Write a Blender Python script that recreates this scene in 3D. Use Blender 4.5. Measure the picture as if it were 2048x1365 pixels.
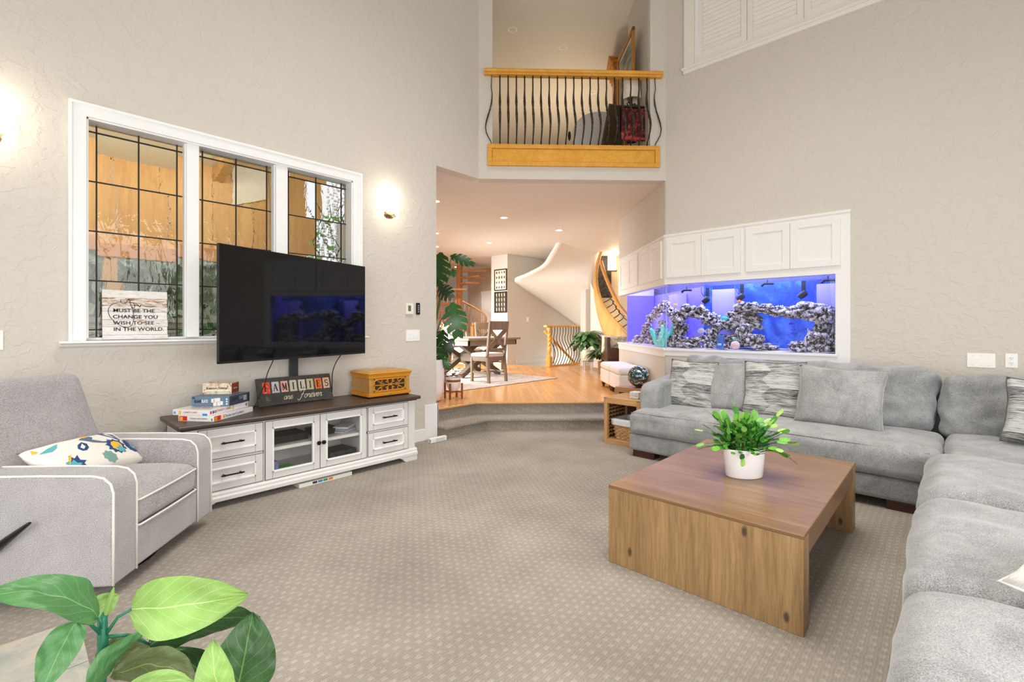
import bpy, bmesh, math, random, os
from mathutils import Vector, Matrix, noise
random.seed(7)
SC = bpy.context.scene
for o in list(bpy.data.objects):
    bpy.data.objects.remove(o)
PI = math.pi

# ------------------------------------------------------------------ camera
cam_d = bpy.data.cameras.new('camera')
cam = bpy.data.objects.new('camera', cam_d)
SC.collection.objects.link(cam)
cam_d.sensor_width = 36.0
cam_d.lens = 936.5 / 2048 * 36.0
cam_d.shift_y = -29.4 / 2048
cam_d.clip_start = 0.05
cam_d.clip_end = 200
cam.location = (0, 0, 1.30)
cam.rotation_euler = (PI / 2, 0, math.radians(43.1 - 90))
SC.camera = cam

# ------------------------------------------------------------------ world, lights, exposure
world = bpy.data.worlds.new('daylight')
SC.world = world
world.use_nodes = True
wb = world.node_tree.nodes['Background']
wb.inputs[0].default_value = (0.96, 0.98, 1.0, 1)
wb.inputs[1].default_value = 1.0

SC.view_settings.view_transform = 'Standard'
SC.view_settings.look = 'None'
SC.view_settings.exposure = 0.0
SC.view_settings.gamma = 1.0
SC.view_settings.use_curve_mapping = False
SC.cycles.max_bounces = 8
SC.cycles.diffuse_bounces = 5
SC.cycles.glossy_bounces = 4
SC.cycles.transmission_bounces = 6
SC.cycles.transparent_max_bounces = 16
SC.cycles.caustics_reflective = False
SC.cycles.caustics_refractive = False
SC.cycles.sample_clamp_indirect = 6.0

def lamp(name, kind, loc, energy, col=(1, 1, 1), size=1.0, size_y=None, target=None, spot=None):
    d = bpy.data.lights.new(name, kind)
    d.energy = energy
    d.color = col
    if kind == 'AREA':
        d.size = size
        if size_y:
            d.shape = 'RECTANGLE'
            d.size_y = size_y
    else:
        d.shadow_soft_size = size
    if spot:
        d.spot_size = spot
        d.spot_blend = 0.8
    o = bpy.data.objects.new(name, d)
    o.location = loc
    if target is not None:
        v = Vector(target) - Vector(loc)
        o.rotation_euler = v.to_track_quat('-Z', 'Y').to_euler()
    SC.collection.objects.link(o)
    return o

WARM = (1.0, 0.80, 0.58)
# added area lamps standing in for assumed windows behind the camera
lamp('rear_window_fill', 'AREA', (-2.2, 0.6, 1.7), 95, (1.0, 0.985, 0.96), 3.4, 2.4, (3.5, 2.6, 0.9))
lamp('rear_window_fill', 'AREA', (0.9, -2.3, 1.8), 125, (1.0, 0.985, 0.96), 3.6, 2.4, (3.2, 3.2, 0.8))
lamp('great_room_ceiling_light', 'AREA', (2.4, 1.4, 6.25), 120, (1.0, 0.97, 0.92), 3.2, 3.2, (2.4, 1.4, 0)).data.spread = math.radians(95)
# unseen area lamps added round the corner to brighten dining room and stair hall
lamp('dining_fill', 'AREA', (4.95, 8.5, 1.55), 260, (1.0, 0.99, 0.97), 2.6, 1.6, (8.0, 7.2, 0.2)).data.spread = math.radians(125)
lamp('stair_hall_fill', 'AREA', (11.9, 4.6, 2.6), 60, (1.0, 0.95, 0.88), 1.8, 1.6, (9.0, 7.0, 1.2))
lamp('porch_fill', 'AREA', (0.8, 4.75, 2.9), 24, (1.0, 0.95, 0.88), 2.6, 0.5, (1.0, 6.3, 2.6))  # added lamp that brightens the porch fascia from above the window
lamp('loft_warm_fill', 'POINT', (7.9, 5.8, 4.5), 70, (1.0, 0.80, 0.56), 0.15)  # added point light for the warm loft glow, hidden by the loft floor
lamp('loft_fill', 'POINT', (6.3, 8.4, 4.6), 55, (1.0, 0.95, 0.88), 0.2)  # added hidden point light that brightens the loft; no lamp stands here
lamp('stairwell_fill', 'POINT', (11.2, 7.8, 0.2), 30, (1.0, 0.93, 0.84), 0.15)  # added unseen point light that lifts the dark stairwell wall

# ------------------------------------------------------------------ helpers
COL = SC.collection
MATS = {}

def lin(c):
    f = lambda v: (v / 12.92) if v <= 0.04045 else ((v + 0.055) / 1.055) ** 2.4
    return tuple(f(v / 255.0) for v in c[:3]) + (1.0,)

class NT:
    def __init__(s, name):
        s.m = bpy.data.materials.new(name)
        s.m.use_nodes = True
        s.t = s.m.node_tree
        s.p = s.t.nodes['Principled BSDF']
        s.out = s.t.nodes['Material Output']
        s._c = None
    def n(s, kind, **kw):
        nd = s.t.nodes.new(kind)
        for k, v in kw.items():
            if isinstance(k, str) and k.startswith('i_'):
                nd.inputs[k[2:].replace('_', ' ')].default_value = v
            else:
                setattr(nd, k, v)
        return nd
    def l(s, a, b):
        s.t.links.new(a, b)
    def coord(s, scale=(1, 1, 1), which='Object', rot=(0, 0, 0)):
        if s._c is None:
            s._c = s.n('ShaderNodeTexCoord')
        mp = s.n('ShaderNodeMapping')
        mp.inputs['Scale'].default_value = scale
        mp.inputs['Rotation'].default_value = rot
        s.l(s._c.outputs[which], mp.inputs[0])
        return mp.outputs[0]
    def noise(s, vec, scale=5, detail=3, rough=0.5, dist=0.0):
        nd = s.n('ShaderNodeTexNoise')
        nd.inputs['Scale'].default_value = scale
        nd.inputs['Detail'].default_value = detail
        nd.inputs['Roughness'].default_value = rough
        nd.inputs['Distortion'].default_value = dist
        s.l(vec, nd.inputs['Vector'])
        return nd.outputs['Fac']
    def ramp(s, fac, stops, interp='LINEAR'):
        r = s.n('ShaderNodeValToRGB')
        r.color_ramp.interpolation = interp
        e = r.color_ramp.elements
        while len(e) < len(stops):
            e.new(0.5)
        for k, (p, c) in enumerate(stops):
            e[k].position = p
            e[k].color = lin(c) if max(c) > 1.0 else tuple(c[:3]) + (1.0,)
        s.l(fac, r.inputs[0])
        return r.outputs[0]
    def mix(s, fac, a, b, mode='MIX'):
        m = s.n('ShaderNodeMix', data_type='RGBA', blend_type=mode)
        for sock, v in ((m.inputs[0], fac), (m.inputs[6], a), (m.inputs[7], b)):
            if hasattr(v, 'links') or hasattr(v, 'node'):
                s.l(v, sock)
            else:
                sock.default_value = v
        return m.outputs[2]
    def math(s, op, a, b=0.0, c=0.0):
        m = s.n('ShaderNodeMath', operation=op)
        for k, v in enumerate((a, b, c)):
            if hasattr(v, 'node'):
                s.l(v, m.inputs[k])
            else:
                m.inputs[k].default_value = v
        return m.outputs[0]
    def bump(s, h, strength=0.3, dist=0.01):
        b = s.n('ShaderNodeBump')
        b.inputs['Strength'].default_value = strength
        b.inputs['Distance'].default_value = dist
        s.l(h, b.inputs['Height'])
        s.l(b.outputs[0], s.p.inputs['Normal'])
        return b
    def base(s, v):
        if hasattr(v, 'node'):
            s.l(v, s.p.inputs['Base Color'])
        else:
            s.p.inputs['Base Color'].default_value = v
    def set(s, **kw):
        for k, v in kw.items():
            s.p.inputs[k.replace('_', ' ')].default_value = v

def mat(name, col, rough=0.6, metal=0.0, var=0.06, vscale=20, bump=0.0, bscale=80, spec=0.4, bdist=0.004, coat=0.0):
    """a plain surface with a little mottling and fine relief"""
    if name in MATS:
        return MATS[name]
    t = NT(name)
    v = t.coord()
    f = t.noise(v, vscale, 3)
    c = lin(col)
    lo = tuple(x * (1 - var) for x in c[:3])
    hi = tuple(min(1, x * (1 + var)) for x in c[:3])
    t.base(t.ramp(f, [(0.3, lo), (0.7, hi)]))
    t.set(Roughness=rough, Metallic=metal, Specular_IOR_Level=spec)
    if coat:
        t.set(Coat_Weight=coat, Coat_Roughness=0.1)
    if bump:
        t.bump(t.noise(v, bscale, 4), bump, bdist)
    MATS[name] = t.m
    return t.m

def wood(name, c1, c2, axis=0, sc=9.0, rough=0.42, c3=None, knots=False, bump=0.08, spec=0.4, fib=0.22):
    if name in MATS:
        return MATS[name]
    t = NT(name)
    st = [1.0, 1.0, 1.0]
    st[axis] = 0.07
    v = t.coord(tuple(st))
    n1 = t.noise(v, sc, 5, 0.6, 0.9)
    n2 = t.noise(v, sc * 9, 3, 0.7, 0.2)
    st2 = [1.0, 1.0, 1.0]
    st2[axis] = 0.3
    n3 = t.noise(t.coord(tuple(st2)), 2.2, 2)
    c = t.ramp(n1, [(0.28, c1), (0.5, tuple((a + b) / 2 for a, b in zip(c1, c2))), (0.72, c2)])
    dk = tuple(x * 0.62 for x in (c3 or c1))
    f2 = t.ramp(n2, [(0.42, (0.0, 0.0, 0.0)), (0.62, (1.0, 1.0, 1.0))])
    c = t.mix(t.math('MULTIPLY', f2, fib), c, lin(dk))
    c = t.mix(t.math('MULTIPLY', n3, 0.35), c, lin(c1))
    if knots:
        vo = t.n('ShaderNodeTexVoronoi')
        stk = [3.3, 3.3, 3.3]
        stk[axis] = 1.6
        vo.voronoi_dimensions = '2D'
        t.l(t.coord(tuple(stk), rot=(0, PI / 2, 0)), vo.inputs['Vector'])
        vo.inputs['Scale'].default_value = 1.0
        k = t.ramp(vo.outputs['Distance'], [(0.022, (1.0, 1.0, 1.0)), (0.05, (0.0, 0.0, 0.0))])
        c = t.mix(t.math('MULTIPLY', k, 0.8), c, lin(tuple(x * 0.35 for x in c1)))
    t.base(c)
    t.set(Roughness=rough, Specular_IOR_Level=spec)
    t.bump(n2, bump, 0.002)
    MATS[name] = t.m
    return t.m

def emit(name, col, strength):
    if name in MATS:
        return MATS[name]
    t = NT(name)
    v = t.coord()
    t.base(t.ramp(t.noise(v, 4, 1), [(0.3, col), (0.7, col)]))
    t.set(Emission_Color=lin(col), Emission_Strength=strength, Roughness=0.5)
    MATS[name] = t.m
    return t.m

# ---- object bookkeeping
RM = {}
def thing(name, label, cat, loc=(0, 0, 0), rz=0.0, group=None):
    o = bpy.data.objects.new(name, None)
    o.empty_display_size = 0.05
    COL.objects.link(o)
    o.location = loc
    o.rotation_euler = (0, 0, rz)
    o['label'] = label
    o['category'] = cat
    if group:
        o['group'] = group
    RM[o.name] = Matrix.Translation(loc) @ Matrix.Rotation(rz, 4, 'Z')
    return o

def tag(o, label, cat, group=None, kind=None):
    o['label'] = label
    o['category'] = cat
    if group:
        o['group'] = group
    if kind:
        o['kind'] = kind
    return o

def dup(root, loc, rz, label, group=None):
    r = root.copy()
    COL.objects.link(r)
    r.location = loc
    r.rotation_euler = (0, 0, rz)
    r['label'] = label
    if group:
        r['group'] = group
    for ch in list(root.children):
        c = ch.copy()
        COL.objects.link(c)
        c.parent = r
        for g in ch.children:
            d = g.copy()
            COL.objects.link(d)
            d.parent = c
    return r

class B:
    """collects geometry into one mesh"""
    def __init__(s):
        s.b = bmesh.new()
        s.uv = None
    def _put(s, verts, M):
        if M is not None:
            for v in verts:
                v.co = M @ v.co
        return verts
    def box(s, lo, hi, M=None):
        x0, y0, z0 = lo
        x1, y1, z1 = hi
        c = [(x0, y0, z0), (x1, y0, z0), (x1, y1, z0), (x0, y1, z0), (x0, y0, z1), (x1, y0, z1), (x1, y1, z1), (x0, y1, z1)]
        vs = [s.b.verts.new(p) for p in c]
        for f in ((3, 2, 1, 0), (4, 5, 6, 7), (0, 1, 5, 4), (1, 2, 6, 5), (2, 3, 7, 6), (3, 0, 4, 7)):
            s.b.faces.new([vs[k] for k in f])
        s._put(vs, M)
        return s
    def beam(s, p, q, w, h, up=(0, 0, 1)):
        """a rectangular bar from p to q: w across, h along up"""
        p, q = Vector(p), Vector(q)
        d = (q - p)
        L = d.length
        d.normalize()
        u = Vector(up)
        sd = d.cross(u)
        if sd.length < 1e-5:
            sd = d.cross(Vector((1, 0, 0)))
        sd.normalize()
        u = sd.cross(d)
        M = Matrix((( sd.x, d.x, u.x, p.x), (sd.y, d.y, u.y, p.y), (sd.z, d.z, u.z, p.z), (0, 0, 0, 1)))
        return s.box((-w / 2, 0, -h / 2), (w / 2, L, h / 2), M)
    def prism(s, poly, z0, z1, M=None):
        """polygon in XY extruded along Z"""
        a = [s.b.verts.new((x, y, z0)) for x, y in poly]
        c = [s.b.verts.new((x, y, z1)) for x, y in poly]
        n = len(poly)
        s.b.faces.new(a[::-1])
        s.b.faces.new(c)
        for k in range(n):
            s.b.faces.new((a[k], a[(k + 1) % n], c[(k + 1) % n], c[k]))
        s._put(a + c, M)
        return s
    def lathe(s, prof, seg=24, c=(0, 0, 0), sx=1.0, sy=1.0, M=None, a0=0.0, a1=2 * PI, cap=True):
        """profile [(r, z)] turned about Z"""
        full = abs(a1 - a0 - 2 * PI) < 1e-6
        n = seg if full else seg + 1
        rings = []
        allv = []
        for r, z in prof:
            ring = []
            for k in range(n):
                a = a0 + (a1 - a0) * k / seg
                ring.append(s.b.verts.new((c[0] + r * math.cos(a) * sx, c[1] + r * math.sin(a) * sy, c[2] + z)))
            rings.append(ring)
            allv += ring
        for i in range(len(rings) - 1):
            for k in range(n if full else n - 1):
                k2 = (k + 1) % n
                s.b.faces.new((rings[i][k], rings[i][k2], rings[i + 1][k2], rings[i + 1][k]))
        if cap and full:
            if prof[0][0] > 1e-5:
                s.b.faces.new(rings[0][::-1])
            if prof[-1][0] > 1e-5:
                s.b.faces.new(rings[-1])
        s._put(allv, M)
        return s
    def tube(s, pts, r, seg=8, closed=False, M=None, flat=1.0):
        """round bar along points; r may be a list"""
        P = [Vector(p) for p in pts]
        n = len(P)
        rad = r if isinstance(r, (list, tuple)) else [r] * n
        rings = []
        allv = []
        up = None
        for i in range(n):
            d = (P[(i + 1) % n] - P[i - 1]) if (closed or 0 < i < n - 1) else (P[1] - P[0] if i == 0 else P[-1] - P[-2])
            if d.length < 1e-9:
                d = Vector((0, 0, 1))
            d.normalize()
            if up is None:
                up = Vector((0, 0, 1)) if abs(d.z) < 0.9 else Vector((1, 0, 0))
            sd = d.cross(up)
            if sd.length < 1e-6:
                sd = d.orthogonal()
            sd.normalize()
            up = sd.cross(d).normalized()
            ring = []
            for k in range(seg):
                a = 2 * PI * k / seg
                ring.append(s.b.verts.new(P[i] + sd * (rad[i] * math.cos(a)) + up * (rad[i] * flat * math.sin(a))))
            rings.append(ring)
            allv += ring
        m = n if closed else n - 1
        for i in range(m):
            A, C = rings[i], rings[(i + 1) % n]
            for k in range(seg):
                k2 = (k + 1) % seg
                s.b.faces.new((A[k], A[k2], C[k2], C[k]))
        if not closed:
            s.b.faces.new(rings[0][::-1])
            s.b.faces.new(rings[-1])
        s._put(allv, M)
        return s
    def grid(s, fn, nu, nv, M=None, uv=False):
        """surface fn(u, v) with u, v in 0..1"""
        vs = [[s.b.verts.new(fn(i / nu, j / nv)) for j in range(nv + 1)] for i in range(nu + 1)]
        if uv and s.uv is None:
            s.uv = s.b.loops.layers.uv.new('UVMap')
        for i in range(nu):
            for j in range(nv):
                f = s.b.faces.new((vs[i][j], vs[i + 1][j], vs[i + 1][j + 1], vs[i][j + 1]))
                if uv:
                    for lp, (a, c) in zip(f.loops, ((i, j), (i + 1, j), (i + 1, j + 1), (i, j + 1))):
                        lp[s.uv].uv = (a / nu, c / nv)
        s._put([v for r in vs for v in r], M)
        return s
    def rbox(s, lo, hi, r, crown=0.0, wob=0.0, seed=0.0, n=3, m=8, M=None, crown_ax=2, wsc=4.0):
        """soft rounded block: crown bulges the +axis face, wob is uneven stuffing"""
        lo, hi = Vector(lo), Vector(hi)
        c = (lo + hi) / 2
        h = (hi - lo) / 2
        r = min(r, h.x * 0.98, h.y * 0.98, h.z * 0.98)
        def stops(hh):
            e = [-(hh) + r * (k / n) for k in range(n)]
            inner = [-(hh - r) + 2 * (hh - r) * k / m for k in range(m + 1)]
            return e + inner + [-x for x in e[::-1]]
        S = [stops(h.x), stops(h.y), stops(h.z)]
        verts = {}
        def vert(p):
            key = (round(p[0], 5), round(p[1], 5), round(p[2], 5))
            if key in verts:
                return verts[key]
            P = Vector(p)
            inn = Vector((max(-(h.x - r), min(h.x - r, P.x)), max(-(h.y - r), min(h.y - r, P.y)), max(-(h.z - r), min(h.z - r, P.z))))
            d = P - inn
            if d.length > 1e-9:
                d.normalize()
            Q = inn + d * r
            o = [k for k in range(3) if k != crown_ax]
            if crown:
                a, b2 = Q[o[0]] / h[o[0]], Q[o[1]] / h[o[1]]
                w = max(0, 1 - a ** 4) * max(0, 1 - b2 ** 4)
                Q[crown_ax] += crown * w * (0.5 + 0.5 * Q[crown_ax] / h[crown_ax])
            if wob:
                w = noise.noise((Q + c) * wsc + Vector((seed, seed * 1.7, 0))) + 0.5 * noise.noise((Q + c) * wsc * 2.3 + Vector((seed, 3, 9)))
                Q += d * (w * wob)
            v = s.b.verts.new(Q + c)
            verts[key] = v
            return v
        for ax in range(3):
            u, w = [k for k in range(3) if k != ax]
            for sg in (-1, 1):
                for i in range(len(S[u]) - 1):
                    for j in range(len(S[w]) - 1):
                        q = []
                        for a, b2 in ((i, j), (i + 1, j), (i + 1, j + 1), (i, j + 1)):
                            p = [0, 0, 0]
                            p[ax] = sg * h[ax]
                            p[u] = S[u][a]
                            p[w] = S[w][b2]
                            q.append(vert(p))
                        if len(set(q)) == 4:
                            if (sg > 0) == (ax != 1):
                                f = q
                            else:
                                f = q[::-1]
                            try:
                                s.b.faces.new(f)
                            except ValueError:
                                pass
        s._put(list(verts.values()), M)
        return s
    def ball(s, c, r, sub=2, sc=(1, 1, 1)):
        M = Matrix.Translation(c) @ Matrix.Diagonal((sc[0], sc[1], sc[2], 1))
        bmesh.ops.create_icosphere(s.b, subdivisions=sub, radius=r, matrix=M)
        return s
    def build(s, name, m, parent=None, smooth=None, bevel=0.0, world=False, kind=None, bseg=2):
        me = bpy.data.meshes.new(name)
        if world and parent is not None and parent.name in RM:
            s.b.transform(RM[parent.name].inverted())
        bmesh.ops.recalc_face_normals(s.b, faces=s.b.faces[:])
        s.b.to_mesh(me)
        s.b.free()
        me.materials.append(m)
        o = bpy.data.objects.new(name, me)
        COL.objects.link(o)
        if parent is not None:
            o.parent = parent
            if parent.name in RM:
                RM[o.name] = RM[parent.name]
        if smooth:
            for p in me.polygons:
                p.use_smooth = True
            if smooth != True:
                try:
                    me.set_sharp_from_angle(angle=math.radians(smooth))
                except Exception:
                    pass
        if bevel:
            md = o.modifiers.new('edge', 'BEVEL')
            md.width = bevel
            md.segments = bseg
            md.limit_method = 'ANGLE'
            md.angle_limit = math.radians(40)
        if kind:
            o['kind'] = kind
        return o

def struct(o):
    o['kind'] = 'structure'
    return o

def place(mesh_obj, M, parent, name=None):
    """a piece that shares mesh data with an earlier one"""
    c = mesh_obj.copy()
    if name:
        c.name = name
    COL.objects.link(c)
    c.parent = parent
    c.matrix_basis = M
    return c

FONTS = {}
def font(fname):
    if fname not in FONTS:
        f = None
        try:
            f = bpy.data.fonts.load(os.path.join(bpy.utils.system_resource('DATAFILES'), 'fonts', fname))
        except Exception:
            f = None
        FONTS[fname] = f
    return FONTS[fname]

def text(name, s, m, parent, M, size, align='CENTER', depth=0.0006, shear=0.0, sx=1.0, fat=0.0, space=1.0, world=True):
    cu = bpy.data.curves.new(name, 'FONT')
    cu.body = s
    cu.size = size
    cu.align_x = align
    cu.align_y = 'CENTER'
    cu.extrude = depth
    cu.shear = shear
    cu.offset = fat
    cu.space_character = space
    cu.resolution_u = 3
    tmp = bpy.data.objects.new(name + '_tmp', cu)
    COL.objects.link(tmp)
    dg = bpy.context.evaluated_depsgraph_get()
    me = bpy.data.meshes.new_from_object(tmp.evaluated_get(dg))
    bpy.data.objects.remove(tmp)
    bpy.data.curves.remove(cu)
    MM = M @ Matrix.Diagonal((sx, 1, 1, 1))
    if world and parent is not None and parent.name in RM:
        MM = RM[parent.name].inverted() @ MM
    me.transform(MM)
    me.materials.clear()
    me.materials.append(m)
    o = bpy.data.objects.new(name, me)
    COL.objects.link(o)
    if parent is not None:
        o.parent = parent
        if parent.name in RM:
            RM[o.name] = RM[parent.name]
    o['kind'] = 'stuff'
    return o

def frame_M(origin, xdir, ydir):
    """matrix whose local X runs along xdir and local Y along ydir"""
    x = Vector(xdir).normalized()
    z = x.cross(Vector(ydir)).normalized()
    y = z.cross(x)
    return Matrix(((x.x, y.x, z.x, origin[0]), (x.y, y.y, z.y, origin[1]), (x.z, y.z, z.z, origin[2]), (0, 0, 0, 1)))

def wallgrid(us, vs, holes, thick, M):
    """wall in local XZ (X = us, Z = vs), thick along local +Y; holes = set of missing (i, j) cells"""
    b = B()
    nu, nv = len(us) - 1, len(vs) - 1
    cache = {}
    def V(i, j, k):
        if (i, j, k) not in cache:
            cache[(i, j, k)] = b.b.verts.new(M @ Vector((us[i], thick * k, vs[j])))
        return cache[(i, j, k)]
    solid = lambda i, j: 0 <= i < nu and 0 <= j < nv and (i, j) not in holes
    for i in range(nu):
        for j in range(nv):
            if not solid(i, j):
                continue
            b.b.faces.new((V(i, j, 0), V(i + 1, j, 0), V(i + 1, j + 1, 0), V(i, j + 1, 0)))
            b.b.faces.new((V(i, j, 1), V(i, j + 1, 1), V(i + 1, j + 1, 1), V(i + 1, j, 1)))
            if not solid(i - 1, j):
                b.b.faces.new((V(i, j, 0), V(i, j + 1, 0), V(i, j + 1, 1), V(i, j, 1)))
            if not solid(i + 1, j):
                b.b.faces.new((V(i + 1, j, 0), V(i + 1, j, 1), V(i + 1, j + 1, 1), V(i + 1, j + 1, 0)))
            if not solid(i, j - 1):
                b.b.faces.new((V(i, j, 0), V(i, j, 1), V(i + 1, j, 1), V(i + 1, j, 0)))
            if not solid(i, j + 1):
                b.b.faces.new((V(i, j + 1, 0), V(i + 1, j + 1, 0), V(i + 1, j + 1, 1), V(i, j + 1, 1)))
    return b

R2 = math.sqrt(0.5)
def dg_pt(s, off=0.0, z=0.0):
    """point on the aquarium's diagonal face: s metres from the corner, off metres out into the hall"""
    return (5.75 + s * R2 - off * R2, 2.68 + s * R2 + off * R2, z)
# ------------------------------------------------------------------ shared materials
def wall_mat(name, col, strength=0.5):
    t = NT(name)
    v = t.coord()
    a = t.noise(v, 14, 5, 0.55, 0.8)
    b = t.noise(v, 60, 3, 0.6)
    h = t.math('ADD', t.ramp(a, [(0.48, (0.0, 0.0, 0.0)), (0.60, (1.0, 1.0, 1.0))]), t.math('MULTIPLY', b, 0.35))
    c = lin(col)
    t.base(t.ramp(t.noise(v, 1.3, 2), [(0.3, tuple(x * 0.985 for x in c[:3])), (0.7, c[:3])]))
    t.set(Roughness=0.62, Specular_IOR_Level=0.3)
    t.bump(h, strength, 0.004)
    return t.m
WALL = wall_mat('painted_plaster', (206, 199, 189))
CEIL = wall_mat('ceiling_plaster', (219, 213, 203), 0.3)
WHITE = mat('white_paint', (238, 238, 236), 0.35, var=0.01, spec=0.4)
CABW = mat('cabinet_white', (232, 230, 226), 0.4, var=0.01)
BLACKM = mat('black_metal', (24, 23, 22), 0.45, 0.6, var=0.05)
IRON = NT('wrought_iron')
IRON.base(IRON.ramp(IRON.noise(IRON.coord(), 60, 3), [(0.35, (46, 40, 34)), (0.7, (92, 82, 70))]))
IRON.set(Roughness=0.5, Metallic=0.7)
IRON = IRON.m
OAK = wood('honey_maple_trim', (214, 150, 52), (236, 178, 78), 0, 7, 0.35)
OAKV = wood('honey_maple_upright', (214, 150, 62), (232, 176, 92), 2, 7, 0.35)
BLK = mat('matte_black', (16, 16, 17), 0.6, var=0.1)

def carpet_mat(name, pitch=(0.052, 0.037), col=((104, 96, 86), (162, 153, 140), (214, 207, 196))):
    t = NT(name)
    co = t.n('ShaderNodeTexCoord')
    sp = t.n('ShaderNodeSeparateXYZ')
    wn = t.n('ShaderNodeTexNoise')
    wn.inputs['Scale'].default_value = 30
    t.l(co.outputs['Object'], wn.inputs['Vector'])
    vm = t.n('ShaderNodeVectorMath', operation='MULTIPLY_ADD')
    t.l(wn.outputs['Color'], vm.inputs[0])
    vm.inputs[1].default_value = (0.012, 0.012, 0.012)
    t.l(co.outputs['Object'], vm.inputs[2])
    t.l(vm.outputs[0], sp.inputs[0])
    hsum = t.math('ADD', sp.outputs[1], sp.outputs[2])
    v = t.math('DIVIDE', hsum, pitch[1])
    row = t.math('FLOOR', v)
    wob = t.noise(t.coord(), 120, 2, 0.7)
    fv = t.math('FRACT', v)
    odd = t.math('MULTIPLY', t.math('FRACT', t.math('MULTIPLY', row, 0.5)), 0.7)
    fu = t.math('FRACT', t.math('ADD', t.math('DIVIDE', sp.outputs[0], pitch[0]), odd))
    du = t.math('ABSOLUTE', t.math('SUBTRACT', fu, 0.5))
    dv = t.math('ABSOLUTE', t.math('SUBTRACT', fv, 0.5))
    tuft = t.math('MULTIPLY', t.math('SMOOTHSTEP', 0.0, 0.0, 0.0) if False else t.math('MULTIPLY', t.math('LESS_THAN', t.math('ADD', du, t.math('MULTIPLY', wob, 0.25)), 0.34), 1.0), t.math('LESS_THAN', t.math('ADD', dv, t.math('MULTIPLY', wob, 0.25)), 0.36))
    rib = t.math('SINE', t.math('MULTIPLY', hsum, 2 * PI / (pitch[1] / 3)))
    base = t.coord()
    fine = t.noise(base, 420, 2, 0.7)
    blot = t.noise(base, 1.7, 3, 0.6)
    mid = t.noise(base, 60, 3, 0.7)
    f = t.math('MULTIPLY_ADD', tuft, 0.078, t.math('MULTIPLY_ADD', fine, 0.62, t.math('MULTIPLY_ADD', blot, 0.30, t.math('MULTIPLY', mid, 0.15))))
    f = t.math('MULTIPLY_ADD', rib, 0.025, f)
    t.base(t.ramp(f, [(0.30, col[0]), (0.56, col[1]), (0.84, col[2])]))
    t.set(Roughness=0.95, Specular_IOR_Level=0.1, Sheen_Weight=0.15)
    h = t.math('ADD', t.math('MULTIPLY', tuft, 0.8), t.math('MULTIPLY', fine, 0.9))
    h = t.math('MULTIPLY_ADD', rib, 0.15, h)
    t.bump(h, 0.9, 0.005)
    return t.m
CARPET = carpet_mat('patterned_carpet')

# ------------------------------------------------------------------ great room shell
I4 = Matrix.Identity(4)
ML = Matrix(((1, 0, 0, 0), (0, 1, 0, 4.37), (0, 0, 1, 0), (0, 0, 0, 1)))        # left wall: X along +x, thickness to +y
MRW = Matrix(((0, 1, 0, 5.75), (1, 0, 0, 0), (0, 0, 1, 0), (0, 0, 0, 1)))       # right wall: X along +y, thickness to +x
b = B()
b.prism([(-2.6, -2.6), (5.87, -2.6), (5.87, 2.9), (4.2, 4.6), (-2.6, 4.6)], -0.12, 0.0)
struct(b.build('floor', CARPET))
b = wallgrid([-2.6, 0.349, 2.332, 3.38, 4.06], [0, 1.20, 2.755, 3.175, 6.3], {(1, 1), (3, 0), (3, 1), (3, 2)}, 0.16, ML)
struct(b.build('wall_left', WALL))
b = wallgrid([-2.6, 0.55, 0.852, 2.30, 2.67], [0, 1.018, 1.84, 4.56, 6.05, 6.3], {(2, 1), (3, 1), (1, 3), (2, 3)}, 0.12, MRW)
struct(b.build('wall_right', WALL))
b = B()
b.box((-2.6, -2.6, 6.3), (5.9, 4.55, 6.42))
struct(b.build('ceiling', CEIL))
b = B(); b.box((-2.76, -2.76, 3.15), (-2.6, 4.55, 6.42)); struct(b.build('wall_back_left', WALL))
b = B(); b.box((-2.6, -2.76, 3.15), (5.9, -2.6, 6.42)); struct(b.build('wall_back_right', WALL))
# the 45 degree wall with the loft opening
MB_ = frame_M((4.05, 4.37, 0), (1, -1, 0), (1, 1, 0))
MBW = Matrix(((R2, R2, 0, 4.05), (-R2, R2, 0, 4.37), (0, 0, 1, 0), (0, 0, 0, 1)))
b = wallgrid([0, 0.175, 2.198, 2.404], [3.175, 3.47, 6.0, 6.3], {(1, 1)}, 0.17, MBW)
struct(b.build('wall_balcony', WALL))
# the wall above and below the aquarium on the hall side (45 degrees)
MDW = Matrix(((R2, R2, 0, 5.75), (R2, -R2, 0, 2.68), (0, 0, 1, 0), (0, 0, 0, 1)))
b = wallgrid([0, 2.27], [2.47, 3.175], set(), 1.06, MDW)
struct(b.build('wall_aquarium', WALL))
b = wallgrid([0, 2.27], [0, 0.985], set(), 0.75, MDW)
struct(b.build('wall_aquarium_lower', WALL))
# enclosure behind the tank (its own cupboard on the far side)
# baseboards
def base_run(name, p, q, h=0.135, z=0.0, t=0.016, side=1):
    b = B()
    d = Vector((q[0] - p[0], q[1] - p[1], 0)).normalized()
    nrm = Vector((-d.y, d.x, 0)) * side
    c = nrm * (t / 2)
    b.beam((p[0] + c.x, p[1] + c.y, z + h / 2), (q[0] + c.x, q[1] + c.y, z + h / 2), t, h)
    return struct(b.build(name, WHITE, bevel=0.004))
base_run('baseboard_left', (-2.6, 4.37), (3.23, 4.37), side=-1)
b = B()
b.box((3.205, 4.352, 0), (3.395, 4.37, 0.40))
b.box((3.38, 4.352, 0), (3.398, 4.56, 0.40))
struct(b.build('trim_1', WHITE, bevel=0.003))
p, q = dg_pt(0.02), dg_pt(2.25)
base_run('baseboard_diagonal', p, q, 0.10, 0.305, side=1)

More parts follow.
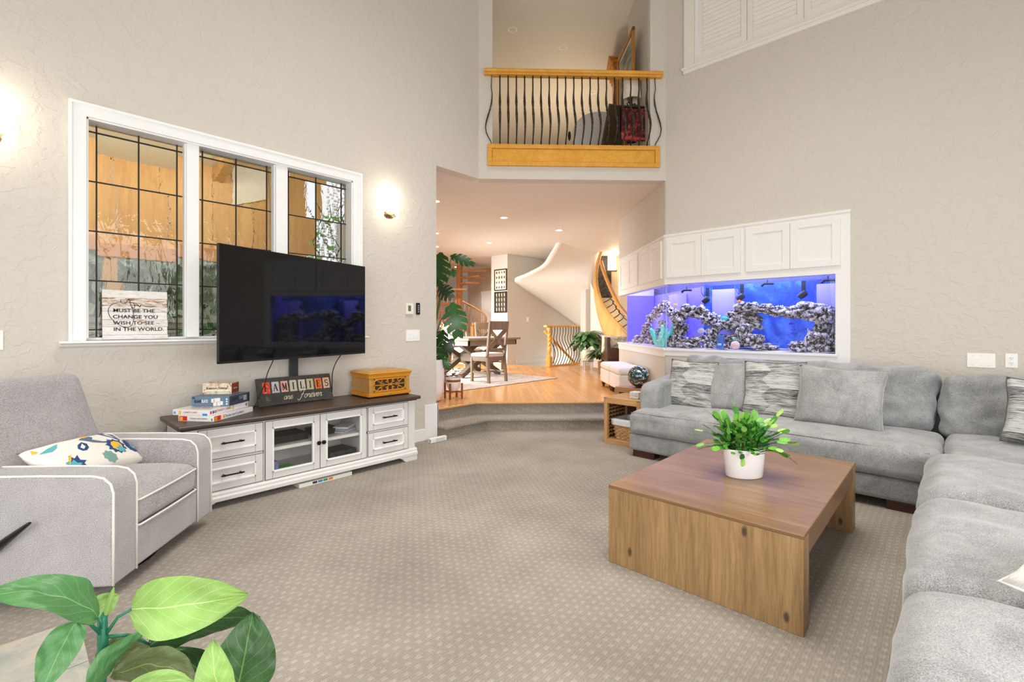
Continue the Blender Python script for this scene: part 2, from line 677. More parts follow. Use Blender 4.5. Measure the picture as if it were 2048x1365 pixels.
# ------------------------------------------------------------------ steps up to the hall
ZL = 0.305
def nose_poly(y, S, xl, inset=0.0):
    """front edge of a step: along the left wall, then at 45 degrees"""
    xc = S - y
    return [(xl, y), (xc, y)]
b = B()
stp = thing('carpeted_step', 'low carpeted step with rounded edge below the wooden hall floor', 'step', (4.4, 4.4, 0))
S1, Y1 = 8.26, 4.20
def band(z0, z1, S, y, Sb, yb, xl):
    a = [(xl, y), (S - y, y), (5.62, S - 5.62), (5.75, S - 5.62), (5.75, 2.9), (Sb - 2.9, 2.9)]
    return a
def step_solid(z0, z1, S, y, xl):
    bb = B()
    xr = 5.74
    bb.prism([(xl, y), (S - y, y), (xr, S - xr), (xr, 2.95), (4.55, 4.66), (xl, 4.66)], z0, z1)
    return bb
step_solid(0.0, 0.105, S1 + 0.05, Y1 + 0.035, 3.40).build('riser', CARPET, stp, world=True)
bb = step_solid(0.105, 0.152, S1, Y1, 3.384)
bb.build('tread', CARPET, stp, world=True, bevel=0.021, bseg=4)
b = B()
b.prism([(3.40, 4.575), (4.175, 4.575), (5.74, 3.01), (5.74, 3.05), (4.2, 4.62), (3.40, 4.62)], 0.152, 0.275)
b.build('upper_riser', CARPET, stp, world=True)

# hall floor: slab, planks and a rounded nosing
FLOORW = NT('maple_planks')
_v = FLOORW.coord((1, 1, 1))
_oi = FLOORW.n('ShaderNodeObjectInfo')
_ad = FLOORW.n('ShaderNodeVectorMath', operation='ADD')
_sc = FLOORW.n('ShaderNodeVectorMath', operation='SCALE')
FLOORW.l(_oi.outputs['Random'], _sc.inputs['Scale'])
_sc.inputs[0].default_value = (37, 17, 5)
FLOORW.l(FLOORW.coord((0.9, 8, 1)), _ad.inputs[0])
FLOORW.l(_sc.outputs[0], _ad.inputs[1])
_g = FLOORW.noise(_ad.outputs[0], 1.6, 4, 0.6, 0.6)
_c = FLOORW.ramp(_g, [(0.3, (210, 154, 92)), (0.5, (222, 168, 106)), (0.72, (230, 180, 120))])
_t = FLOORW.ramp(_oi.outputs['Random'], [(0.0, (238, 222, 204)), (0.5, (248, 240, 230)), (1.0, (255, 252, 248))])
FLOORW.base(FLOORW.mix(1.0, _c, _t, 'MULTIPLY'))
FLOORW.set(Roughness=0.22, Specular_IOR_Level=0.5)
FLOORW = FLOORW.m
b = B()
b.prism([(3.38, 4.605), (4.195, 4.605), (5.75, 3.05), (7.40, 4.30), (9.0, 3.4), (13.4, 3.4), (13.4, 7.19), (9.0, 7.19), (9.0, 8.42), (13.4, 8.42), (13.4, 15.5), (8.5, 15.5), (3.38, 6.25)], 0.16, 0.300)
hall = struct(b.build('floor_hall', mat('maple_subfloor', (206, 150, 92), 0.35, var=0.05)))
b = B()
b.box((0, -0.5, -0.001), (1, 0.5, 0.0045))
first = None
rng = random.Random(3)
PW = 0.0835
nq = int((2.16 + 0.85) / PW)
for i in range(nq):
    q = -0.85 + (i + 0.5) * PW
    t0 = 6.185 if q > -0.26 else max(6.44 + q + 0.02, 4.80 - q)
    t = t0
    first_len = rng.uniform(0.25, 1.2)
    tend = 11.6
    kk = 0
    while t < tend:
        L = first_len if kk == 0 else rng.uniform(0.8, 1.5)
        L = min(L, tend - t)
        x, y = (t + q) * R2, (t - q) * R2
        xe, ye = (t + L + q) * R2, (t + L - q) * R2
        t += L
        kk += 1
        if L < 0.05 or (xe > 8.95 and ye > 7.15 and ye < 8.4) or xe > 9.6 or (x > 5.6 and x < 8.0 and y > 5.9 and xe < 8.2):
            continue
        M = Matrix.Translation((x, y, 0.3005)) @ Matrix.Rotation(PI / 4, 4, 'Z') @ Matrix.Diagonal((L - 0.0014, PW - 0.0014, 1, 1))
        if first is None:
            first = b.build('plank', FLOORW, hall)
            first.matrix_basis = M
        else:
            place(first, M, hall)
b = B()
b.tube([(3.40, 4.553, 0.291), (4.166, 4.553, 0.291), (5.735, 2.984, 0.291)], 0.0155, 10)
struct(b.build('trim_2', wood('maple_nosing', (214, 160, 98), (232, 184, 124), 0, 6, 0.3)))

# ------------------------------------------------------------------ hall, dining room and stairwell shell
b = B()
b.prism([(3.24, 4.40), (4.07, 4.40), (5.77, 2.70), (9.2, 2.9), (13.4, 2.9), (13.4, 15.5), (8.45, 15.5), (3.24, 6.2)], 3.177, 3.43)
# one slab: hall ceiling below, loft floor above
struct(b.build('ceiling_hall', CEIL))
b = B(); b.prism([(3.22, 4.53), (3.38, 4.53), (3.38, 6.2), (8.59, 15.5), (8.43, 15.5), (3.22, 6.2)], 0.0, 3.176); struct(b.build('wall_dining_left', WALL))
b = B(); b.box((7.2, 13.2, 0.0), (13.4, 13.35, 3.175)); struct(b.build('wall_dining_back', WALL))
# wall with the two framed prints; beyond its corner the stairwell opens
b = B(); b.box((8.76, 8.36, 0.0), (8.94, 8.93, 3.175)); struct(b.build('wall_prints', WALL))
b = B(); b.box((8.86, 8.93, 0.0), (13.4, 9.06, 3.175)); struct(b.build('wall_back_hall', WALL))
b = B(); b.box((8.94, 8.36, -2.4), (13.4, 8.50, 3.175)); struct(b.build('wall_stairwell', WALL))
b = B(); b.box((13.3, 2.9, -2.4), (13.45, 8.4, 3.175)); struct(b.build('wall_far', WALL))
b = B(); b.box((9.0, 7.19, -2.4), (13.3, 7.21, 0.30)); struct(b.build('wall_stairwell_near', WALL))
b = B(); b.box((7.5, 2.85, 0.0), (13.4, 2.98, 3.175)); struct(b.build('wall_hall_right', WALL))
b = B(); b.box((8.735, 8.36, ZL), (8.76, 8.93, ZL + 0.18)); struct(b.build('baseboard_prints', WHITE))
b = B(); b.box((9.0, 7.15, -2.45), (13.3, 8.4, -2.4)); struct(b.build('floor_stairwell', CARPET))
b = B(); b.box((9.1, 8.345, 0.30), (13.3, 8.36, 0.42)); struct(b.build('baseboard_stairwell', WALL))

# ------------------------------------------------------------------ loft shell
b = B(); b.prism([(3.6, 2.5), (13.4, 2.5), (13.4, 13.5), (9.1, 13.5), (4.05, 4.62), (3.6, 4.62)], 6.0, 6.1); struct(b.build('ceiling_loft', CEIL))
b = B(); b.prism([(5.63, 2.85), (5.70, 2.78), (6.46, 3.49), (6.385, 3.565)], 3.43, 6.0); struct(b.build('wall_loft_right', WALL))
b = B(); b.prism([(6.46, 3.49), (9.8, 2.6), (13.3, 2.6), (13.3, 2.5), (6.4, 2.5)], 3.43, 6.0); struct(b.build('wall_loft_side', WALL))
b = B(); b.box((9.0, 13.3, 3.43), (13.4, 13.45, 6.0)); struct(b.build('wall_loft_back', WALL))
b = B(); b.box((13.3, 2.5, 3.43), (13.45, 13.4, 6.0)); struct(b.build('wall_loft_far', WALL))
b = B(); b.prism([(4.05, 4.62), (4.2, 4.62), (9.2, 13.4), (9.05, 13.4)], 3.43, 6.0); struct(b.build('wall_loft_left', WALL))
# ------------------------------------------------------------------ leaded window on the left wall
def ripple_glass(name, ior=1.12, scale=14, strength=0.35, tint=(1, 1, 1), streak=(1, 1, 0.35)):
    t = NT(name)
    t.t.nodes.remove(t.p)
    rf = t.n('ShaderNodeBsdfRefraction')
    rf.inputs['IOR'].default_value = ior
    rf.inputs['Roughness'].default_value = 0.0
    rf.inputs['Color'].default_value = tint + (1,)
    gl = t.n('ShaderNodeBsdfGlossy')
    gl.inputs['Roughness'].default_value = 0.03
    mx = t.n('ShaderNodeMixShader')
    mx.inputs[0].default_value = 0.05
    bp = t.n('ShaderNodeBump')
    bp.inputs['Strength'].default_value = strength
    bp.inputs['Distance'].default_value = 0.02
    t.l(t.noise(t.coord(streak), scale, 3, 0.55, 0.6), bp.inputs['Height'])
    t.l(bp.outputs[0], rf.inputs['Normal'])
    t.l(bp.outputs[0], gl.inputs['Normal'])
    t.l(rf.outputs[0], mx.inputs[1])
    t.l(gl.outputs[0], mx.inputs[2])
    t.l(mx.outputs[0], t.out.inputs[0])
    return t.m
def clear_glass(name, tint=(1, 1, 1), refl=0.06):
    t = NT(name)
    t.t.nodes.remove(t.p)
    tr = t.n('ShaderNodeBsdfTransparent')
    tr.inputs[0].default_value = tint + (1,)
    gl = t.n('ShaderNodeBsdfGlossy')
    gl.inputs['Roughness'].default_value = 0.02
    lw = t.n('ShaderNodeLayerWeight')
    lw.inputs[0].default_value = 0.25
    mx = t.n('ShaderNodeMixShader')
    t.l(t.math('MULTIPLY_ADD', lw.outputs['Facing'], 0.25, refl * 0.6), mx.inputs[0])
    t.l(tr.outputs[0], mx.inputs[1])
    t.l(gl.outputs[0], mx.inputs[2])
    t.l(mx.outputs[0], t.out.inputs[0])
    return t.m
RIPPLE = ripple_glass('rippled_glass')
BEVELG = ripple_glass('bevelled_border_glass', 1.22, 6, 0.15)
CLEAR = clear_glass('clear_glass')
LEAD = mat('lead_came', (44, 44, 42), 0.5, 0.5, var=0.1)

win = bpy.data.objects.new('window_1', None)
COL.objects.link(win)
win['kind'] = 'structure'
win.location = (1.34, 4.37, 1.2)
RM['window_1'] = Matrix.Translation((1.34, 4.37, 1.2))
XI0, XI1, ZI0, ZI1 = 0.349, 2.332, 1.215, 2.755
def casing(name, lo, hi):
    b = B(); b.box(lo, hi)
    return b.build(name, WHITE, win, bevel=0.004, world=True)
casing('casing_head', (0.275, 4.345, ZI1 - 0.006), (2.412, 4.37, 2.828))
casing('casing_side', (0.275, 4.346, 1.2), (XI0 + 0.005, 4.37, ZI1))
casing('casing_side', (XI1 - 0.005, 4.346, 1.2), (2.412, 4.37, ZI1))
b = B()  # back band round the casing
for lo, hi in (((0.262, 4.336, 1.2), (0.279, 4.37, 2.842)), ((2.408, 4.336, 1.2), (2.425, 4.37, 2.842)), ((0.279, 4.336, 2.822), (2.408, 4.37, 2.842))):
    b.box(lo, hi)
b.build('back_band', WHITE, win, world=True)
b = B()  # stool with a moulded apron below
pr = [(4.46, 1.20), (4.285, 1.20), (4.285, 1.186), (4.30, 1.18), (4.315, 1.178), (4.325, 1.166), (4.345, 1.160), (4.37, 1.150), (4.37, 1.18), (4.46, 1.18)]
MX = Matrix(((0, 0, 1, 0), (1, 0, 0, 0), (0, 1, 0, 0), (0, 0, 0, 1)))
b.prism(pr, 0.215, 2.47, MX)
b.build('stool', WHITE, win, bevel=0.003, world=True)
b = B()  # jamb liner
for lo, hi in (((XI0, 4.36, ZI0), (XI0 + 0.016, 4.52, ZI1)), ((XI1 - 0.016, 4.36, ZI0), (XI1, 4.52, ZI1)), ((XI0, 4.36, ZI1 - 0.018), (XI1, 4.52, ZI1)), ((XI0, 4.40, 1.20), (XI1, 4.52, ZI0 + 0.004))):
    b.box(lo, hi)
b.build('jamb', WHITE, win, bevel=0.002, world=True)
GL = [(0.366, 0.945), (1.018, 1.612), (1.700, 2.315)]
for x0, x1 in ((0.938, 1.022), (1.605, 1.706)):
    b = B(); b.box((x0, 4.372, ZI0), (x1, 4.50, ZI1 - 0.01))
    b.box((x0 - 0.008, 4.40, ZI0), (x1 + 0.008, 4.47, ZI1 - 0.01))
    b.build('mullion', WHITE, win, bevel=0.003, world=True)
YG = 4.475
rowz = [1.222, 1.275, 1.628, 1.981, 2.335, 2.688, 2.738]
for x0, x1 in GL:
    colx = [x0, x0 + 0.050, (x0 + x1) / 2, x1 - 0.050, x1]
    for i in range(4):
        for j in range(6):
            lo = (colx[i], YG - 0.002, rowz[j])
            hi = (colx[i + 1], YG + 0.002, rowz[j + 1])
            border = i in (0, 3) or j in (0, 5)
            g = B()
            g.grid(lambda u, v: (lo[0] + u * (hi[0] - lo[0]), YG, lo[2] + v * (hi[2] - lo[2])), 1, 1)
            g.build('pane', BEVELG if border else RIPPLE, win, world=True)
    for i in (1, 2, 3):
        b = B(); b.box((colx[i] - 0.0045, YG - 0.006, rowz[0]), (colx[i] + 0.0045, YG + 0.006, rowz[-1]))
        b.build('came_upright', LEAD, win, world=True)
    for j in (1, 2, 3, 4, 5):
        b = B(); b.box((x0, YG - 0.0055, rowz[j] - 0.0045), (x1, YG + 0.0055, rowz[j] + 0.0045))
        b.build('came_crossbar', LEAD, win, world=True)

# ------------------------------------------------------------------ porch seen through the leaded window
PINE = wood('knotty_pine', (208, 158, 92), (232, 190, 124), 2, 4, 0.5, knots=True)
t = thing('porch_canopy', 'knotty pine porch fascia and rafters beyond the leaded window', 'canopy', (1.0, 5.9, 0))
for k in range(12):
    x0 = -2.1 + k * 0.40
    b = B(); b.box((x0 + 0.003, 6.05, 2.06), (x0 + 0.397, 6.08, 3.75))
    b.build('fascia_board', PINE, t, world=True)
b = B(); b.box((-2.1, 5.98, 2.0), (2.7, 6.10, 2.14)); b.build('beam', wood('pine_beam', (200, 140, 84), (224, 170, 108), 0, 5, 0.5), t, world=True, bevel=0.006)
for x in (0.62, 2.42):
    b = B(); b.box((x, 6.0, -0.2), (x + 0.11, 6.11, 2.02)); b.build('post', PINE, t, world=True, bevel=0.006)
b = B(); b.prism([(4.55, 3.4), (6.1, 3.02), (6.1, 3.1), (4.55, 3.5)], -1.9, 1.55, MX)
b.build('soffit_panel', mat('porch_soffit', (232, 222, 196), 0.6, var=0.04), t, world=True)
PALE = mat('porch_soffit', (232, 222, 196), 0.6, var=0.04)
b = B(); b.prism([(1.676, 3.144), (2.25, 3.18), (2.25, 2.95), (1.998, 2.77), (1.686, 2.65)], -6.045, -6.025, Matrix(((1, 0, 0, 0), (0, 0, -1, 0), (0, 1, 0, 0), (0, 0, 0, 1)))); b.build('gable_panel', PALE, t, world=True)
for x in (-0.35, 1.55):
    b = B(); b.beam((x, 4.7, 3.25), (x, 6.05, 2.95), 0.09, 0.14); b.build('rafter', PINE, t, world=True)
BRICK = NT('pale_brick')
_bt = BRICK.n('ShaderNodeTexBrick')
BRICK.l(BRICK.coord((1, 1, 1), rot=(PI / 2, 0, 0)), _bt.inputs['Vector'])
_bt.inputs['Scale'].default_value = 1.0
_bt.inputs['Brick Width'].default_value = 0.22
_bt.inputs['Row Height'].default_value = 0.075
_bt.inputs['Mortar Size'].default_value = 0.006
_bt.inputs['Color1'].default_value = lin((226, 222, 212))
_bt.inputs['Color2'].default_value = lin((206, 200, 188))
_bt.inputs['Mortar'].default_value = lin((150, 146, 138))
BRICK.base(_bt.outputs['Color'])
BRICK.set(Roughness=0.85)
BRICK = BRICK.m
t = thing('brick_pier', 'pale brick pier standing on the lawn outside the leaded window', 'brick wall', (0.22, 6.3, -0.3))
b = B(); b.box((0.10, 6.3, -0.3), (0.42, 6.62, 1.98)); b.build('pier', BRICK, t, world=True)
b = B(); b.box((0.06, 6.26, 1.98), (0.46, 6.66, 2.04)); b.build('cap', mat('pier_cap', (214, 210, 200), 0.7), t, world=True)
t = thing('garden_wall', 'long low pale brick wall at the end of the lawn outside', 'brick wall', (1.0, 9.0, -0.3))
b = B(); b.box((-2.5, 9.0, -0.3), (3.1, 9.2, 1.35)); b.build('wall_body', BRICK, t, world=True)
b = B(); b.box((-2.6, 8.96, 1.35), (3.1, 9.24, 1.42)); b.build('coping', mat('coping', (200, 196, 186), 0.7), t, world=True)
LAWN = mat('lawn', (110, 158, 84), 0.9, var=0.25, vscale=3)
b = B(); b.box((-9, 4.7, -0.42), (3.2, 26, -0.3)); struct(b.build('ground', LAWN))
def leafy(name, c, r, n, m, parent=None, size=0.06, sc=(1, 1, 1), seed=1):
    """a loose ball of leaf blades"""
    rg = random.Random(seed)
    b = B()
    for _ in range(n):
        d = Vector((rg.gauss(0, 1), rg.gauss(0, 1), rg.gauss(0, 1))).normalized()
        rr = r * (0.55 + 0.45 * rg.random())
        p = Vector(c) + Vector((d.x * rr * sc[0], d.y * rr * sc[1], d.z * rr * sc[2]))
        a = Vector((rg.gauss(0, 1), rg.gauss(0, 1), rg.gauss(0, 0.6))).normalized() * size
        w = a.orthogonal().normalized() * size * 0.4
        vs = [b.b.verts.new(q) for q in (p - a, p + w, p + a, p - w)]
        b.b.faces.new(vs)
    return b.build(name, m, parent, kind='stuff')
SHRUBM = mat('shrub_leaf', (96, 130, 88), 0.7, var=0.3, vscale=6)
for i, (x, y, r, lab) in enumerate(((0.6, 7.4, 0.62, 'rounded grey-green shrub on the lawn beside the pine post'), (1.95, 7.7, 0.72, 'larger grey-green shrub on the lawn further right of the pine post'), (-0.75, 7.9, 0.6, 'grey-green shrub on the lawn behind the brick pier'))):
    t = thing('garden_shrub', lab, 'shrub', (x, y, -0.3))
    leafy('foliage', (x, y, 0.5), r, 700, SHRUBM, t, 0.1, (1, 1, 1.25), i + 5).data.transform(Matrix.Translation((-x, -y, 0.3)))
    b = B(); b.tube([(0, 0, 0), (0.02, 0, 0.7)], 0.04, 6); b.build('trunk', mat('bark', (96, 78, 60), 0.8), t)
HEDGE = mat('hedge_leaf', (184, 196, 172), 0.8, var=0.3, vscale=4)
t = thing('clipped_hedge', 'tall grey-green hedge closing the garden behind the low brick wall', 'hedge', (0, 10.5, -0.3))
rg = random.Random(2)
b = B()
for k in range(5200):
    p = Vector((rg.uniform(-9, 2.95), 10.3 + rg.uniform(-0.35, 0.35), rg.uniform(-0.3, 2.75)))
    a_ = Vector((rg.gauss(0, 1), rg.gauss(0, 1), rg.gauss(0, 1))).normalized() * 0.15
    w_ = a_.orthogonal().normalized() * 0.08
    b.b.faces.new([b.b.verts.new(q) for q in (p - a_, p + w_, p + a_, p - w_)])
b.build('foliage', HEDGE, t, world=True, kind='stuff')
b = B(); b.box((-9, 10.4, -0.3), (3.0, 10.6, 2.6)); b.build('dense_core', HEDGE, t, world=True)
# hanging vine with white drops by the right light
t = thing('hanging_vine', 'leafy vine with strings of white blossom hanging outside the right window light', 'plant', (2.35, 5.3, 2.4))
rg = random.Random(4)
VINE = mat('vine_leaf', (104, 160, 70), 0.5, var=0.2)
b = B()
stems = []
for k in range(4):
    x = 2.36 + 0.10 * k
    pts = [(x + 0.05 * math.sin(3 * s + k), 5.3 + 0.04 * math.cos(4 * s + k), 2.7 - 0.30 * s) for s in [i * 0.5 for i in range(8)]]
    stems.append(pts)
    b.tube(pts, 0.006, 5)
b.build('stem', mat('vine_stem', (70, 92, 52), 0.7), t, world=True)
for k, pts in enumerate(stems):
    for p in pts[1:]:
        b = B()
        w = rg.uniform(0.026, 0.042)
        th = rg.uniform(0, 6.28)
        ax = Vector((math.cos(th), -abs(math.sin(th)), -0.5)).normalized()
        sd = ax.orthogonal().normalized()
        b.grid(lambda u, v: Vector(p) + ax * (v * w * 2.2) + sd * ((u - 0.5) * 2 * w * math.sin(PI * min(1, v * 0.95 + 0.05)) ** 0.8), 2, 5)
        b.build('leaf', VINE, t, smooth=True, world=True)
b = B()
for k in range(5):
    for s in range(46):
        b.ball((2.50 + 0.055 * k + rg.uniform(-0.014, 0.014), 5.36 + rg.uniform(-0.02, 0.02), 2.95 - 0.032 * s), 0.017, 1)
o = b.build('blossom_string', mat('white_blossom', (240, 240, 236), 0.6), t, smooth=True, world=True, kind='stuff')

# ------------------------------------------------------------------ wall sconces
SHADE = emit('frosted_lit_glass', (255, 244, 222), 5.0)
BRONZE = mat('aged_bronze', (122, 104, 80), 0.35, 0.8, var=0.1)
def sconce(x, label):
    t = thing('wall_sconce', label, 'wall lamp', (x, 4.37, 2.50), 0, 'matching sconces on the window wall')
    b = B()
    b.lathe([(0.112, 0.0), (0.115, 0.03), (0.108, 0.09), (0.088, 0.15), (0.055, 0.20), (0.022, 0.232), (0.0, 0.24)], 20, sx=1.0, sy=0.95, a0=PI, a1=2 * PI, cap=False)
    b.build('glass_shade', SHADE, t, smooth=True)
    b = B()
    b.lathe([(0.0, -0.052), (0.03, -0.05), (0.052, -0.036), (0.058, -0.018), (0.05, 0.002), (0.0, 0.004)], 18, a0=PI, a1=2 * PI, cap=False)
    b.build('bronze_cup', BRONZE, t, smooth=40)
    b = B()
    b.tube([(-0.055, -0.012, 0.01), (-0.035, -0.07, -0.03), (0.0, -0.09, -0.044), (0.035, -0.07, -0.03), (0.055, -0.012, 0.01)], 0.009, 8)
    b.build('cradle', BRONZE, t, smooth=True)
    lamp('sconce_bulb', 'POINT', (x, 4.25, 2.70), 2.2, (1.0, 0.88, 0.70), 0.04)
    lamp('sconce_bulb', 'POINT', (x, 4.24, 2.44), 0.9, (1.0, 0.88, 0.70), 0.03)
sconce(2.745, 'lit frosted glass sconce on bronze cup between window and hall opening')
sconce(-0.10, 'lit frosted glass sconce cut by the picture edge left of the window')

# ------------------------------------------------------------------ switches and small wall fittings
PLATE = mat('plate_white', (240, 238, 232), 0.35, var=0.01)
ONW = Matrix(((1, 0, 0, 0), (0, 0, -1, 4.37), (0, 1, 0, 0), (0, 0, 0, 1)))      # local XY -> wall XZ, local Z out of the left wall
t = thing('light_switch', 'white three rocker switch plate below the thermostat', 'switch', (3.054, 4.37, 1.198))
b = B(); b.box((-0.09, -0.006, -0.063), (0.09, 0, 0.063)); b.build('wall_plate', PLATE, t, bevel=0.003)
for k in (-1, 0, 1):
    b = B(); b.box((k * 0.046 - 0.0165, -0.0095, -0.033), (k * 0.046 + 0.0165, -0.004, 0.033)); b.build('rocker', WHITE, t, bevel=0.0025)
t = thing('thermostat', 'ivory wall thermostat with narrow grey display above the switches', 'thermostat', (3.003, 4.37, 1.493))
b = B(); b.box((-0.048, -0.022, -0.060), (0.048, 0, 0.060)); b.build('housing', mat('ivory_plastic', (232, 228, 212), 0.4, var=0.01), t, bevel=0.004)
b = B(); b.box((-0.026, -0.0235, -0.026), (0.010, -0.021, 0.036)); b.build('display', mat('lcd_grey', (98, 104, 96), 0.2), t)
b = B()
for k in range(5):
    b.box((0.020, -0.0245, 0.030 - k * 0.018), (0.038, -0.021, 0.038 - k * 0.018))
b.build('button', PLATE, t, kind='stuff')
t = thing('remote_control', 'slim black remote hung on the wall right of the thermostat', 'remote', (3.117, 4.37, 1.497))
b = B(); b.box((-0.026, -0.016, -0.066), (0.026, 0, 0.066)); b.build('case', BLK, t, bevel=0.008, bseg=3)
GRAYB = mat('grey_key', (168, 168, 166), 0.5)
for z in (0.035, 0.012, -0.010, -0.034):
    b = B(); b.lathe([(0.008, 0), (0.008, 0.002), (0, 0.0022)], 10, M=Matrix.Translation((0, -0.016, z)) @ Matrix.Rotation(PI / 2, 4, 'X')); b.build('key', GRAYB, t)
t = thing('blank_wall_plate', 'white wall plate at the far left edge beside the armchair back', 'wall plate', (-0.10, 4.37, 1.212))
b = B(); b.box((-0.065, -0.006, -0.062), (0.065, 0, 0.062)); b.build('plate', PLATE, t, bevel=0.003)
b = B(); b.box((-0.016, -0.009, -0.032), (0.016, -0.005, 0.032)); b.build('rocker', WHITE, t, bevel=0.002)
t = thing('wall_socket', 'white socket plate half hidden by the right end of the media console', 'socket', (2.79, 4.37, 0.40))
b = B(); b.box((-0.04, -0.006, -0.062), (0.04, 0, 0.062)); b.build('plate', PLATE, t, bevel=0.003)
for z in (-0.024, 0.024):
    b = B(); b.box((-0.016, -0.008, z - 0.014), (0.016, -0.005, z + 0.014)); b.build('socket_face', WHITE, t, bevel=0.002)
t = thing('power_adapter', 'small white adapter block lying on carpet at the foot of the step', 'adapter', (3.30, 4.215, 0.0))
b = B(); b.box((-0.14, -0.025, 0.002), (0.09, 0.02, 0.055)); b.build('body', PLATE, t, bevel=0.005)
b = B(); b.box((-0.142, -0.020, 0.015), (-0.10, -0.024, 0.045)); b.build('dark_port', BLK, t)
b = B(); b.box((-0.06, -0.0265, 0.012), (0.06, -0.0245, 0.044)); b.build('printed_label', mat('label_grey', (205, 208, 206), 0.5), t)

# ------------------------------------------------------------------ media console
t = thing('media_console', 'long white media console with dark plank top under the television', 'cabinet', (1.755, 4.08, 0))
GREYW = mat('glazed_white', (214, 212, 209), 0.42, var=0.02)
GLAZE_GAP = mat('glaze_gap_shade', (62, 58, 54), 0.7)  # glaze lines in the mitres, and painted shade for gaps round the fronts
X0, X1, YF, YB = 0.80, 2.70, 3.835, 4.33
b = B()
b.box((X0, 4.31, 0.10), (X1, YB, 0.585))
b.box((X0, YF, 0.10), (X0 + 0.03, YB, 0.585))
b.box((X1 - 0.03, YF, 0.10), (X1, YB, 0.585))
b.box((X0, YF, 0.10), (X1, YB, 0.125))
b.box((X0, YF, 0.565), (X1, YB, 0.587))
for xr0, xr1 in ((0.88, 1.32), (2.18, 2.63)):
    b.box((xr0, YF, 0.328), (xr1, YF + 0.03, 0.354))
b.box((1.32, YF + 0.0, 0.55), (2.19, YF + 0.03, 0.57))
for x in (1.318, 2.186):
    b.box((x - 0.008, YF, 0.12), (x + 0.008, YB, 0.57))
b.box((X0, YF - 0.004, 0.10), (0.886, YF + 0.02, 0.585))
b.box((2.624, YF - 0.004, 0.10), (X1, YF + 0.02, 0.585))
b.build('carcass', GREYW, t, world=True, bevel=0.002)
b = B()
pr = [(3.790, 0.590), (3.782, 0.600), (3.782, 0.612), (3.790, 0.622), (4.345, 0.622), (4.345, 0.590)]
b.prism(pr, 0.762, 2.738, MX)
b.build('top', wood('dark_walnut_top', (58, 46, 38), (92, 76, 64), 0, 5, 0.38), t, world=True, bevel=0.004)
b = B(); b.box((0.785, 3.815, 0.578), (2.715, 4.34, 0.592)); b.build('top_moulding', wood('dark_walnut_top', (58, 46, 38), (92, 76, 64), 0, 5, 0.38), t, world=True, bevel=0.004)
b = B()
pr = [(3.80, 0.048), (3.80, 0.075), (3.812, 0.085), (3.812, 0.10), (3.825, 0.112), (3.84, 0.114), (4.33, 0.114), (4.33, 0.048)]
b.prism(pr, 0.785, 2.715, MX)
b.build('base_moulding', GREYW, t, world=True, bevel=0.003)
for xa, sg in ((0.79, 1), (2.71, -1)):
    b = B()
    pl = [(0, 0), (0.13, 0), (0.15, 0.012), (0.155, 0.03), (0.19, 0.04), (0.20, 0.05), (0, 0.05)]
    b.prism([(xa + sg * x, z) for x, z in pl], -3.835, -3.805, Matrix(((1, 0, 0, 0), (0, 0, -1, 0), (0, 1, 0, 0), (0, 0, 0, 1))))
    b.build('foot', GREYW, t, world=True)
    b = B(); b.box((min(xa, xa + sg * 0.06), 4.25, 0), (max(xa, xa + sg * 0.06), 4.32, 0.05)); b.build('foot', GREYW, t, world=True)
def panel_front(name, x0, x1, z0, z1, glass=False):
    """frame with a moulded inner lip; returns it"""
    b = B()
    w = 0.052
    yb, yf = YF + 0.012, YF - 0.006
    for lo, hi in (((x0, yf, z0), (x0 + w, yb, z1)), ((x1 - w, yf, z0), (x1, yb, z1)), ((x0 + w, yf, z1 - w), (x1 - w, yb, z1)), ((x0 + w, yf, z0), (x1 - w, yb, z0 + w))):
        b.box(lo, hi)
    if not glass:
        b.box((x0 + w, yb - 0.008, z0 + w), (x1 - w, yb, z1 - w))
    o = b.build(name, GREYW, t, world=True, bevel=0.0015)
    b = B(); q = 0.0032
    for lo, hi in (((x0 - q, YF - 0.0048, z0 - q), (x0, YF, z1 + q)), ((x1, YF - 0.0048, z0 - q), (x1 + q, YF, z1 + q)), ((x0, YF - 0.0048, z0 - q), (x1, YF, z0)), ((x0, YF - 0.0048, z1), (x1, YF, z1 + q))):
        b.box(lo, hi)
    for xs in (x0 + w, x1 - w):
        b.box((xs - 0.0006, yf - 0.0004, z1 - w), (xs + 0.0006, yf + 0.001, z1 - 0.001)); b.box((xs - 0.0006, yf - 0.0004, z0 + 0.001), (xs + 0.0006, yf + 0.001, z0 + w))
    b.build('dark_reveal', GLAZE_GAP, o, world=True)
    b = B()
    l = 0.013
    xa, xb, za, zb = x0 + w - 0.004, x1 - w + 0.004, z0 + w - 0.004, z1 - w + 0.004
    for lo, hi in (((xa, yf - 0.007, za), (xa + l, yb, zb)), ((xb - l, yf - 0.007, za), (xb, yb, zb)), ((xa, yf - 0.007, zb - l), (xb, yb, zb)), ((xa, yf - 0.007, za), (xb, yb, za + l))):
        b.box(lo, hi)
    b.build('moulding', WHITE, o, world=True, bevel=0.003)
    return o
def pull(o, x, z):
    b = B()
    b.tube([(x - 0.075, YF - 0.034, z), (x + 0.075, YF - 0.034, z)], 0.0055, 8)
    for s in (-0.055, 0.055):
        b.tube([(x + s, YF - 0.0, z), (x + s, YF - 0.034, z)], 0.005, 6)
        b.tube([(x + s - 0.006, YF - 0.034, z), (x + s + 0.006, YF - 0.034, z)], 0.0075, 8)
    b.build('handle', BLACKM, o, world=True, smooth=40)
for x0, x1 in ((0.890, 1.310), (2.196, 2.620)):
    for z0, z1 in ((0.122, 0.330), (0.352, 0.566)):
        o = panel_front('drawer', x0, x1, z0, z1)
        pull(o, (x0 + x1) / 2, (z0 + z1) / 2)
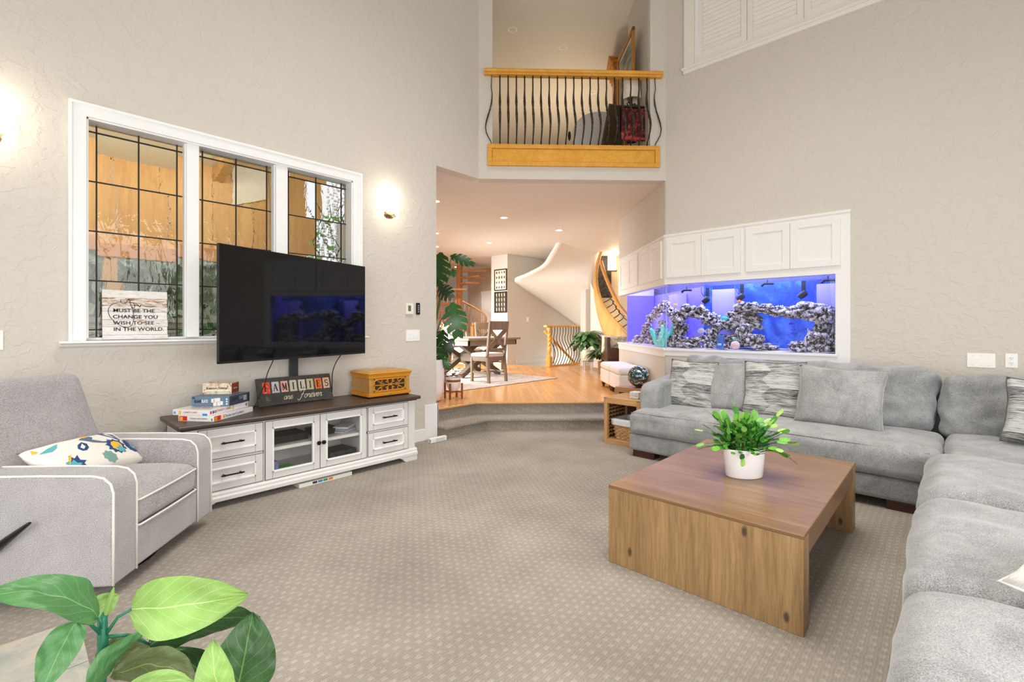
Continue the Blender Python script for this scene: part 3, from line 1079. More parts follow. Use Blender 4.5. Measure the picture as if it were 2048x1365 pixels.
for x0, x1, kx in ((1.329, 1.752, 1.735), (1.757, 2.178, 1.776)):
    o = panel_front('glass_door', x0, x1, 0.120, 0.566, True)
    b = B(); b.grid(lambda u, v: (x0 + 0.05 + u * (x1 - x0 - 0.1), YF + 0.004, 0.17 + v * 0.35), 1, 1)
    b.build('glass', CLEAR, o, world=True)
    b = B(); b.lathe([(0.006, 0), (0.006, 0.014), (0.016, 0.018), (0.0175, 0.027), (0.012, 0.034), (0, 0.036)], 14, M=Matrix.Translation((kx, YF - 0.006, 0.335)) @ Matrix.Rotation(PI / 2, 4, 'X'))
    b.build('knob', BLACKM, o, world=True, smooth=40)
b = B(); b.box((1.325, 3.86, 0.326), (2.18, 4.31, 0.350)); b.build('shelf', GREYW, t, world=True)

# things on the console shelves
def slab_box(name, label, cat, c, size, rz, m, group=None, lid=None):
    o = thing(name, label, cat, c, rz, group)
    b = B(); b.box((-size[0] / 2, -size[1] / 2, 0), (size[0] / 2, size[1] / 2, size[2]))
    b.build('box_body', m, o, bevel=0.002)
    return o
slab_box('game_case', 'green plastic case lying inside the left glass door of the console', 'case', (1.50, 3.96, 0.126), (0.20, 0.14, 0.028), 0.2, mat('green_case', (70, 190, 70), 0.3))
slab_box('document_pile', 'blue and white stack standing at the left inside the console', 'paper stack', (1.40, 3.94, 0.126), (0.07, 0.16, 0.11), 0.0, mat('blue_stack', (98, 106, 150), 0.5, var=0.3, vscale=30))
slab_box('set_top_box', 'flat dark set top box on the console shelf behind left glass', 'media box', (1.56, 4.08, 0.351), (0.30, 0.24, 0.055), 0, BLK)
for k in range(3):
    slab_box('disc_case', 'white edged disc case %s of three on the console shelf behind right glass' % ('at the bottom', 'in the middle', 'on top')[k], 'disc case', (2.05 + 0.008 * k, 4.02, 0.351 + 0.018 * k), (0.19, 0.135, 0.016), 0.5 + 0.1 * k, mat('disc_case_%d' % k, ((190, 190, 196), (150, 160, 180), (206, 206, 206))[k], 0.4), 'disc cases on the console shelf')
slab_box('player', 'dark flat player on the console shelf behind right glass', 'media player', (1.90, 4.10, 0.351), (0.22, 0.22, 0.045), 0, BLK)
slab_box('cable_box', 'dark cable tangle box on the console floor behind right glass', 'media box', (2.02, 4.08, 0.126), (0.26, 0.22, 0.06), 0.1, mat('dark_box', (62, 64, 66), 0.6, var=0.5, vscale=40))
slab_box('game_board', 'flat white board game box pushed under the console', 'board game', (1.80, 3.95, 0.0), (0.46, 0.28, 0.032), 0.02, mat('white_carton', (226, 224, 214), 0.5, var=0.03))
o = bpy.data.objects['game_board']
for k, cc in enumerate(((60, 50, 60), (60, 130, 190), (70, 140, 70), (220, 120, 50))):
    b = B(); b.box((-0.12 + k * 0.045, -0.1412, 0.010), (-0.082 + k * 0.045, -0.1402, 0.028)); b.build('printed_patch', mat('patch_%d' % k, cc, 0.5), o)
# ------------------------------------------------------------------ television on its pole
t = thing('television', 'large flat black television angled over the console on a pole', 'television', (1.75, 4.25, 0.622))
tl, tr_ = Vector((0.978, 3.695, 0)), Vector((2.340, 4.140, 0))
d = (tr_ - tl).normalized()
nrm = Vector((d.y, -d.x, 0))
Wt = (tr_ - tl).length
MT = frame_M((tl.x, tl.y, 1.038), d, (0, 0, 1))                # local X along the screen, Y up, Z towards the room
Ht = 0.84
SCREEN = NT('screen_glass')
SCREEN.base(SCREEN.ramp(SCREEN.noise(SCREEN.coord(), 3, 1), [(0.3, (6, 6, 8)), (0.7, (9, 8, 10))]))
SCREEN.set(Roughness=0.04, Specular_IOR_Level=0.3)
SCREEN = SCREEN.m
b = B(); b.box((0.006, 0.016, -0.004), (Wt - 0.006, Ht - 0.006, 0.0), MT); b.build('screen', SCREEN, t, world=True)
b = B()
for lo, hi in (((0, 0, -0.02), (0.006, Ht, 0.002)), ((Wt - 0.006, 0, -0.02), (Wt, Ht, 0.002)), ((0, Ht - 0.006, -0.02), (Wt, Ht, 0.002)), ((0, 0, -0.02), (Wt, 0.016, 0.002))):
    b.box(lo, hi, MT)
b.build('bezel', mat('bezel_black', (20, 20, 21), 0.35, var=0.02), t, world=True, bevel=0.001)
b = B(); b.box((0.004, 0.004, -0.03), (Wt - 0.004, Ht - 0.004, -0.018), MT); b.box((0.3, 0.06, -0.065), (Wt - 0.3, 0.5, -0.03), MT)
b.build('back_shell', BLK, t, world=True, bevel=0.004)
b = B(); b.box((1.70, 4.295, 0.622), (1.768, 4.335, 1.66)); b.build('pole', mat('pole_graphite', (52, 53, 54), 0.45, 0.3, var=0.02), t, world=True, bevel=0.003)
b = B(); b.box((1.50, 4.20, 0.6225), (1.98, 4.34, 0.629)); b.build('base_plate', BLK, t, world=True, bevel=0.002)
b = B()
c0 = MT @ Vector((Wt * 0.55, 0.35, -0.06))
b.beam((1.734, 4.315, 1.38), (c0.x, c0.y, 1.38), 0.05, 0.10)
b.build('swivel_arm', BLK, t, world=True)
b = B(); b.lathe([(0.021, 0), (0.021, 0.02)], 16, M=Matrix.Translation((1.735, 4.285, 1.03)) @ Matrix.Rotation(PI / 2, 4, 'X')); b.build('cable_ring', BLK, t, world=True)
b = B()
# two leads drop from the set
for i, (pts, lab) in enumerate((
        ([(1.46, 3.95, 1.14), (1.452, 4.0, 1.04), (1.425, 4.06, 0.92), (1.41, 4.08, 0.83), (1.375, 4.09, 0.74), (1.34, 4.10, 0.65), (1.325, 4.12, 0.628)], 'thin black lead hanging from the television left of the letter sign'),
        ([(2.14, 4.13, 1.16), (2.12, 4.17, 1.05), (2.075, 4.20, 0.96), (2.05, 4.215, 0.87), (2.048, 4.22, 0.77), (2.055, 4.24, 0.66), (2.06, 4.28, 0.628)], 'thin black lead hanging from the television right of the letter sign'))):
    b = B()
    P = [Vector(p) for p in pts]
    fine = []
    for k in range(len(P) - 1):
        p0, p1, p2, p3 = P[max(0, k - 1)], P[k], P[k + 1], P[min(len(P) - 1, k + 2)]
        for s in range(5):
            u = s / 5
            fine.append(0.5 * ((2 * p1) + (p2 - p0) * u + (2 * p0 - 5 * p1 + 4 * p2 - p3) * u * u + (3 * p1 - p0 - 3 * p2 + p3) * u ** 3))
    fine.append(P[-1])
    b.tube(fine, 0.0042, 6)
    tag(b.build('power_lead', BLK, smooth=True), lab, 'cable', 'leads of the television')

# ------------------------------------------------------------------ letter sign: FAMILIES are Forever
SERIF = {  # strokes on a 0..1 box: (x0, z0, x1, z1, thick?)
    'F': [(.22, 0, .22, 1, 1), (.1, 1, .9, 1, 0), (.22, .52, .66, .52, 0), (.1, 0, .42, 0, 0), (.9, 1, .9, .78, 0), (.66, .62, .66, .42, 0)],
    'A': [(.05, 0, .46, 1, 0), (.46, 1, .84, 0, 1), (.22, .36, .68, .36, 0), (-.05, 0, .22, 0, 0), (.66, 0, 1.02, 0, 0)],
    'M': [(.12, 0, .12, 1, 0), (.12, 1, .5, .12, 1), (.5, .12, .86, 1, 0), (.86, 1, .86, 0, 1), (-.02, 0, .28, 0, 0), (.7, 0, 1.04, 0, 0), (-.02, 1, .2, 1, 0), (.8, 1, 1.04, 1, 0)],
    'I': [(.5, 0, .5, 1, 1), (.26, 0, .74, 0, 0), (.26, 1, .74, 1, 0)],
    'L': [(.26, 0, .26, 1, 1), (.08, 1, .46, 1, 0), (.08, 0, .9, 0, 0), (.9, 0, .9, .26, 0)],
    'E': [(.24, 0, .24, 1, 1), (.08, 1, .86, 1, 0), (.24, .52, .66, .52, 0), (.08, 0, .9, 0, 0), (.86, 1, .86, .78, 0), (.9, 0, .9, .24, 0), (.66, .62, .66, .42, 0)],
}
t = thing('letter_sign', 'dark wooden sign reading FAMILIES are Forever leaning on the wall', 'sign', (1.73, 4.23, 0.6225))
MS = frame_M((1.405, 4.20, 0.624), (0.652, 0.012, 0), (0, 0.075, 0.235))
t_b = NT('chalky_black')
_n = t_b.noise(t_b.coord(), 22, 5, 0.7)
t_b.base(t_b.ramp(_n, [(0.35, (58, 56, 52)), (0.62, (74, 70, 64)), (0.75, (138, 130, 108))]))
t_b.set(Roughness=0.75)
SW, SH = 0.652, 0.243
b = B(); b.box((0, 0, -0.016), (SW, SH, 0), MS); b.build('board', t_b.m, t, world=True, bevel=0.002)
TILEC = [((236, 84, 40), (220, 66, 30)), ((230, 190, 160), (170, 196, 216)), ((226, 104, 62), (222, 206, 190)), ((206, 190, 150), (196, 206, 196)), ((228, 206, 182), (206, 196, 196)), ((224, 190, 150), (180, 190, 150)), ((240, 130, 44), (236, 100, 40)), ((226, 216, 196), (226, 150, 110))]
INK = mat('black_ink', (16, 14, 14), 0.7)
for k, ch in enumerate('FAMILIES'):
    x0 = 0.045 + k * 0.0755
    z0 = 0.108
    c1, c2 = TILEC[k]
    tm = NT('letter_tile_%d' % k)
    tm.base(tm.ramp(tm.noise(tm.coord(), 60, 4, 0.7), [(0.38, c1), (0.5, c2), (0.6, c1), (0.7, (238, 232, 222))]))
    tm.set(Roughness=0.7)
    b = B()
    rg = random.Random(k)
    edge = []
    for s in range(24):
        a = s / 24 * 4
        e = int(a); f = a - e
        px, pz = [(f, 0), (1, f), (1 - f, 1), (0, 1 - f)][e]
        edge.append((x0 + px * 0.060 + rg.uniform(-.0015, .0015), z0 + pz * 0.098 + rg.uniform(-.0015, .0015)))
    b.prism(edge, 0.0, 0.0022, MS)
    o = b.build('letter_tile', tm.m, t, world=True)
    b = B()
    LW, LH = 0.036, 0.060
    lx, lz = x0 + 0.012, z0 + 0.018
    if ch == 'S':
        pts = []
        for s in range(25):
            a = s / 24
            if a < 0.5:
                th = math.radians(20 + a * 2 * 250)
                pts.append((lx + LW * (0.5 + 0.38 * math.cos(th)), lz + LH * (0.74 + 0.24 * math.sin(th)), 0.003))
            else:
                th = math.radians(90 - (a - 0.5) * 2 * 250)
                pts.append((lx + LW * (0.5 + 0.42 * math.cos(th)), lz + LH * (0.26 + 0.26 * math.sin(th)), 0.003))
        b.tube(pts, 0.0034, 5, M=MS)
    else:
        for (a0, c0, a1, c1_, th) in SERIF[ch]:
            p = (lx + a0 * LW, lz + c0 * LH, 0.003)
            q = (lx + a1 * LW, lz + c1_ * LH, 0.003)
            b.beam(MS @ Vector(p), MS @ Vector(q), 0.0085 if th else 0.0036, 0.0024, (MS.to_3x3() @ Vector((0, 0, 1))))
    b.build('letter', INK, o, world=True)
CREAM = mat('cream_ink', (232, 222, 192), 0.7)
def script_stroke(b, pts, r, M, n=6):
    P = [Vector((p[0], p[1], 0.0015)) for p in pts]
    fine = []
    for k in range(len(P) - 1):
        p0, p1, p2, p3 = P[max(0, k - 1)], P[k], P[k + 1], P[min(len(P) - 1, k + 2)]
        for s in range(n):
            u = s / n
            fine.append(0.5 * ((2 * p1) + (p2 - p0) * u + (2 * p0 - 5 * p1 + 4 * p2 - p3) * u * u + (3 * p1 - p0 - 3 * p2 + p3) * u ** 3))
    fine.append(P[-1])
    b.tube(fine, r, 5, M=M)
def script_word(word, x, y, h, M, r, b):
    """joined-up handwriting; glyph strokes on a unit x-height, slanted"""
    G = {
        'a': (0.95, [[(.75, .8), (.4, 1.0), (.08, .55), (.2, .05), (.55, .2), (.78, .95), (.70, .25), (.85, .02), (1.05, .3)]]),
        'r': (0.8, [[(.0, .3), (.22, .95), (.3, .8), (.62, .9), (.52, .3), (.66, .0), (.9, .3)]]),
        'e': (0.75, [[(.0, .3), (.5, .62), (.55, .95), (.3, .98), (.12, .5), (.3, .0), (.62, .1), (.85, .4)]]),
        'o': (0.85, [[(.5, 1.0), (.14, .7), (.16, .15), (.5, .0), (.74, .5), (.5, 1.0), (.65, .82), (.95, .85)]]),
        'v': (0.8, [[(.0, .6), (.18, .98), (.26, .1), (.42, .05), (.72, .95), (.8, .8), (1.0, .85)]]),
        'F': (1.35, [[(.1, 1.7), (.5, 2.15), (1.1, 2.0), (1.75, 2.25)], [(1.05, 2.0), (.8, 1.0), (.45, -.2), (.05, -.5), (-.2, -.1)], [(.45, .9), (.8, 1.1), (1.25, .95)]]),
    }
    sl = 0.35
    for ch in word:
        w, st = G[ch]
        for s in st:
            script_stroke(b, [(x + (p[0] + sl * p[1]) * h, y + p[1] * h) for p in s], r, M)
        x += w * h
    return x
b = B()
x = script_word('are', 0.205, 0.042, 0.030, MS, 0.0019, b)
script_word('Forever', 0.335, 0.040, 0.034, MS, 0.0022, b)
b.build('script_lettering', CREAM, t, world=True, kind='stuff')

# ------------------------------------------------------------------ honey wood record player box
t = thing('record_player', 'honey wooden record player box with scrollwork grille on console right end', 'record player', (2.51, 4.12, 0.6225))
HON = wood('honey_wood', (196, 124, 24), (226, 156, 44), 0, 8, 0.3)
HSIDE = wood('honey_veneer', (176, 128, 62), (200, 152, 84), 0, 10, 0.35)
xa, xb, ya, yb, z0 = 2.275, 2.735, 3.955, 4.30, 0.6225
def rp(name, lo, hi, m=HON, bv=0.004):
    b = B(); b.box(lo, hi); return b.build(name, m, t, world=True, bevel=bv)
rp('foot_strip', (xa + .01, ya + .01, z0), (xb - .01, yb - .01, z0 + 0.012), BLK)
rp('plinth', (xa - .004, ya - .004, z0 + 0.012), (xb + .004, yb, z0 + 0.045))
rp('case', (xa + .012, ya + .012, z0 + 0.045), (xb - .012, yb, z0 + 0.185), HSIDE)
for x in (xa + 0.008, xb - 0.040):
    rp('corner_post', (x, ya + .006, z0 + 0.045), (x + 0.032, ya + 0.03, z0 + 0.185), HSIDE)
rp('lid_lower', (xa, ya, z0 + 0.185), (xb, yb, z0 + 0.222))
rp('lid_moulding', (xa - .006, ya - .006, z0 + 0.208), (xb + .006, yb, z0 + 0.220))
b = B()
lo = [(xa - .012, ya - .012), (xb + .012, ya - .012), (xb + .012, yb), (xa - .012, yb)]
b.prism(lo, z0 + 0.222, z0 + 0.236)
b.build('lid', HON, t, world=True, bevel=0.005)
b = B()
vs0 = [b.b.verts.new((x, y, z0 + 0.236)) for x, y in ((xa - .006, ya - .006), (xb + .006, ya - .006), (xb + .006, yb), (xa - .006, yb))]
vs1 = [b.b.verts.new((x, y, z0 + 0.250)) for x, y in ((xa + .03, ya + .03), (xb - .03, ya + .03), (xb - .03, yb - .01), (xa + .03, yb - .01))]
b.b.faces.new(vs1)
for k in range(4):
    b.b.faces.new((vs0[k], vs0[(k + 1) % 4], vs1[(k + 1) % 4], vs1[k]))
b.build('lid_top', HSIDE, t, world=True)
gx0, gx1, gz0, gz1 = xa + 0.055, xb - 0.055, z0 + 0.058, z0 + 0.176
rp('speaker_cloth', (gx0, ya + 0.008, gz0), (gx1, ya + 0.0125, gz1), mat('speaker_cloth', (58, 40, 26), 0.9), 0)
g = rp('grille_frame', (gx0, ya + 0.0085, gz0), (gx0 + 0.010, ya + 0.0115, gz1), HON, 0)
b = B()
yy = ya + 0.007
for lo, hi in (((gx0 - .002, yy - .002, gz0 - .002), (gx0 + .010, yy + .003, gz1 + .002)), ((gx1 - .010, yy - .002, gz0 - .002), (gx1 + .002, yy + .003, gz1 + .002)), ((gx0, yy - .002, gz0 - .002), (gx1, yy + .003, gz0 + .009)), ((gx0, yy - .002, gz1 - .009), (gx1, yy + .003, gz1 + .002)), ((gx0, yy - .002, (gz0 + gz1) / 2 - .004), (gx1, yy + .003, (gz0 + gz1) / 2 + .004))):
    b.box(lo, hi)
cx, cz = (gx0 + gx1) / 2, (gz0 + gz1) / 2
for sx in (-1, 1):
    for sz in (-1, 1):
        for off, r0 in ((0.038, 0.020), (0.098, 0.017)):
            pts = []
            for s in range(19):
                a = s / 18
                th = a * 1.6 * PI + PI * 0.5
                r = r0 * (1 - 0.72 * a)
                pts.append((cx + sx * (off + r * math.cos(th)), yy, cz + sz * (0.033 + r * math.sin(th))))
            b.tube(pts, 0.0034, 5)
        b.tube([(cx, yy, cz + sz * 0.004), (cx + sx * 0.02, yy, cz + sz * 0.012), (cx + sx * 0.038, yy, cz + sz * 0.053)], 0.0034, 5)
        b.tube([(cx + sx * 0.062, yy, cz + sz * 0.012), (cx + sx * 0.10, yy, cz + sz * 0.012), (cx + sx * 0.14, yy, cz + sz * 0.05)], 0.0034, 5)
        b.tube([(gx1 if sx > 0 else gx0, yy, cz + sz * 0.035), (cx + sx * 0.135, yy, cz + sz * 0.053)], 0.004, 5)
b.build('scroll_grille', HON, t, world=True)
b = B(); b.lathe([(0.016, 0), (0.014, 0.003), (0, 0.004)], 14, sy=0.45, M=Matrix.Translation((cx, ya - .004, z0 + 0.028)) @ Matrix.Rotation(PI / 2, 4, 'X')); b.build('badge', mat('pewter', (150, 148, 140), 0.4, 0.6), t, world=True)

# ------------------------------------------------------------------ pile of game boxes
def game_box(name, label, corner, dirx, diry, size, m_lo, side_m=None):
    """corner = front corner on the pile; dirx/diry its two horizontal edges"""
    o = thing(name, label, 'board game', corner, 0, 'board games piled on the console')
    dx, dy = Vector(dirx).normalized(), Vector(diry).normalized()
    M = Matrix(((dx.x, dy.x, 0, corner[0]), (dx.y, dy.y, 0, corner[1]), (0, 0, 1, corner[2]), (0, 0, 0, 1)))
    b = B(); b.box((0.0015, 0.0015, 0), (size[0] - 0.0015, size[1] - 0.0015, size[2] * 0.55), M); b.build('tray', m_lo, o, world=True, bevel=0.001)
    b = B(); b.box((0, 0, size[2] * 0.10), (size[0], size[1], size[2]), M); b.build('lid', side_m or m_lo, o, world=True, bevel=0.0015)
    return o, M
def face_text(o, M, face, s, m, x, z, size, size_x=1.0, fname=None, shear=0, fat=0, stretch=1.0):
    """lettering on the lid's front (x) or side (y) face"""
    R = M.to_3x3()
    if face == 'x':
        MM = M @ Matrix(((1, 0, 0, x), (0, 0, -1, -0.0004), (0, 1, 0, z), (0, 0, 0, 1)))
    else:
        MM = M @ Matrix(((0, 0, -1, -0.0004), (-1, 0, 0, x), (0, 1, 0, z), (0, 0, 0, 1)))
    return text('lettering', s, m, o, MM, size, sx=stretch, shear=shear, fat=fat)
def face_patch(o, M, face, m, x0, x1, z0, z1, name='printed_patch'):
    b = B()
    if face == 'x':
        b.box((x0, -0.0006, z0), (x1, 0.0, z1), M)
    else:
        b.box((-0.0006, x0, z0), (0.0, x1, z1), M)
    return b.build(name, m, o, world=True)
WCART = mat('white_carton_gloss', (240, 238, 234), 0.35, var=0.01)
PUR = mat('purple_ink', (84, 62, 118), 0.5)
RED = mat('red_ink', (222, 44, 36), 0.45)
YEL = mat('yellow_ink', (244, 196, 50), 0.45)
BLU = mat('blue_ink', (60, 150, 214), 0.45)
PINK = mat('crimson_ink', (196, 60, 90), 0.45)
TEAL = mat('green_ink', (40, 150, 130), 0.45)
# lowest: corner at the front; the long side runs back to the right, the short one back to the left
cz0 = 0.6225
o, M = game_box('board_game', 'white game box with purple lettering, lowest of the pile on the console', (0.975, 3.806, cz0), (0.811, 0.585, 0), (-0.585, 0.811, 0), (0.415, 0.275, 0.040), WCART)
face_text(o, M, 'x', 'Chutes and Ladders', PUR, 0.205, 0.021, 0.026, shear=0.25)
face_text(o, M, 'y', 'Chutes and Ladders', PUR, 0.115, 0.021, 0.017, shear=0.25)
for f, xs in (('x', (0.008, 0.072)), ('y', (0.205, 0.268))):
    face_patch(o, M, f, RED, xs[0], xs[1], 0.004, 0.036)
    face_patch(o, M, f, YEL, xs[0] + (0.006 if f == 'x' else 0.034), xs[0] + (0.030 if f == 'x' else 0.058), 0.006, 0.030, 'yellow_corner')
face_patch(o, M, 'x', YEL, 0.092, 0.108, 0.010, 0.034, 'figure_print')
face_patch(o, M, 'y', TEAL, 0.006, 0.016, 0.006, 0.024, 'green_corner')
o, M = game_box('board_game', 'white game box with pink lettering, second from the bottom of the pile', (0.955, 3.836, cz0 + 0.041), (0.811, 0.585, 0), (-0.585, 0.811, 0), (0.405, 0.285, 0.041), WCART)
face_text(o, M, 'x', 'CANDY LAND', PINK, 0.145, 0.022, 0.024, stretch=0.95)
face_text(o, M, 'y', 'CANDY LAND', PINK, 0.145, 0.022, 0.017)
for x, mm in ((0.012, RED), (0.034, PUR), (0.052, BLU), (0.066, YEL)):
    face_patch(o, M, 'x', mm, x, x + 0.014, 0.010, 0.030, 'figure_print')
face_patch(o, M, 'x', YEL, 0.232, 0.246, 0.008, 0.034, 'gingerbread_print')
face_patch(o, M, 'x', mat('grey_print', (140, 140, 150), 0.5), 0.375, 0.395, 0.010, 0.032, 'barcode')
face_patch(o, M, 'y', BLU, 0.012, 0.050, 0.002, 0.016, 'blue_print')
face_patch(o, M, 'y', YEL, 0.218, 0.236, 0.008, 0.032, 'gingerbread_print')
face_patch(o, M, 'y', BLU, 0.262, 0.275, 0.010, 0.026, 'blue_corner')
b = B()
for k, mm in enumerate(range(1)):
    b.prism([(0.05, 0.05), (0.36, 0.04), (0.34, 0.24), (0.06, 0.2)], 0.0412, 0.0416, M)
b.build('cover_art', mat('candy_cover', (230, 200, 196), 0.4, var=0.35, vscale=45), o, world=True)
SLATE = mat('slate_blue', (104, 130, 152), 0.45, var=0.08)
SLATED = mat('dark_slate', (62, 76, 90), 0.45, var=0.06)
o, M = game_box('board_game', 'slate blue game box, third up in the pile on the console', (1.105, 3.912, cz0 + 0.083), (0.756, 0.654, 0), (-0.713, 0.701, 0), (0.250, 0.272, 0.074), SLATE, SLATE)
face_patch(o, M, 'x', SLATED, 0.002, 0.248, 0.003, 0.072, 'dark_side')
face_text(o, M, 'x', 'BLANK', mat('near_black_ink', (34, 40, 48), 0.5), 0.065, 0.046, 0.034, stretch=0.62, fat=0.0008)
face_text(o, M, 'x', 'SLATE', mat('pale_ink', (150, 168, 182), 0.5), 0.148, 0.046, 0.034, stretch=0.62, fat=0.0008)
face_patch(o, M, 'x', RED, 0.040, 0.098, 0.0185, 0.021, 'red_line')
face_patch(o, M, 'x', WCART, 0.172, 0.212, 0.018, 0.058, 'card_print')
face_patch(o, M, 'x', BLK, 0.234, 0.2495, 0.003, 0.072, 'black_spine')
R_ = Matrix.Rotation(PI / 2, 4, 'Z')
face_text(o, M, 'y', 'BLANK', mat('near_black_ink', (34, 40, 48), 0.5), 0.226, 0.037, 0.030, stretch=0.55, fat=0.0008)
face_text(o, M, 'y', 'SLATE', WCART, 0.178, 0.037, 0.030, stretch=0.55, fat=0.0008)
for x, z in ((0.10, 0.044), (0.118, 0.040), (0.078, 0.046), (0.104, 0.014), (0.076, 0.016), (0.058, 0.022)):
    face_patch(o, M, 'y', WCART, x - 0.012, x + 0.012, z - 0.012, z + 0.016, 'card_print')
for z in (0.012, 0.030, 0.048):
    face_patch(o, M, 'y', WCART, 0.012, 0.024, z, z + 0.010, 'icon_print')
face_patch(o, M, 'y', SLATED, 0.248, 0.268, 0.056, 0.070, 'icon_print')
RN = NT('torn_paper')
RN.base(RN.ramp(RN.noise(RN.coord(), 24, 5, 0.7, 1.0), [(0.36, (150, 96, 60)), (0.46, (226, 204, 176)), (0.62, (242, 232, 212)), (0.72, (190, 140, 100))]))
RN.set(Roughness=0.5)
o, M = game_box('board_game', 'small cream and rust game box on top of the pile', (1.150, 4.018, cz0 + 0.158), (0.62, 0.785, 0), (-0.78, 0.625, 0), (0.135, 0.205, 0.085), RN.m, RN.m)
face_text(o, M, 'y', 'Ransom Notes', INK, 0.105, 0.047, 0.024, fat=0.0003)
face_patch(o, M, 'y', mat('cream_band', (248, 240, 222), 0.5), 0.015, 0.185, 0.024, 0.036, 'cream_band')
face_patch(o, M, 'x', mat('rust_print', (142, 66, 36), 0.5, var=0.4, vscale=50), 0.006, 0.130, 0.004, 0.080, 'rust_side')
face_text(o, M, 'x', 'Ransom', CREAM, 0.068, 0.042, 0.020)

# ------------------------------------------------------------------ plank sign in the window
t = thing('plank_sign', 'whitewashed plank sign with black quotation standing on the window stool', 'sign', (0.63, 4.40, 1.201))
MP = frame_M((0.440, 4.385, 1.203), (0.380, 0, 0), (0, 0.03, 0.36))
PLANKM = NT('whitewashed_plank')
_oi = PLANKM.n('ShaderNodeObjectInfo')
_n = PLANKM.noise(PLANKM.coord((1.0, 1, 7)), 16, 5, 0.72, 0.6)
_sh = PLANKM.math('ADD', _n, PLANKM.math('MULTIPLY', PLANKM.math('SUBTRACT', _oi.outputs['Random'], 0.5), 0.16))
PLANKM.base(PLANKM.ramp(_sh, [(0.30, (142, 92, 44)), (0.38, (178, 134, 88)), (0.44, (214, 208, 202)), (0.75, (240, 238, 236))]))
PLANKM.set(Roughness=0.7)
pz = [0, 0.035, 0.095, 0.145, 0.205, 0.25, 0.305, 0.362]
for k in range(7):
    b = B(); b.box((0, pz[k] + 0.0006, -0.014), (0.380 - 0.003 * (k % 2), pz[k + 1] - 0.0006, 0.0 + 0.0012 * (k % 3)), MP)
    b.build('plank', PLANKM.m, t, world=True, bevel=0.001)
for s, x, y in (('MUST BE THE', 0.058, 0.212), ('CHANGE YOU', 0.056, 0.166), ('WISH TO SEE', 0.058, 0.121), ('IN THE WORLD.', 0.060, 0.075)):
    text('lettering', s, INK, t, MP @ Matrix.Translation((x, y, 0.0028)), 0.036, 'LEFT', sx=1.12, fat=0.0004)
b = B()
sc_ = lambda X, Y: (0.002 + (X - 50) / 1480 * 0.380, 0.360 - (Y - 105) / 1160 * 0.360)
st = [(445, 320), (440, 380), (490, 415), (550, 400), (590, 340), (618, 300), (640, 350), (670, 460), (700, 560), (720, 680), (722, 800), (690, 900), (620, 970), (540, 975), (420, 930), (300, 840), (210, 740), (168, 620), (190, 510), (270, 430), (400, 388), (560, 372), (690, 385), (748, 430), (745, 500), (715, 520), (690, 490)]
script_stroke(b, [sc_(*p) for p in st], 0.0017, MP @ Matrix.Translation((0, 0, 0.002)), 5)
st = [(690, 385), (760, 395), (820, 440), (870, 490), (895, 425), (940, 440), (1000, 470), (1080, 475), (1240, 460)]
script_stroke(b, [sc_(*p) for p in st], 0.0017, MP @ Matrix.Translation((0, 0, 0.002)), 5)
b.build('script_you', INK, t, world=True, kind='stuff')
# ------------------------------------------------------------------ aquarium: white cabinetry round the tank
t = thing('aquarium_cabinet', 'white shaker cabinetry wrapping the corner above and around the lit aquarium', 'cabinet', (5.75, 2.68, 1.0))
MF = Matrix(((0, 1, 0, 5.75), (-1, 0, 0, 2.68), (0, 0, 1, 0), (0, 0, 0, 1)))     # front: X runs away from the corner along -y, Y into the wall
MD = MDW                                                                          # diagonal: X runs away from the corner, Y into the tank
YO = -0.012
def cab(name, M, lo, hi, par=None, bv=0.002, m=CABW):
    b = B(); b.box(lo, hi, M); return b.build(name, m, par or t, world=True, bevel=bv)
cab('fascia', MF, (0.0, -0.012, 1.835), (1.95, 0.10, 2.455))
cab('fascia', MD, (0.0, -0.012, 1.835), (2.275, 0.10, 2.455))
b = B()
prf = [(0.02, 2.440), (-0.018, 2.440), (-0.024, 2.450), (-0.024, 2.470), (-0.012, 2.478), (0.02, 2.478)]
for M_, L in ((MF, 1.955), (MD, 2.285)):
    b.prism(prf, 0, L, M_ @ Matrix(((0, 0, 1, 0), (1, 0, 0, 0), (0, 1, 0, 0), (0, 0, 0, 1))))
b.build('cornice', CABW, t, world=True, bevel=0.002)
def shaker(M, x0, x1, z0, z1):
    b = B()
    w = 0.072
    y0, y1 = -0.033, -0.013
    for lo, hi in (((x0, y0, z0), (x0 + w, y1, z1)), ((x1 - w, y0, z0), (x1, y1, z1)), ((x0 + w, y0, z1 - w), (x1 - w, y1, z1)), ((x0 + w, y0, z0), (x1 - w, y1, z0 + w))):
        b.box(lo, hi)
    b.b.transform(M)
    o = b.build('door', CABW, t, world=True, bevel=0.0015)
    b = B(); b.box((x0 + w - 0.002, y0 + 0.011, z0 + w - 0.002), (x1 - w + 0.002, y1, z1 - w + 0.002), M)
    b.build('panel', CABW, o, world=True)
for x0, x1 in ((0.028, 0.471), (0.474, 0.918), (0.975, 1.420), (1.423, 1.870)):
    shaker(MF, x0, x1, 1.918, 2.415)
for x0, x1 in ((0.075, 0.545), (0.549, 1.02), (1.10, 1.60), (1.604, 2.12)):
    shaker(MD, x0, x1, 1.918, 2.415)
cab('stile', MF, (1.830, -0.012, 0.925), (1.95, 0.03, 1.835))
cab('bottom_rail', MF, (0.0, -0.010, 0.925), (1.83, 0.03, 0.995))
cab('tank_ledge', MF, (0.0, -0.026, 0.988), (1.845, 0.05, 1.018), bv=0.004)
cab('tank_stop', MF, (1.826, -0.024, 1.0), (1.845, 0.03, 1.842), bv=0.003)
cab('bottom_rail', MD, (0.0, -0.010, 0.905), (2.275, 0.03, 0.992))
cab('tank_ledge', MD, (-0.011, -0.026, 0.988), (2.29, 0.05, 1.018), bv=0.004)

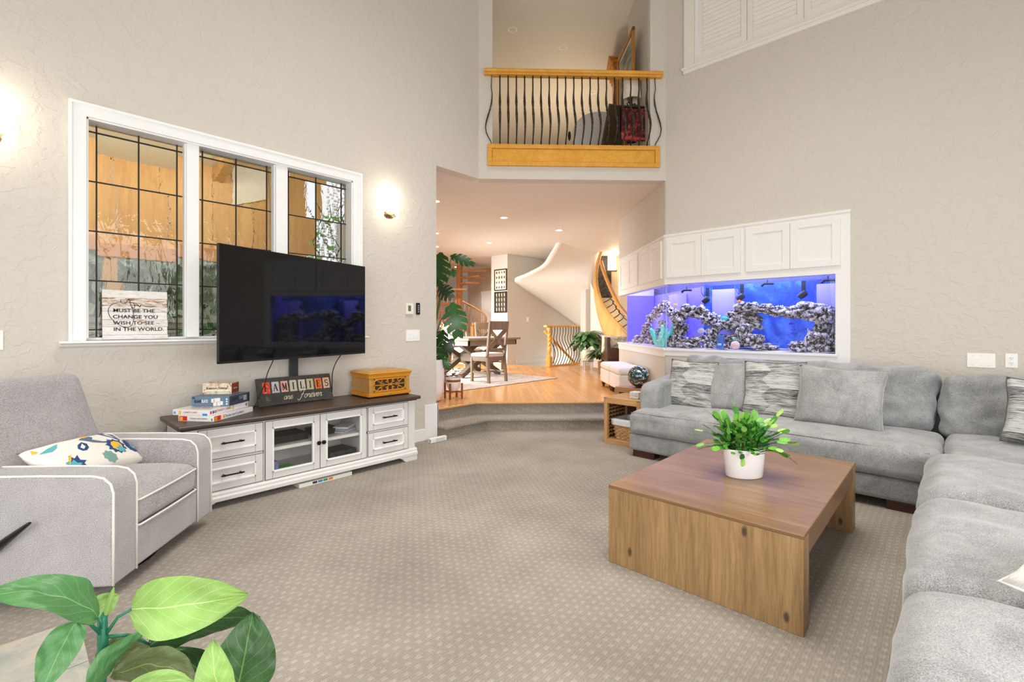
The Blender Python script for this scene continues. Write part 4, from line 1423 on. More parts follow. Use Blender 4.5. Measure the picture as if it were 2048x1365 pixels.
# the tank
def mix_glass(name, tint, refl):
    return clear_glass(name, tint, refl)
TANKG = clear_glass('tank_glass', (0.93, 0.96, 1.0), 0.035)
t = thing('aquarium', 'large corner reef aquarium lit blue and violet, built into the wall', 'aquarium', (6.1, 1.8, 1.0))
def ap(s, o, z):       # point on the diagonal run, o metres into the tank
    return (5.75 + (s + o) * R2, 2.68 + (s - o) * R2, z)
DEPTH = 0.62
XB = 5.75 + DEPTH
# where the two back panels meet
sB = (XB - 5.75 - DEPTH * R2) / R2
pB = ap(sB, DEPTH, 0)
b = B(); b.grid(lambda u, v: (5.775, 0.862 + u * (2.67 - 0.862), 1.0 + 0.84 * v), 1, 1); b.build('front_glass', TANKG, t, world=True)
b = B(); b.grid(lambda u, v: ap(0.012 + u * 2.24, 0.02, 1.0 + 0.84 * v), 1, 1); b.build('side_glass', TANKG, t, world=True)
b = B(); b.grid(lambda u, v: ap(2.25, 0.02 + u * (DEPTH - 0.02), 1.0 + 0.84 * v), 1, 1); b.build('end_glass', TANKG, t, world=True)
b = B(); b.tube([(5.776, 2.676, 1.0), (5.776, 2.676, 1.84)], 0.007, 8); b.build('glass_seam', mat('silicone', (150, 170, 200), 0.2), t, world=True)
BACKB = NT('blue_tank_back')
_n = BACKB.noise(BACKB.coord(), 2.6, 4, 0.6, 0.6)
_v2 = BACKB.n('ShaderNodeTexVoronoi')
_v2.inputs['Scale'].default_value = 16
BACKB.l(BACKB.coord(), _v2.inputs['Vector'])
_d = BACKB.ramp(_v2.outputs['Distance'], [(0.10, (0.0, 0.0, 0.0)), (0.24, (1.0, 1.0, 1.0))])
_c = BACKB.ramp(_n, [(0.32, (12, 36, 104)), (0.50, (30, 72, 160)), (0.68, (90, 134, 214))])
BACKB.base(BACKB.mix(0.55, _c, _d, 'MULTIPLY'))
BACKB.set(Roughness=0.4)
VIOLB = mat('violet_tank_back', (120, 112, 214), 0.45, var=0.12, vscale=2.5)
b = B(); b.box((XB, 0.852, 0.99), (XB + 0.012, pB[1], 1.84)); b.build('back_panel', BACKB.m, t, world=True)
b = B(); b.box((5.78, 0.846, 0.99), (XB, 0.858, 1.84)); b.build('right_end_panel', VIOLB, t, world=True)
b = B(); b.box((sB, DEPTH, 0.99), (2.25, DEPTH + 0.012, 1.84), MDW); b.build('back_panel', VIOLB, t, world=True)
b = B(); b.prism([(5.765, 0.852), (XB, 0.852), (pB[0], pB[1]), ap(2.25, DEPTH, 0)[:2], ap(2.25, 0.012, 0)[:2], ap(0.0, 0.012, 0)[:2], (5.765, 2.67)], 0.98, 0.99); b.build('tank_floor', mat('tank_floor', (90, 90, 110), 0.6), t, world=True)
# white sand bed with an uneven top
b = B()
def sand(u, v):
    s = u * 4.1
    if s < 1.82:
        x, y = 5.78 + v * (DEPTH - 0.04), 0.862 + s
        k = max(0.0, (s - 1.45) / 0.37)
        y = y + k * 0.0
        if s > 1.3:
            y = min(y, 2.665 - v * 0.26)
    else:
        q = ap((s - 1.82) * 0.98 + v * sB, 0.024 + v * (DEPTH - 0.04), 0)
        x, y = q[0], q[1]
    return (x, y, 1.022 + 0.010 * noise.noise((x * 7, y * 7, 0)) + 0.012 * v)
b.grid(sand, 80, 12)
b.build('sand_bed', mat('white_sand', (226, 222, 236), 0.9, var=0.12, vscale=150, bump=0.5, bscale=220), t, smooth=True, world=True, kind='stuff')
OVF = mat('overflow_acrylic', (160, 150, 226), 0.35, var=0.05, vscale=4)
def overflow(name, x0, x1, y0, y1):
    b = B(); b.box((x0, y0, 1.0), (x1, y1, 1.775)); o = b.build(name, OVF, t, world=True, bevel=0.003)
    b = B()
    n = int((y1 - y0) / 0.022)
    for k in range(n):
        b.box((x0 - 0.001, y0 + 0.012 + k * 0.022, 1.778), (x0 + 0.008, y0 + 0.022 + k * 0.022, 1.818))
    b.box((x0 - 0.002, y0, 1.818), (x0 + 0.009, y1, 1.826))
    b.build('weir_comb', mat('weir_dark', (40, 44, 96), 0.4), o, world=True, kind='stuff')
overflow('overflow_box', 6.20, 6.36, 0.87, 1.10)
overflow('overflow_box', 6.22, 6.36, 1.98, 2.26)
b = B(); b.box((sB + 0.55, DEPTH - 0.16, 1.0), (sB + 0.85, DEPTH - 0.005, 1.775), MDW); b.build('overflow_box', OVF, t, world=True, bevel=0.003)
b = B(); b.grid(lambda u, v: (5.78 + u * DEPTH * 0.98, 0.862 + v * 1.55, 1.805), 1, 1)
WATER = NT('water_surface')
WATER.t.nodes.remove(WATER.p)
_tr = WATER.n('ShaderNodeBsdfTransparent'); _tr.inputs[0].default_value = (0.86, 0.93, 1.0, 1)
_gl = WATER.n('ShaderNodeBsdfGlossy'); _gl.inputs['Roughness'].default_value = 0.02
_bp = WATER.n('ShaderNodeBump'); _bp.inputs['Strength'].default_value = 0.3
WATER.l(WATER.noise(WATER.coord(), 12, 3), _bp.inputs['Height']); WATER.l(_bp.outputs[0], _gl.inputs['Normal'])
_mx = WATER.n('ShaderNodeMixShader'); _mx.inputs[0].default_value = 0.10
WATER.l(_tr.outputs[0], _mx.inputs[1]); WATER.l(_gl.outputs[0], _mx.inputs[2]); WATER.l(_mx.outputs[0], WATER.out.inputs[0])
b.build('water_surface', WATER.m, t, world=True)
# tank lights sit above the water inside the hood
b = B()
LEDM = emit('blue_led', (120, 130, 255), 6.0)
for x, y in ((6.02, 1.2), (6.02, 1.75), (6.02, 2.2)):
    b = B(); b.box((x - 0.09, y - 0.18, 2.142), (x + 0.09, y + 0.18, 2.16)); b.build('light_bar', LEDM, t, world=True)
    lamp('aquarium_led', 'AREA', (x, y, 2.135), 17, (0.46, 0.50, 1.0), 0.30, 0.36, (x, y, 0))
for s in (0.5, 1.1, 1.75):
    p = ap(s, 0.30, 0)
    b = B(); b.box((p[0] - 0.09, p[1] - 0.09, 2.142), (p[0] + 0.09, p[1] + 0.09, 2.16)); b.build('light_bar', LEDM, t, world=True)
    lamp('aquarium_led', 'AREA', (p[0], p[1], 2.135), 10, (0.54, 0.50, 1.0), 0.30, 0.30, (p[0], p[1], 0))

HOODM = mat('hood_inside', (70, 72, 110), 0.6)
b = B(); b.box((XB, 0.852, 1.84), (XB + 0.012, pB[1], 2.46)); b.build('hood_panel', HOODM, t, world=True)
b = B(); b.box((sB, DEPTH, 1.84), (2.26, DEPTH + 0.012, 2.46), MDW); b.build('hood_panel', HOODM, t, world=True)
b = B(); b.box((2.25, 0.09, 1.84), (2.268, DEPTH + 0.012, 2.46), MDW); b.build('hood_panel', CABW, t, world=True)
b = B(); b.box((5.87, 0.840, 1.84), (XB, 0.852, 2.46)); b.build('hood_panel', HOODM, t, world=True)
b = B(); b.prism([(5.86, 0.84), (XB, 0.84), (pB[0], pB[1]), ap(2.26, DEPTH, 0)[:2], ap(2.26, 0.10, 0)[:2], ap(0.1, 0.10, 0)[:2], (5.86, 2.6)], 2.46, 2.468); b.build('hood_top', HOODM, t, world=True)
b = B(); b.box((2.235, 0.14, 0.99), (2.249, DEPTH, 1.84), MDW); b.build('end_panel', VIOLB, t, world=True)
# live rock
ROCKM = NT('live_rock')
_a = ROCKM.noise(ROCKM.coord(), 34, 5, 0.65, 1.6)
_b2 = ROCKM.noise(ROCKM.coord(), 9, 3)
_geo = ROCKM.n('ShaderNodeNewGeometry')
_f = ROCKM.math('ADD', _a, ROCKM.math('MULTIPLY', ROCKM.math('SUBTRACT', _geo.outputs['Pointiness'], 0.5), 2.2))  # crevice shade and lit crests put into the colour by pointiness
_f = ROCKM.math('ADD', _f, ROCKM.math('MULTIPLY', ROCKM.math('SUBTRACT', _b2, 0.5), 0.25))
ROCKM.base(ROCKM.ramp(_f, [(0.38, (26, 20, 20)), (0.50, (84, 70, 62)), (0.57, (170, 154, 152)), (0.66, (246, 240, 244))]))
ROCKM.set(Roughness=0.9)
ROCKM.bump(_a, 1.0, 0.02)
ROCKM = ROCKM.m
def rock(c, r, seed, sc=(1, 1, 1), sub=4, label='', group=None):
    t = thing('live_rock', label, 'rock', c, 0, group)
    b = B()
    b.ball((0, 0, 0), 1.0, sub)
    off = Vector((seed * 3.1, seed * 1.7, seed * 0.9))
    for v in b.b.verts:
        d = v.co.normalized()
        f = 0.78 + 0.34 * noise.noise(d * 1.4 + off) + 0.26 * noise.noise(d * 3.2 + off) + 0.16 * noise.noise(d * 7.5 + off) + 0.10 * noise.noise(d * 15 + off)
        v.co = Vector((d.x * f * r * sc[0], d.y * f * r * sc[1], d.z * f * r * sc[2]))
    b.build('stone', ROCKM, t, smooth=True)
    return t
# (y, z, x, radius, (sx, sy, sz), where): front run of the tank
RK = [
    (2.60, 1.42, 6.00, 0.13, (1, .9, .9)), (2.50, 1.50, 6.03, 0.13, (1, 1.1, .7)), (2.36, 1.48, 6.03, 0.13, (1, 1.1, .75)), (2.22, 1.40, 6.05, 0.12, (1, 1.1, .8)),
    (2.12, 1.32, 6.05, 0.10, (1, 1, .9)), (2.18, 1.22, 6.02, 0.09, (1, 1, 1.1)), (2.29, 1.14, 5.98, 0.12, (1, 1.2, .5)), (2.20, 1.06, 6.0, 0.11, (1, 1, .8)),
    (2.46, 1.07, 5.95, 0.15, (1, 1.25, .62)), (2.62, 1.10, 5.98, 0.12, (1, .9, 1)), (2.63, 1.26, 6.10, 0.11, (1, 1, 1)), (2.08, 1.12, 6.05, 0.08, (1, 1, 1.3)),
    (2.00, 1.33, 6.05, 0.12, (1, 1.1, .7)), (1.90, 1.45, 6.08, 0.12, (1, 1.2, .7)), (1.78, 1.52, 6.06, 0.14, (1, 1.2, .62)), (1.62, 1.50, 6.06, 0.13, (1, 1.3, .6)),
    (1.46, 1.48, 6.06, 0.12, (1, 1.4, .6)), (1.32, 1.46, 6.06, 0.12, (1, 1.3, .7)), (1.18, 1.47, 6.05, 0.14, (1, 1.2, .8)), (1.05, 1.44, 6.03, 0.15, (1, 1.1, .9)),
    (0.95, 1.40, 5.98, 0.13, (1, .8, 1.2)), (1.00, 1.26, 6.05, 0.13, (1, .9, 1.1)), (0.92, 1.18, 6.0, 0.11, (1, .7, 1.2)), (0.94, 1.08, 5.95, 0.12, (1, .9, .9)),
    (1.06, 1.12, 5.92, 0.13, (1, 1, 1.15)), (1.19, 1.07, 5.92, 0.11, (1, 1.2, .7)),
    (1.86, 1.36, 6.12, 0.22, (.8, 1.2, .62)), (1.80, 1.24, 5.98, 0.11, (1, 1, 1.2)), (1.84, 1.14, 6.06, 0.17, (1, 1.3, .5)), (1.68, 1.13, 5.95, 0.13, (1, 1.0, .95)),
    (1.56, 1.05, 5.94, 0.11, (1, 1.35, .6)), (1.98, 1.06, 5.94, 0.07, (1, 1.2, .8)),
]
WHERE = ['top left of the front arch by the glass corner', 'on the left arch beside the corner rock', 'middle of the left arch', 'right shoulder of the left arch', 'where the left arch joins the central ridge', 'upper leg of the left arch', 'flat ledge inside the left arch', 'foot of the left arch leg', 'wide rock on the sand under the left arch', 'on the sand against the corner seam', 'dark rock behind the corner seam', 'small upright rock right of the left arch leg', 'low saddle between left arch and central ridge', 'left end of the central ridge', 'peak of the central ridge under the pump', 'ridge right of the peak', 'flat span over the blue gap', 'span left of the right overflow box', 'thick white-topped span before the right overflow box', 'upper right shoulder of the right pile', 'against the right end of the tank, upper', 'dark hanging rock at the right pile', 'against the right end, halfway up', 'bottom right corner of the tank', 'tall rock on the sand in the right pile', 'left rock of the right sand pile', 'broad mossy boulder under the central ridge', 'pale column under the central ridge', 'flat dark rock under the mossy boulder', 'rock leaning right of the mossy boulder', 'low mound on the sand at the middle', 'little rock on the sand left of the mossy boulder']
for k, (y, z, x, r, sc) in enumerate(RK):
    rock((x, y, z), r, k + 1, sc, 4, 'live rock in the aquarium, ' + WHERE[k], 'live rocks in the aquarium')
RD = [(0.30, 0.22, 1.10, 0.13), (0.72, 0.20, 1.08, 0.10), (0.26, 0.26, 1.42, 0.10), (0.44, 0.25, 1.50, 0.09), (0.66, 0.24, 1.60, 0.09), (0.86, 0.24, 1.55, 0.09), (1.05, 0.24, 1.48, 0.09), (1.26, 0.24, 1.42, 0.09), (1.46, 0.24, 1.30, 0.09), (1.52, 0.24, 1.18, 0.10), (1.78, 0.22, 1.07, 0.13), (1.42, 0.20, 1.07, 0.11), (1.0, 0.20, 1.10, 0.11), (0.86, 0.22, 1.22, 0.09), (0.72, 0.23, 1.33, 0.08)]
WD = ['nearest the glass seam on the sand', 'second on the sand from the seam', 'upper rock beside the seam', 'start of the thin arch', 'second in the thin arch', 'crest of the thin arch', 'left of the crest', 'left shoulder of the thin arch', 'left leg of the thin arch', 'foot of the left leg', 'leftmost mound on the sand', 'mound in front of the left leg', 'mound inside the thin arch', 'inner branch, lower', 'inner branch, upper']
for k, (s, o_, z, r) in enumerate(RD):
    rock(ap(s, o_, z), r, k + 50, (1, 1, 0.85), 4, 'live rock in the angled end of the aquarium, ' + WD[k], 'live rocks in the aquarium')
# coral, ornaments, fish and gear
t = thing('toadstool_coral', 'pale turquoise branching coral on the sand by the glass seam', 'coral', ap(0.34, 0.12, 1.02))
CORAL = mat('turquoise_coral', (110, 226, 214), 0.6, var=0.2, vscale=30)
rg = random.Random(9)
for k in range(9):
    a = k / 9 * 2 * PI
    b = B()
    r0 = 0.02 + 0.05 * (k % 3)
    b.tube([(r0 * math.cos(a), r0 * math.sin(a), 0), (1.3 * r0 * math.cos(a), 1.3 * r0 * math.sin(a), 0.08), (1.5 * r0 * math.cos(a + .3), 1.5 * r0 * math.sin(a + .3), 0.12 + 0.05 * (k % 4)), (1.6 * r0 * math.cos(a + .4), 1.6 * r0 * math.sin(a + .4), 0.15 + 0.05 * (k % 4))], [0.022, 0.028, 0.03, 0.016], 8)
    b.build('branch', CORAL, t, smooth=True)
t = thing('tank_ornament', 'small blue carved block ornament standing on the aquarium sand', 'ornament', (5.90, 2.04, 1.02))
b = B(); b.prism([(-0.045, 0), (0.045, 0), (0.034, 0.17), (-0.034, 0.17)], -0.035, 0.035, Matrix(((0, 0, 1, 0), (1, 0, 0, 0), (0, 1, 0, 0), (0, 0, 0, 1)))); b.build('block', mat('blue_ornament', (70, 110, 176), 0.7, var=0.3, vscale=30), t, bevel=0.008)
b = B(); b.box((-0.045, -0.02, 0.05), (-0.03, 0.02, 0.075)); b.build('brow', mat('pale_ornament', (180, 200, 226), 0.7), t)
t = thing('tank_ornament', 'small round pinkish ornament with a leafy tuft on the aquarium sand', 'ornament', (5.86, 1.86, 1.03))
b = B(); b.ball((0, 0, 0.045), 0.052, 3, (1, 1, 1.05)); b.build('body', mat('pink_ornament', (226, 190, 180), 0.7, var=0.2, vscale=60), t, smooth=True)
for k in range(7):
    a = k / 7 * 2 * PI
    b = B(); b.tube([(0.008 * math.cos(a), 0.008 * math.sin(a), 0.09), (0.02 * math.cos(a), 0.02 * math.sin(a), 0.115), (0.036 * math.cos(a), 0.036 * math.sin(a), 0.13)], [0.008, 0.008, 0.002], 6); b.build('tuft_leaf', mat('tuft_green', (120, 190, 160), 0.6), t)
def fish(c, L, col, rz, label):
    t = thing('reef_fish', label, 'fish', c, rz, 'fish in the aquarium')
    m = mat('fish_%d_%d_%d' % col, col, 0.35, var=0.1)
    b = B(); b.ball((0, 0, 0), L * 0.5, 3, (0.95, 0.22, 0.52)); b.build('body', m, t, smooth=True)
    b = B(); b.prism([(-0.42 * L, 0.0), (-0.68 * L, 0.20 * L), (-0.62 * L, 0), (-0.68 * L, -0.20 * L)], -0.004, 0.004, Matrix(((1, 0, 0, 0), (0, 0, -1, 0), (0, 1, 0, 0), (0, 0, 0, 1)))); b.build('tail_fin', m, t)
    b = B(); b.prism([(-0.25 * L, 0.2 * L), (-0.1 * L, 0.36 * L), (0.2 * L, 0.30 * L), (0.25 * L, 0.17 * L)], -0.003, 0.003, Matrix(((1, 0, 0, 0), (0, 0, -1, 0), (0, 1, 0, 0), (0, 0, 0, 1)))); b.build('dorsal_fin', m, t)
fish((5.88, 2.27, 1.24), 0.12, (200, 196, 230), 1.2, 'pale lilac fish in front of the ledge inside the left arch')
fish((5.90, 2.00, 1.40), 0.085, (80, 220, 220), 1.6, 'small turquoise fish above the mossy boulder')
fish((6.10, 1.33, 1.33), 0.05, (50, 70, 250), 1.5, 'small deep blue fish in the blue gap, upper')
fish((6.10, 1.31, 1.22), 0.045, (60, 60, 255), -1.5, 'small deep blue fish in the blue gap, lower')
fish((6.0, 1.86, 1.60), 0.06, (240, 130, 40), 1.0, 'orange fish swimming above the central ridge')
fish(ap(0.44, 0.3, 1.60), 0.055, (244, 170, 40), 2.2, 'yellow orange fish above the thin arch')
GEAR = mat('gear_black', (24, 26, 34), 0.45)
for c, lab in (((6.12, 1.88, 1.66), 'black circulation pump hanging over the central ridge'), ((6.12, 1.22, 1.66), 'black circulation pump left of the right overflow box'), ((6.12, 2.30, 1.64), 'black circulation pump hanging left of the middle overflow box')):
    t = thing('circulation_pump', lab, 'pump', c, 0, 'aquarium pumps')
    b = B(); b.lathe([(0.015, -0.05), (0.035, -0.045), (0.04, 0.01), (0.034, 0.04), (0.018, 0.05)], 14, M=Matrix.Rotation(0.9, 4, 'X')); b.build('housing', GEAR, t, smooth=40)
    b = B(); b.tube([(0.02, 0.03, 0.04), (0.06, 0.08, 0.10), (0.10, 0.10, 0.17)], 0.005, 6); b.build('pump_cable', GEAR, t)
    b = B(); b.box((0.04, -0.02, 0.02), (0.06, 0.02, 0.16)); b.build('bracket', GEAR, t)
for c, lab in (((5.98, 2.5, 1.765), 'dark probe near the water line left of the middle overflow'), ((5.98, 1.55, 1.79), 'dark nozzle at the water line above the blue gap'), ((5.98, 0.96, 1.79), 'dark nozzle at the water line before the right overflow')):
    t = thing('water_nozzle', lab, 'nozzle', c, 0, 'nozzles of the aquarium')
    b = B(); b.tube([(0, -0.07, 0), (0, 0.03, 0.005), (0, 0.06, -0.02)], [0.012, 0.014, 0.018], 8); b.build('pipe', GEAR, t)
    b = B(); b.tube([(0.0, 0.0, 0.0), (0.02, 0.0, 0.05)], 0.008, 6); b.build('clip', GEAR, t)
# ------------------------------------------------------------------ sectional sofa
def fabric(name, c1, c2, scale=260, rough=0.9, sheen=0.35, blot=0.35, weave=None):
    if name in MATS:
        return MATS[name]
    t = NT(name)
    v = t.coord()
    f1 = t.noise(v, scale, 2, 0.7)
    f2 = t.noise(v, 5.5, 4, 0.62, 0.7)
    f = t.math('MULTIPLY_ADD', f2, blot, t.math('MULTIPLY', f1, 1 - blot))
    t.base(t.ramp(f, [(0.37, c1), (0.63, c2)]))
    t.set(Roughness=rough, Specular_IOR_Level=0.15, Sheen_Weight=sheen, Sheen_Roughness=0.5)
    t.bump(f1, 0.25, 0.002)
    MATS[name] = t.m
    return t.m
CHEN = fabric('grey_chenille', (106, 107, 107), (176, 177, 177))
FOOTW = wood('dark_espresso', (58, 32, 20), (86, 50, 32), 0, 8, 0.4)
t = thing('sectional_sofa', 'large L-shaped grey chenille sectional sofa with low dark block feet', 'sofa', (4.4, 0.3, 0))
def soft(name, lo, hi, r, crown=0.0, wob=0.0, seed=0, M=None, m=CHEN, ax=2, n=3, mm=9, par=None, wsc=4.0):
    b = B(); b.rbox(lo, hi, r, crown, wob, seed, n, mm, M, ax, wsc)
    return b.build(name, m, par or t, smooth=True, world=True)
soft('base', (4.235, -0.92, 0.065), (5.64, 2.36, 0.225), 0.03, 0, 0.004, 1)
soft('base', (0.80, -0.95, 0.065), (4.24, 0.03, 0.225), 0.03, 0, 0.004, 2)
soft('back_frame', (5.36, -0.95, 0.20), (5.64, 2.36, 0.80), 0.06, 0, 0.004, 3)
# left arm: top slopes down to a rounded front
b = B()
pr = [(4.46, 0.20), (4.45, 0.60), (4.47, 0.66), (4.52, 0.70), (4.60, 0.712), (4.9, 0.735), (5.2, 0.78), (5.45, 0.80), (5.45, 0.20)]
b.prism([(x, z) for x, z in pr], -2.36, -2.16, Matrix(((1, 0, 0, 0), (0, 0, -1, 0), (0, 1, 0, 0), (0, 0, 0, 1))))
o = b.build('arm', CHEN, t, world=True, bevel=0.035, bseg=4, smooth=50)
soft('seat_cushion', (4.205, 0.035, 0.228), (5.10, 2.356, 0.452), 0.065, 0.03, 0.012, 4, mm=16)
soft('corner_seat_cushion', (4.11, -0.93, 0.228), (5.10, 0.03, 0.462), 0.065, 0.025, 0.012, 6)
soft('wing_seat_cushion', (3.07, -0.93, 0.215), (4.13, 0.125, 0.480), 0.10, 0.035, 0.018, 7, n=4)
soft('wing_seat_cushion', (2.00, -0.93, 0.215), (3.085, 0.120, 0.480), 0.10, 0.035, 0.018, 8, n=4)
soft('wing_seat_cushion', (0.86, -0.93, 0.215), (2.015, 0.125, 0.490), 0.10, 0.035, 0.018, 9, n=4)
soft('wing_back_frame', (0.80, -1.18, 0.07), (5.64, -0.93, 0.72), 0.06, 0, 0.004, 10)
# back cushions lean on the frame
for k, (y0, y1, zt) in enumerate(((1.255, 2.20, 1.0), (0.075, 1.245, 1.0), (-0.93, 0.062, 0.955))):
    M = Matrix.Translation((5.02, 0, 0.44)) @ Matrix.Rotation(math.radians(13), 4, 'Y') @ Matrix.Translation((-5.02, 0, -0.44))
    soft('back_cushion', (5.02, y0, 0.43), (5.28, y1, zt), 0.11, 0, 0.038, 20 + k * 3, M, n=4, mm=14, wsc=5.0)
for lo, hi in (((4.26, 2.10, 0), (4.38, 2.325, 0.065)), ((4.26, 0.05, 0), (4.38, 0.335, 0.065)), ((5.4, 2.1, 0), (5.55, 2.32, 0.065)), ((0.9, -0.1, 0), (1.1, 0.0, 0.065))):
    b = B(); b.box(lo, hi); b.build('foot', FOOTW, t, world=True, bevel=0.004)
PIP = fabric('chenille_piping', (96, 97, 97), (150, 151, 151))
b = B(); b.tube([(4.235, 0.10, 0.435), (4.228, 0.6, 0.442), (4.228, 1.2, 0.446), (4.228, 1.8, 0.442), (4.235, 2.33, 0.436)], 0.005, 6); b.build('welt', PIP, t, smooth=True, world=True)

# throw pillows
STRIA = NT('striated_fabric')
_v = STRIA.coord((1.0, 7.0, 7.0))
_f = STRIA.noise(STRIA.coord((9.0, 9.0, 210.0), 'Object'), 1.0, 4, 0.75, 0.3)
_co = STRIA.n('ShaderNodeSeparateXYZ')
STRIA.l(STRIA._c.outputs['Object'], _co.inputs[0])
# broad hexagon shading
_zig = STRIA.math('PINGPONG', STRIA.math('DIVIDE', _co.outputs[2], 0.16), 0.5)
_colb = STRIA.math('FRACT', STRIA.math('ADD', STRIA.math('MULTIPLY', _co.outputs[0], 2.3), STRIA.math('MULTIPLY', _zig, 0.35)))
_rowp = STRIA.math('FRACT', STRIA.math('ADD', STRIA.math('DIVIDE', _co.outputs[2], 0.32), STRIA.math('MULTIPLY', STRIA.math('FLOOR', STRIA.math('ADD', STRIA.math('MULTIPLY', _co.outputs[0], 2.3), STRIA.math('MULTIPLY', _zig, 0.35))), 0.5)))
_f = STRIA.math('SUBTRACT', STRIA.math('MULTIPLY_ADD', STRIA.math('SUBTRACT', 0.5, _rowp), 0.16, _f), 0.0)
STRIA.base(STRIA.ramp(_f, [(0.34, (58, 58, 60)), (0.44, (124, 124, 124)), (0.54, (186, 186, 182)), (0.7, (210, 210, 206))]))
STRIA.set(Roughness=0.9, Specular_IOR_Level=0.1, Sheen_Weight=0.2)
STRIA.bump(_f, 0.3, 0.003)
STRIA = STRIA.m
CHENL = fabric('grey_chenille_pillow', (112, 112, 111), (182, 182, 181))
def pillow_mesh(W, H, T, seed=0, nu=22, nv=22, pinch=0.07):
    b = B()
    def f(sg):
        def g(u, v):
            a, c = u * 2 - 1, v * 2 - 1
            e = max(0.0, (1 - a ** 2)) ** 0.5 * max(0.0, (1 - c ** 2)) ** 0.5
            th = T * (e ** 0.75) * (1 + 0.18 * noise.noise((a * 1.5 + seed, c * 1.5, sg * 3.0)))
            x = a * W / 2 * (1 - pinch * (1 - c * c) * abs(a) ** 3) + 0.01 * noise.noise((c * 2 + seed, a, 5))
            z = c * H / 2 * (1 - pinch * (1 - a * a) * abs(c) ** 3) + 0.01 * noise.noise((a * 2 + seed, c, 8))
            return (x, sg * th, z)
        return g
    b.grid(f(-1), nu, nv)
    b.grid(f(1), nu, nv)
    bmesh.ops.remove_doubles(b.b, verts=b.b.verts[:], dist=0.0005)
    return b
def pillow(label, c, face, tilt, W, H, T, m, seed=0, roll=0.0, edge=None, group='throw pillows on the sofa'):
    """c = centre of the bottom edge; face = heading (radians) the front looks to; tilt leans it back"""
    t = thing('throw_pillow', label, 'pillow', c, face + PI / 2, group)
    M = Matrix.Rotation(-tilt, 4, 'X') @ Matrix.Rotation(roll, 4, 'Y') @ Matrix.Translation((0, 0, H / 2))
    b = pillow_mesh(W, H, T, seed)
    o = b.build('cover', m, t, smooth=True)
    o.matrix_basis = M
    b = B()
    pts = []
    for k in range(4):
        for s in range(10):
            q = s / 10 * 2 - 1
            a, cc = [(q, -1), (1, q), (-q, 1), (-1, -q)][k]
            x = a * W / 2 * (1 - 0.07 * (1 - cc * cc) * abs(a) ** 3) + 0.01 * noise.noise((cc * 2 + seed, a, 5))
            z = cc * H / 2 * (1 - 0.07 * (1 - a * a) * abs(cc) ** 3) + 0.01 * noise.noise((a * 2 + seed, cc, 8))
            pts.append((x, 0, z))
    b.tube(pts, 0.005, 6, closed=True)
    o = b.build('piping', edge or m, t, smooth=True)
    o.matrix_basis = M
    return t
DKP = fabric('charcoal_piping', (70, 70, 72), (104, 104, 106))
pillow('striped grey and white pillow against the left arm of the sofa', (4.80, 1.99, 0.455), PI, 0.28, 0.50, 0.50, 0.085, STRIA, 1, 0.03, DKP)
pillow('plain grey pillow second from the left arm, behind the potted cactus', (4.84, 1.62, 0.455), PI + 0.05, 0.30, 0.50, 0.50, 0.085, CHENL, 2, -0.04)
pillow('striped grey and white pillow in the middle of the sofa behind the plant', (4.78, 1.20, 0.455), PI - 0.05, 0.26, 0.53, 0.53, 0.085, STRIA, 3, -0.03, DKP)
pillow('plain grey pillow in front of the middle back cushion', (4.66, 0.69, 0.458), PI, 0.26, 0.62, 0.51, 0.085, CHENL, 4, 0.035)
pillow('striped grey and white pillow at the corner of the sofa, cut by the picture edge', (4.72, -0.50, 0.475), PI + 0.1, 0.30, 0.50, 0.46, 0.085, STRIA, 5, 0.12, DKP)
pillow('cream and grey pillow lying on the near wing of the sofa, corner in view', (1.895, -0.275, 0.535), 2.5, 1.15, 0.42, 0.42, 0.075, fabric('cream_pillow', (206, 203, 197), (234, 231, 226)), 6, 0.0, None)

# ------------------------------------------------------------------ coffee table
t = thing('coffee_table', 'large low oak waterfall coffee table in front of the sofa', 'table', (2.98, 0.90, 0))
OAKX = wood('oak_top', (128, 96, 66), (164, 130, 96), 1, 5, 0.30, (70, 46, 30), spec=0.5, fib=0.3)
OAKE = wood('oak_end', (144, 112, 74), (192, 156, 110), 2, 8, 0.38, (60, 40, 24), knots=True, fib=0.30)
OAKR = wood('oak_side', (122, 90, 62), (156, 120, 88), 0, 6, 0.35, (70, 46, 30))
xa, xb, ya, yb, zt = 2.255, 3.705, 0.445, 1.380, 0.424
b = B(); b.box((xa + 0.105, ya + 0.002, zt - 0.105), (xb - 0.105, yb - 0.002, zt)); b.build('top', OAKX, t, world=True, bevel=0.002)
for x0, x1 in ((xa, xa + 0.1045), (xb - 0.1045, xb)):
    b = B(); b.box((x0, ya, zt - 0.016), (x1, yb, zt + 0.0003)); b.build('breadboard', wood('oak_breadboard', (122, 90, 60), (160, 124, 86), 1, 5, 0.32, (70, 46, 30)), t, world=True, bevel=0.002)
    b = B(); b.box((x0 + 0.0005, ya + 0.0005, 0.0), (x1 - 0.0005, yb - 0.0005, zt - 0.0163)); b.build('slab_leg', OAKE, t, world=True, bevel=0.0025)
b = B(); b.box((xa + 0.1045, ya, zt - 0.106), (xb - 0.1045, ya + 0.03, zt - 0.002)); b.build('apron', OAKR, t, world=True, bevel=0.002)

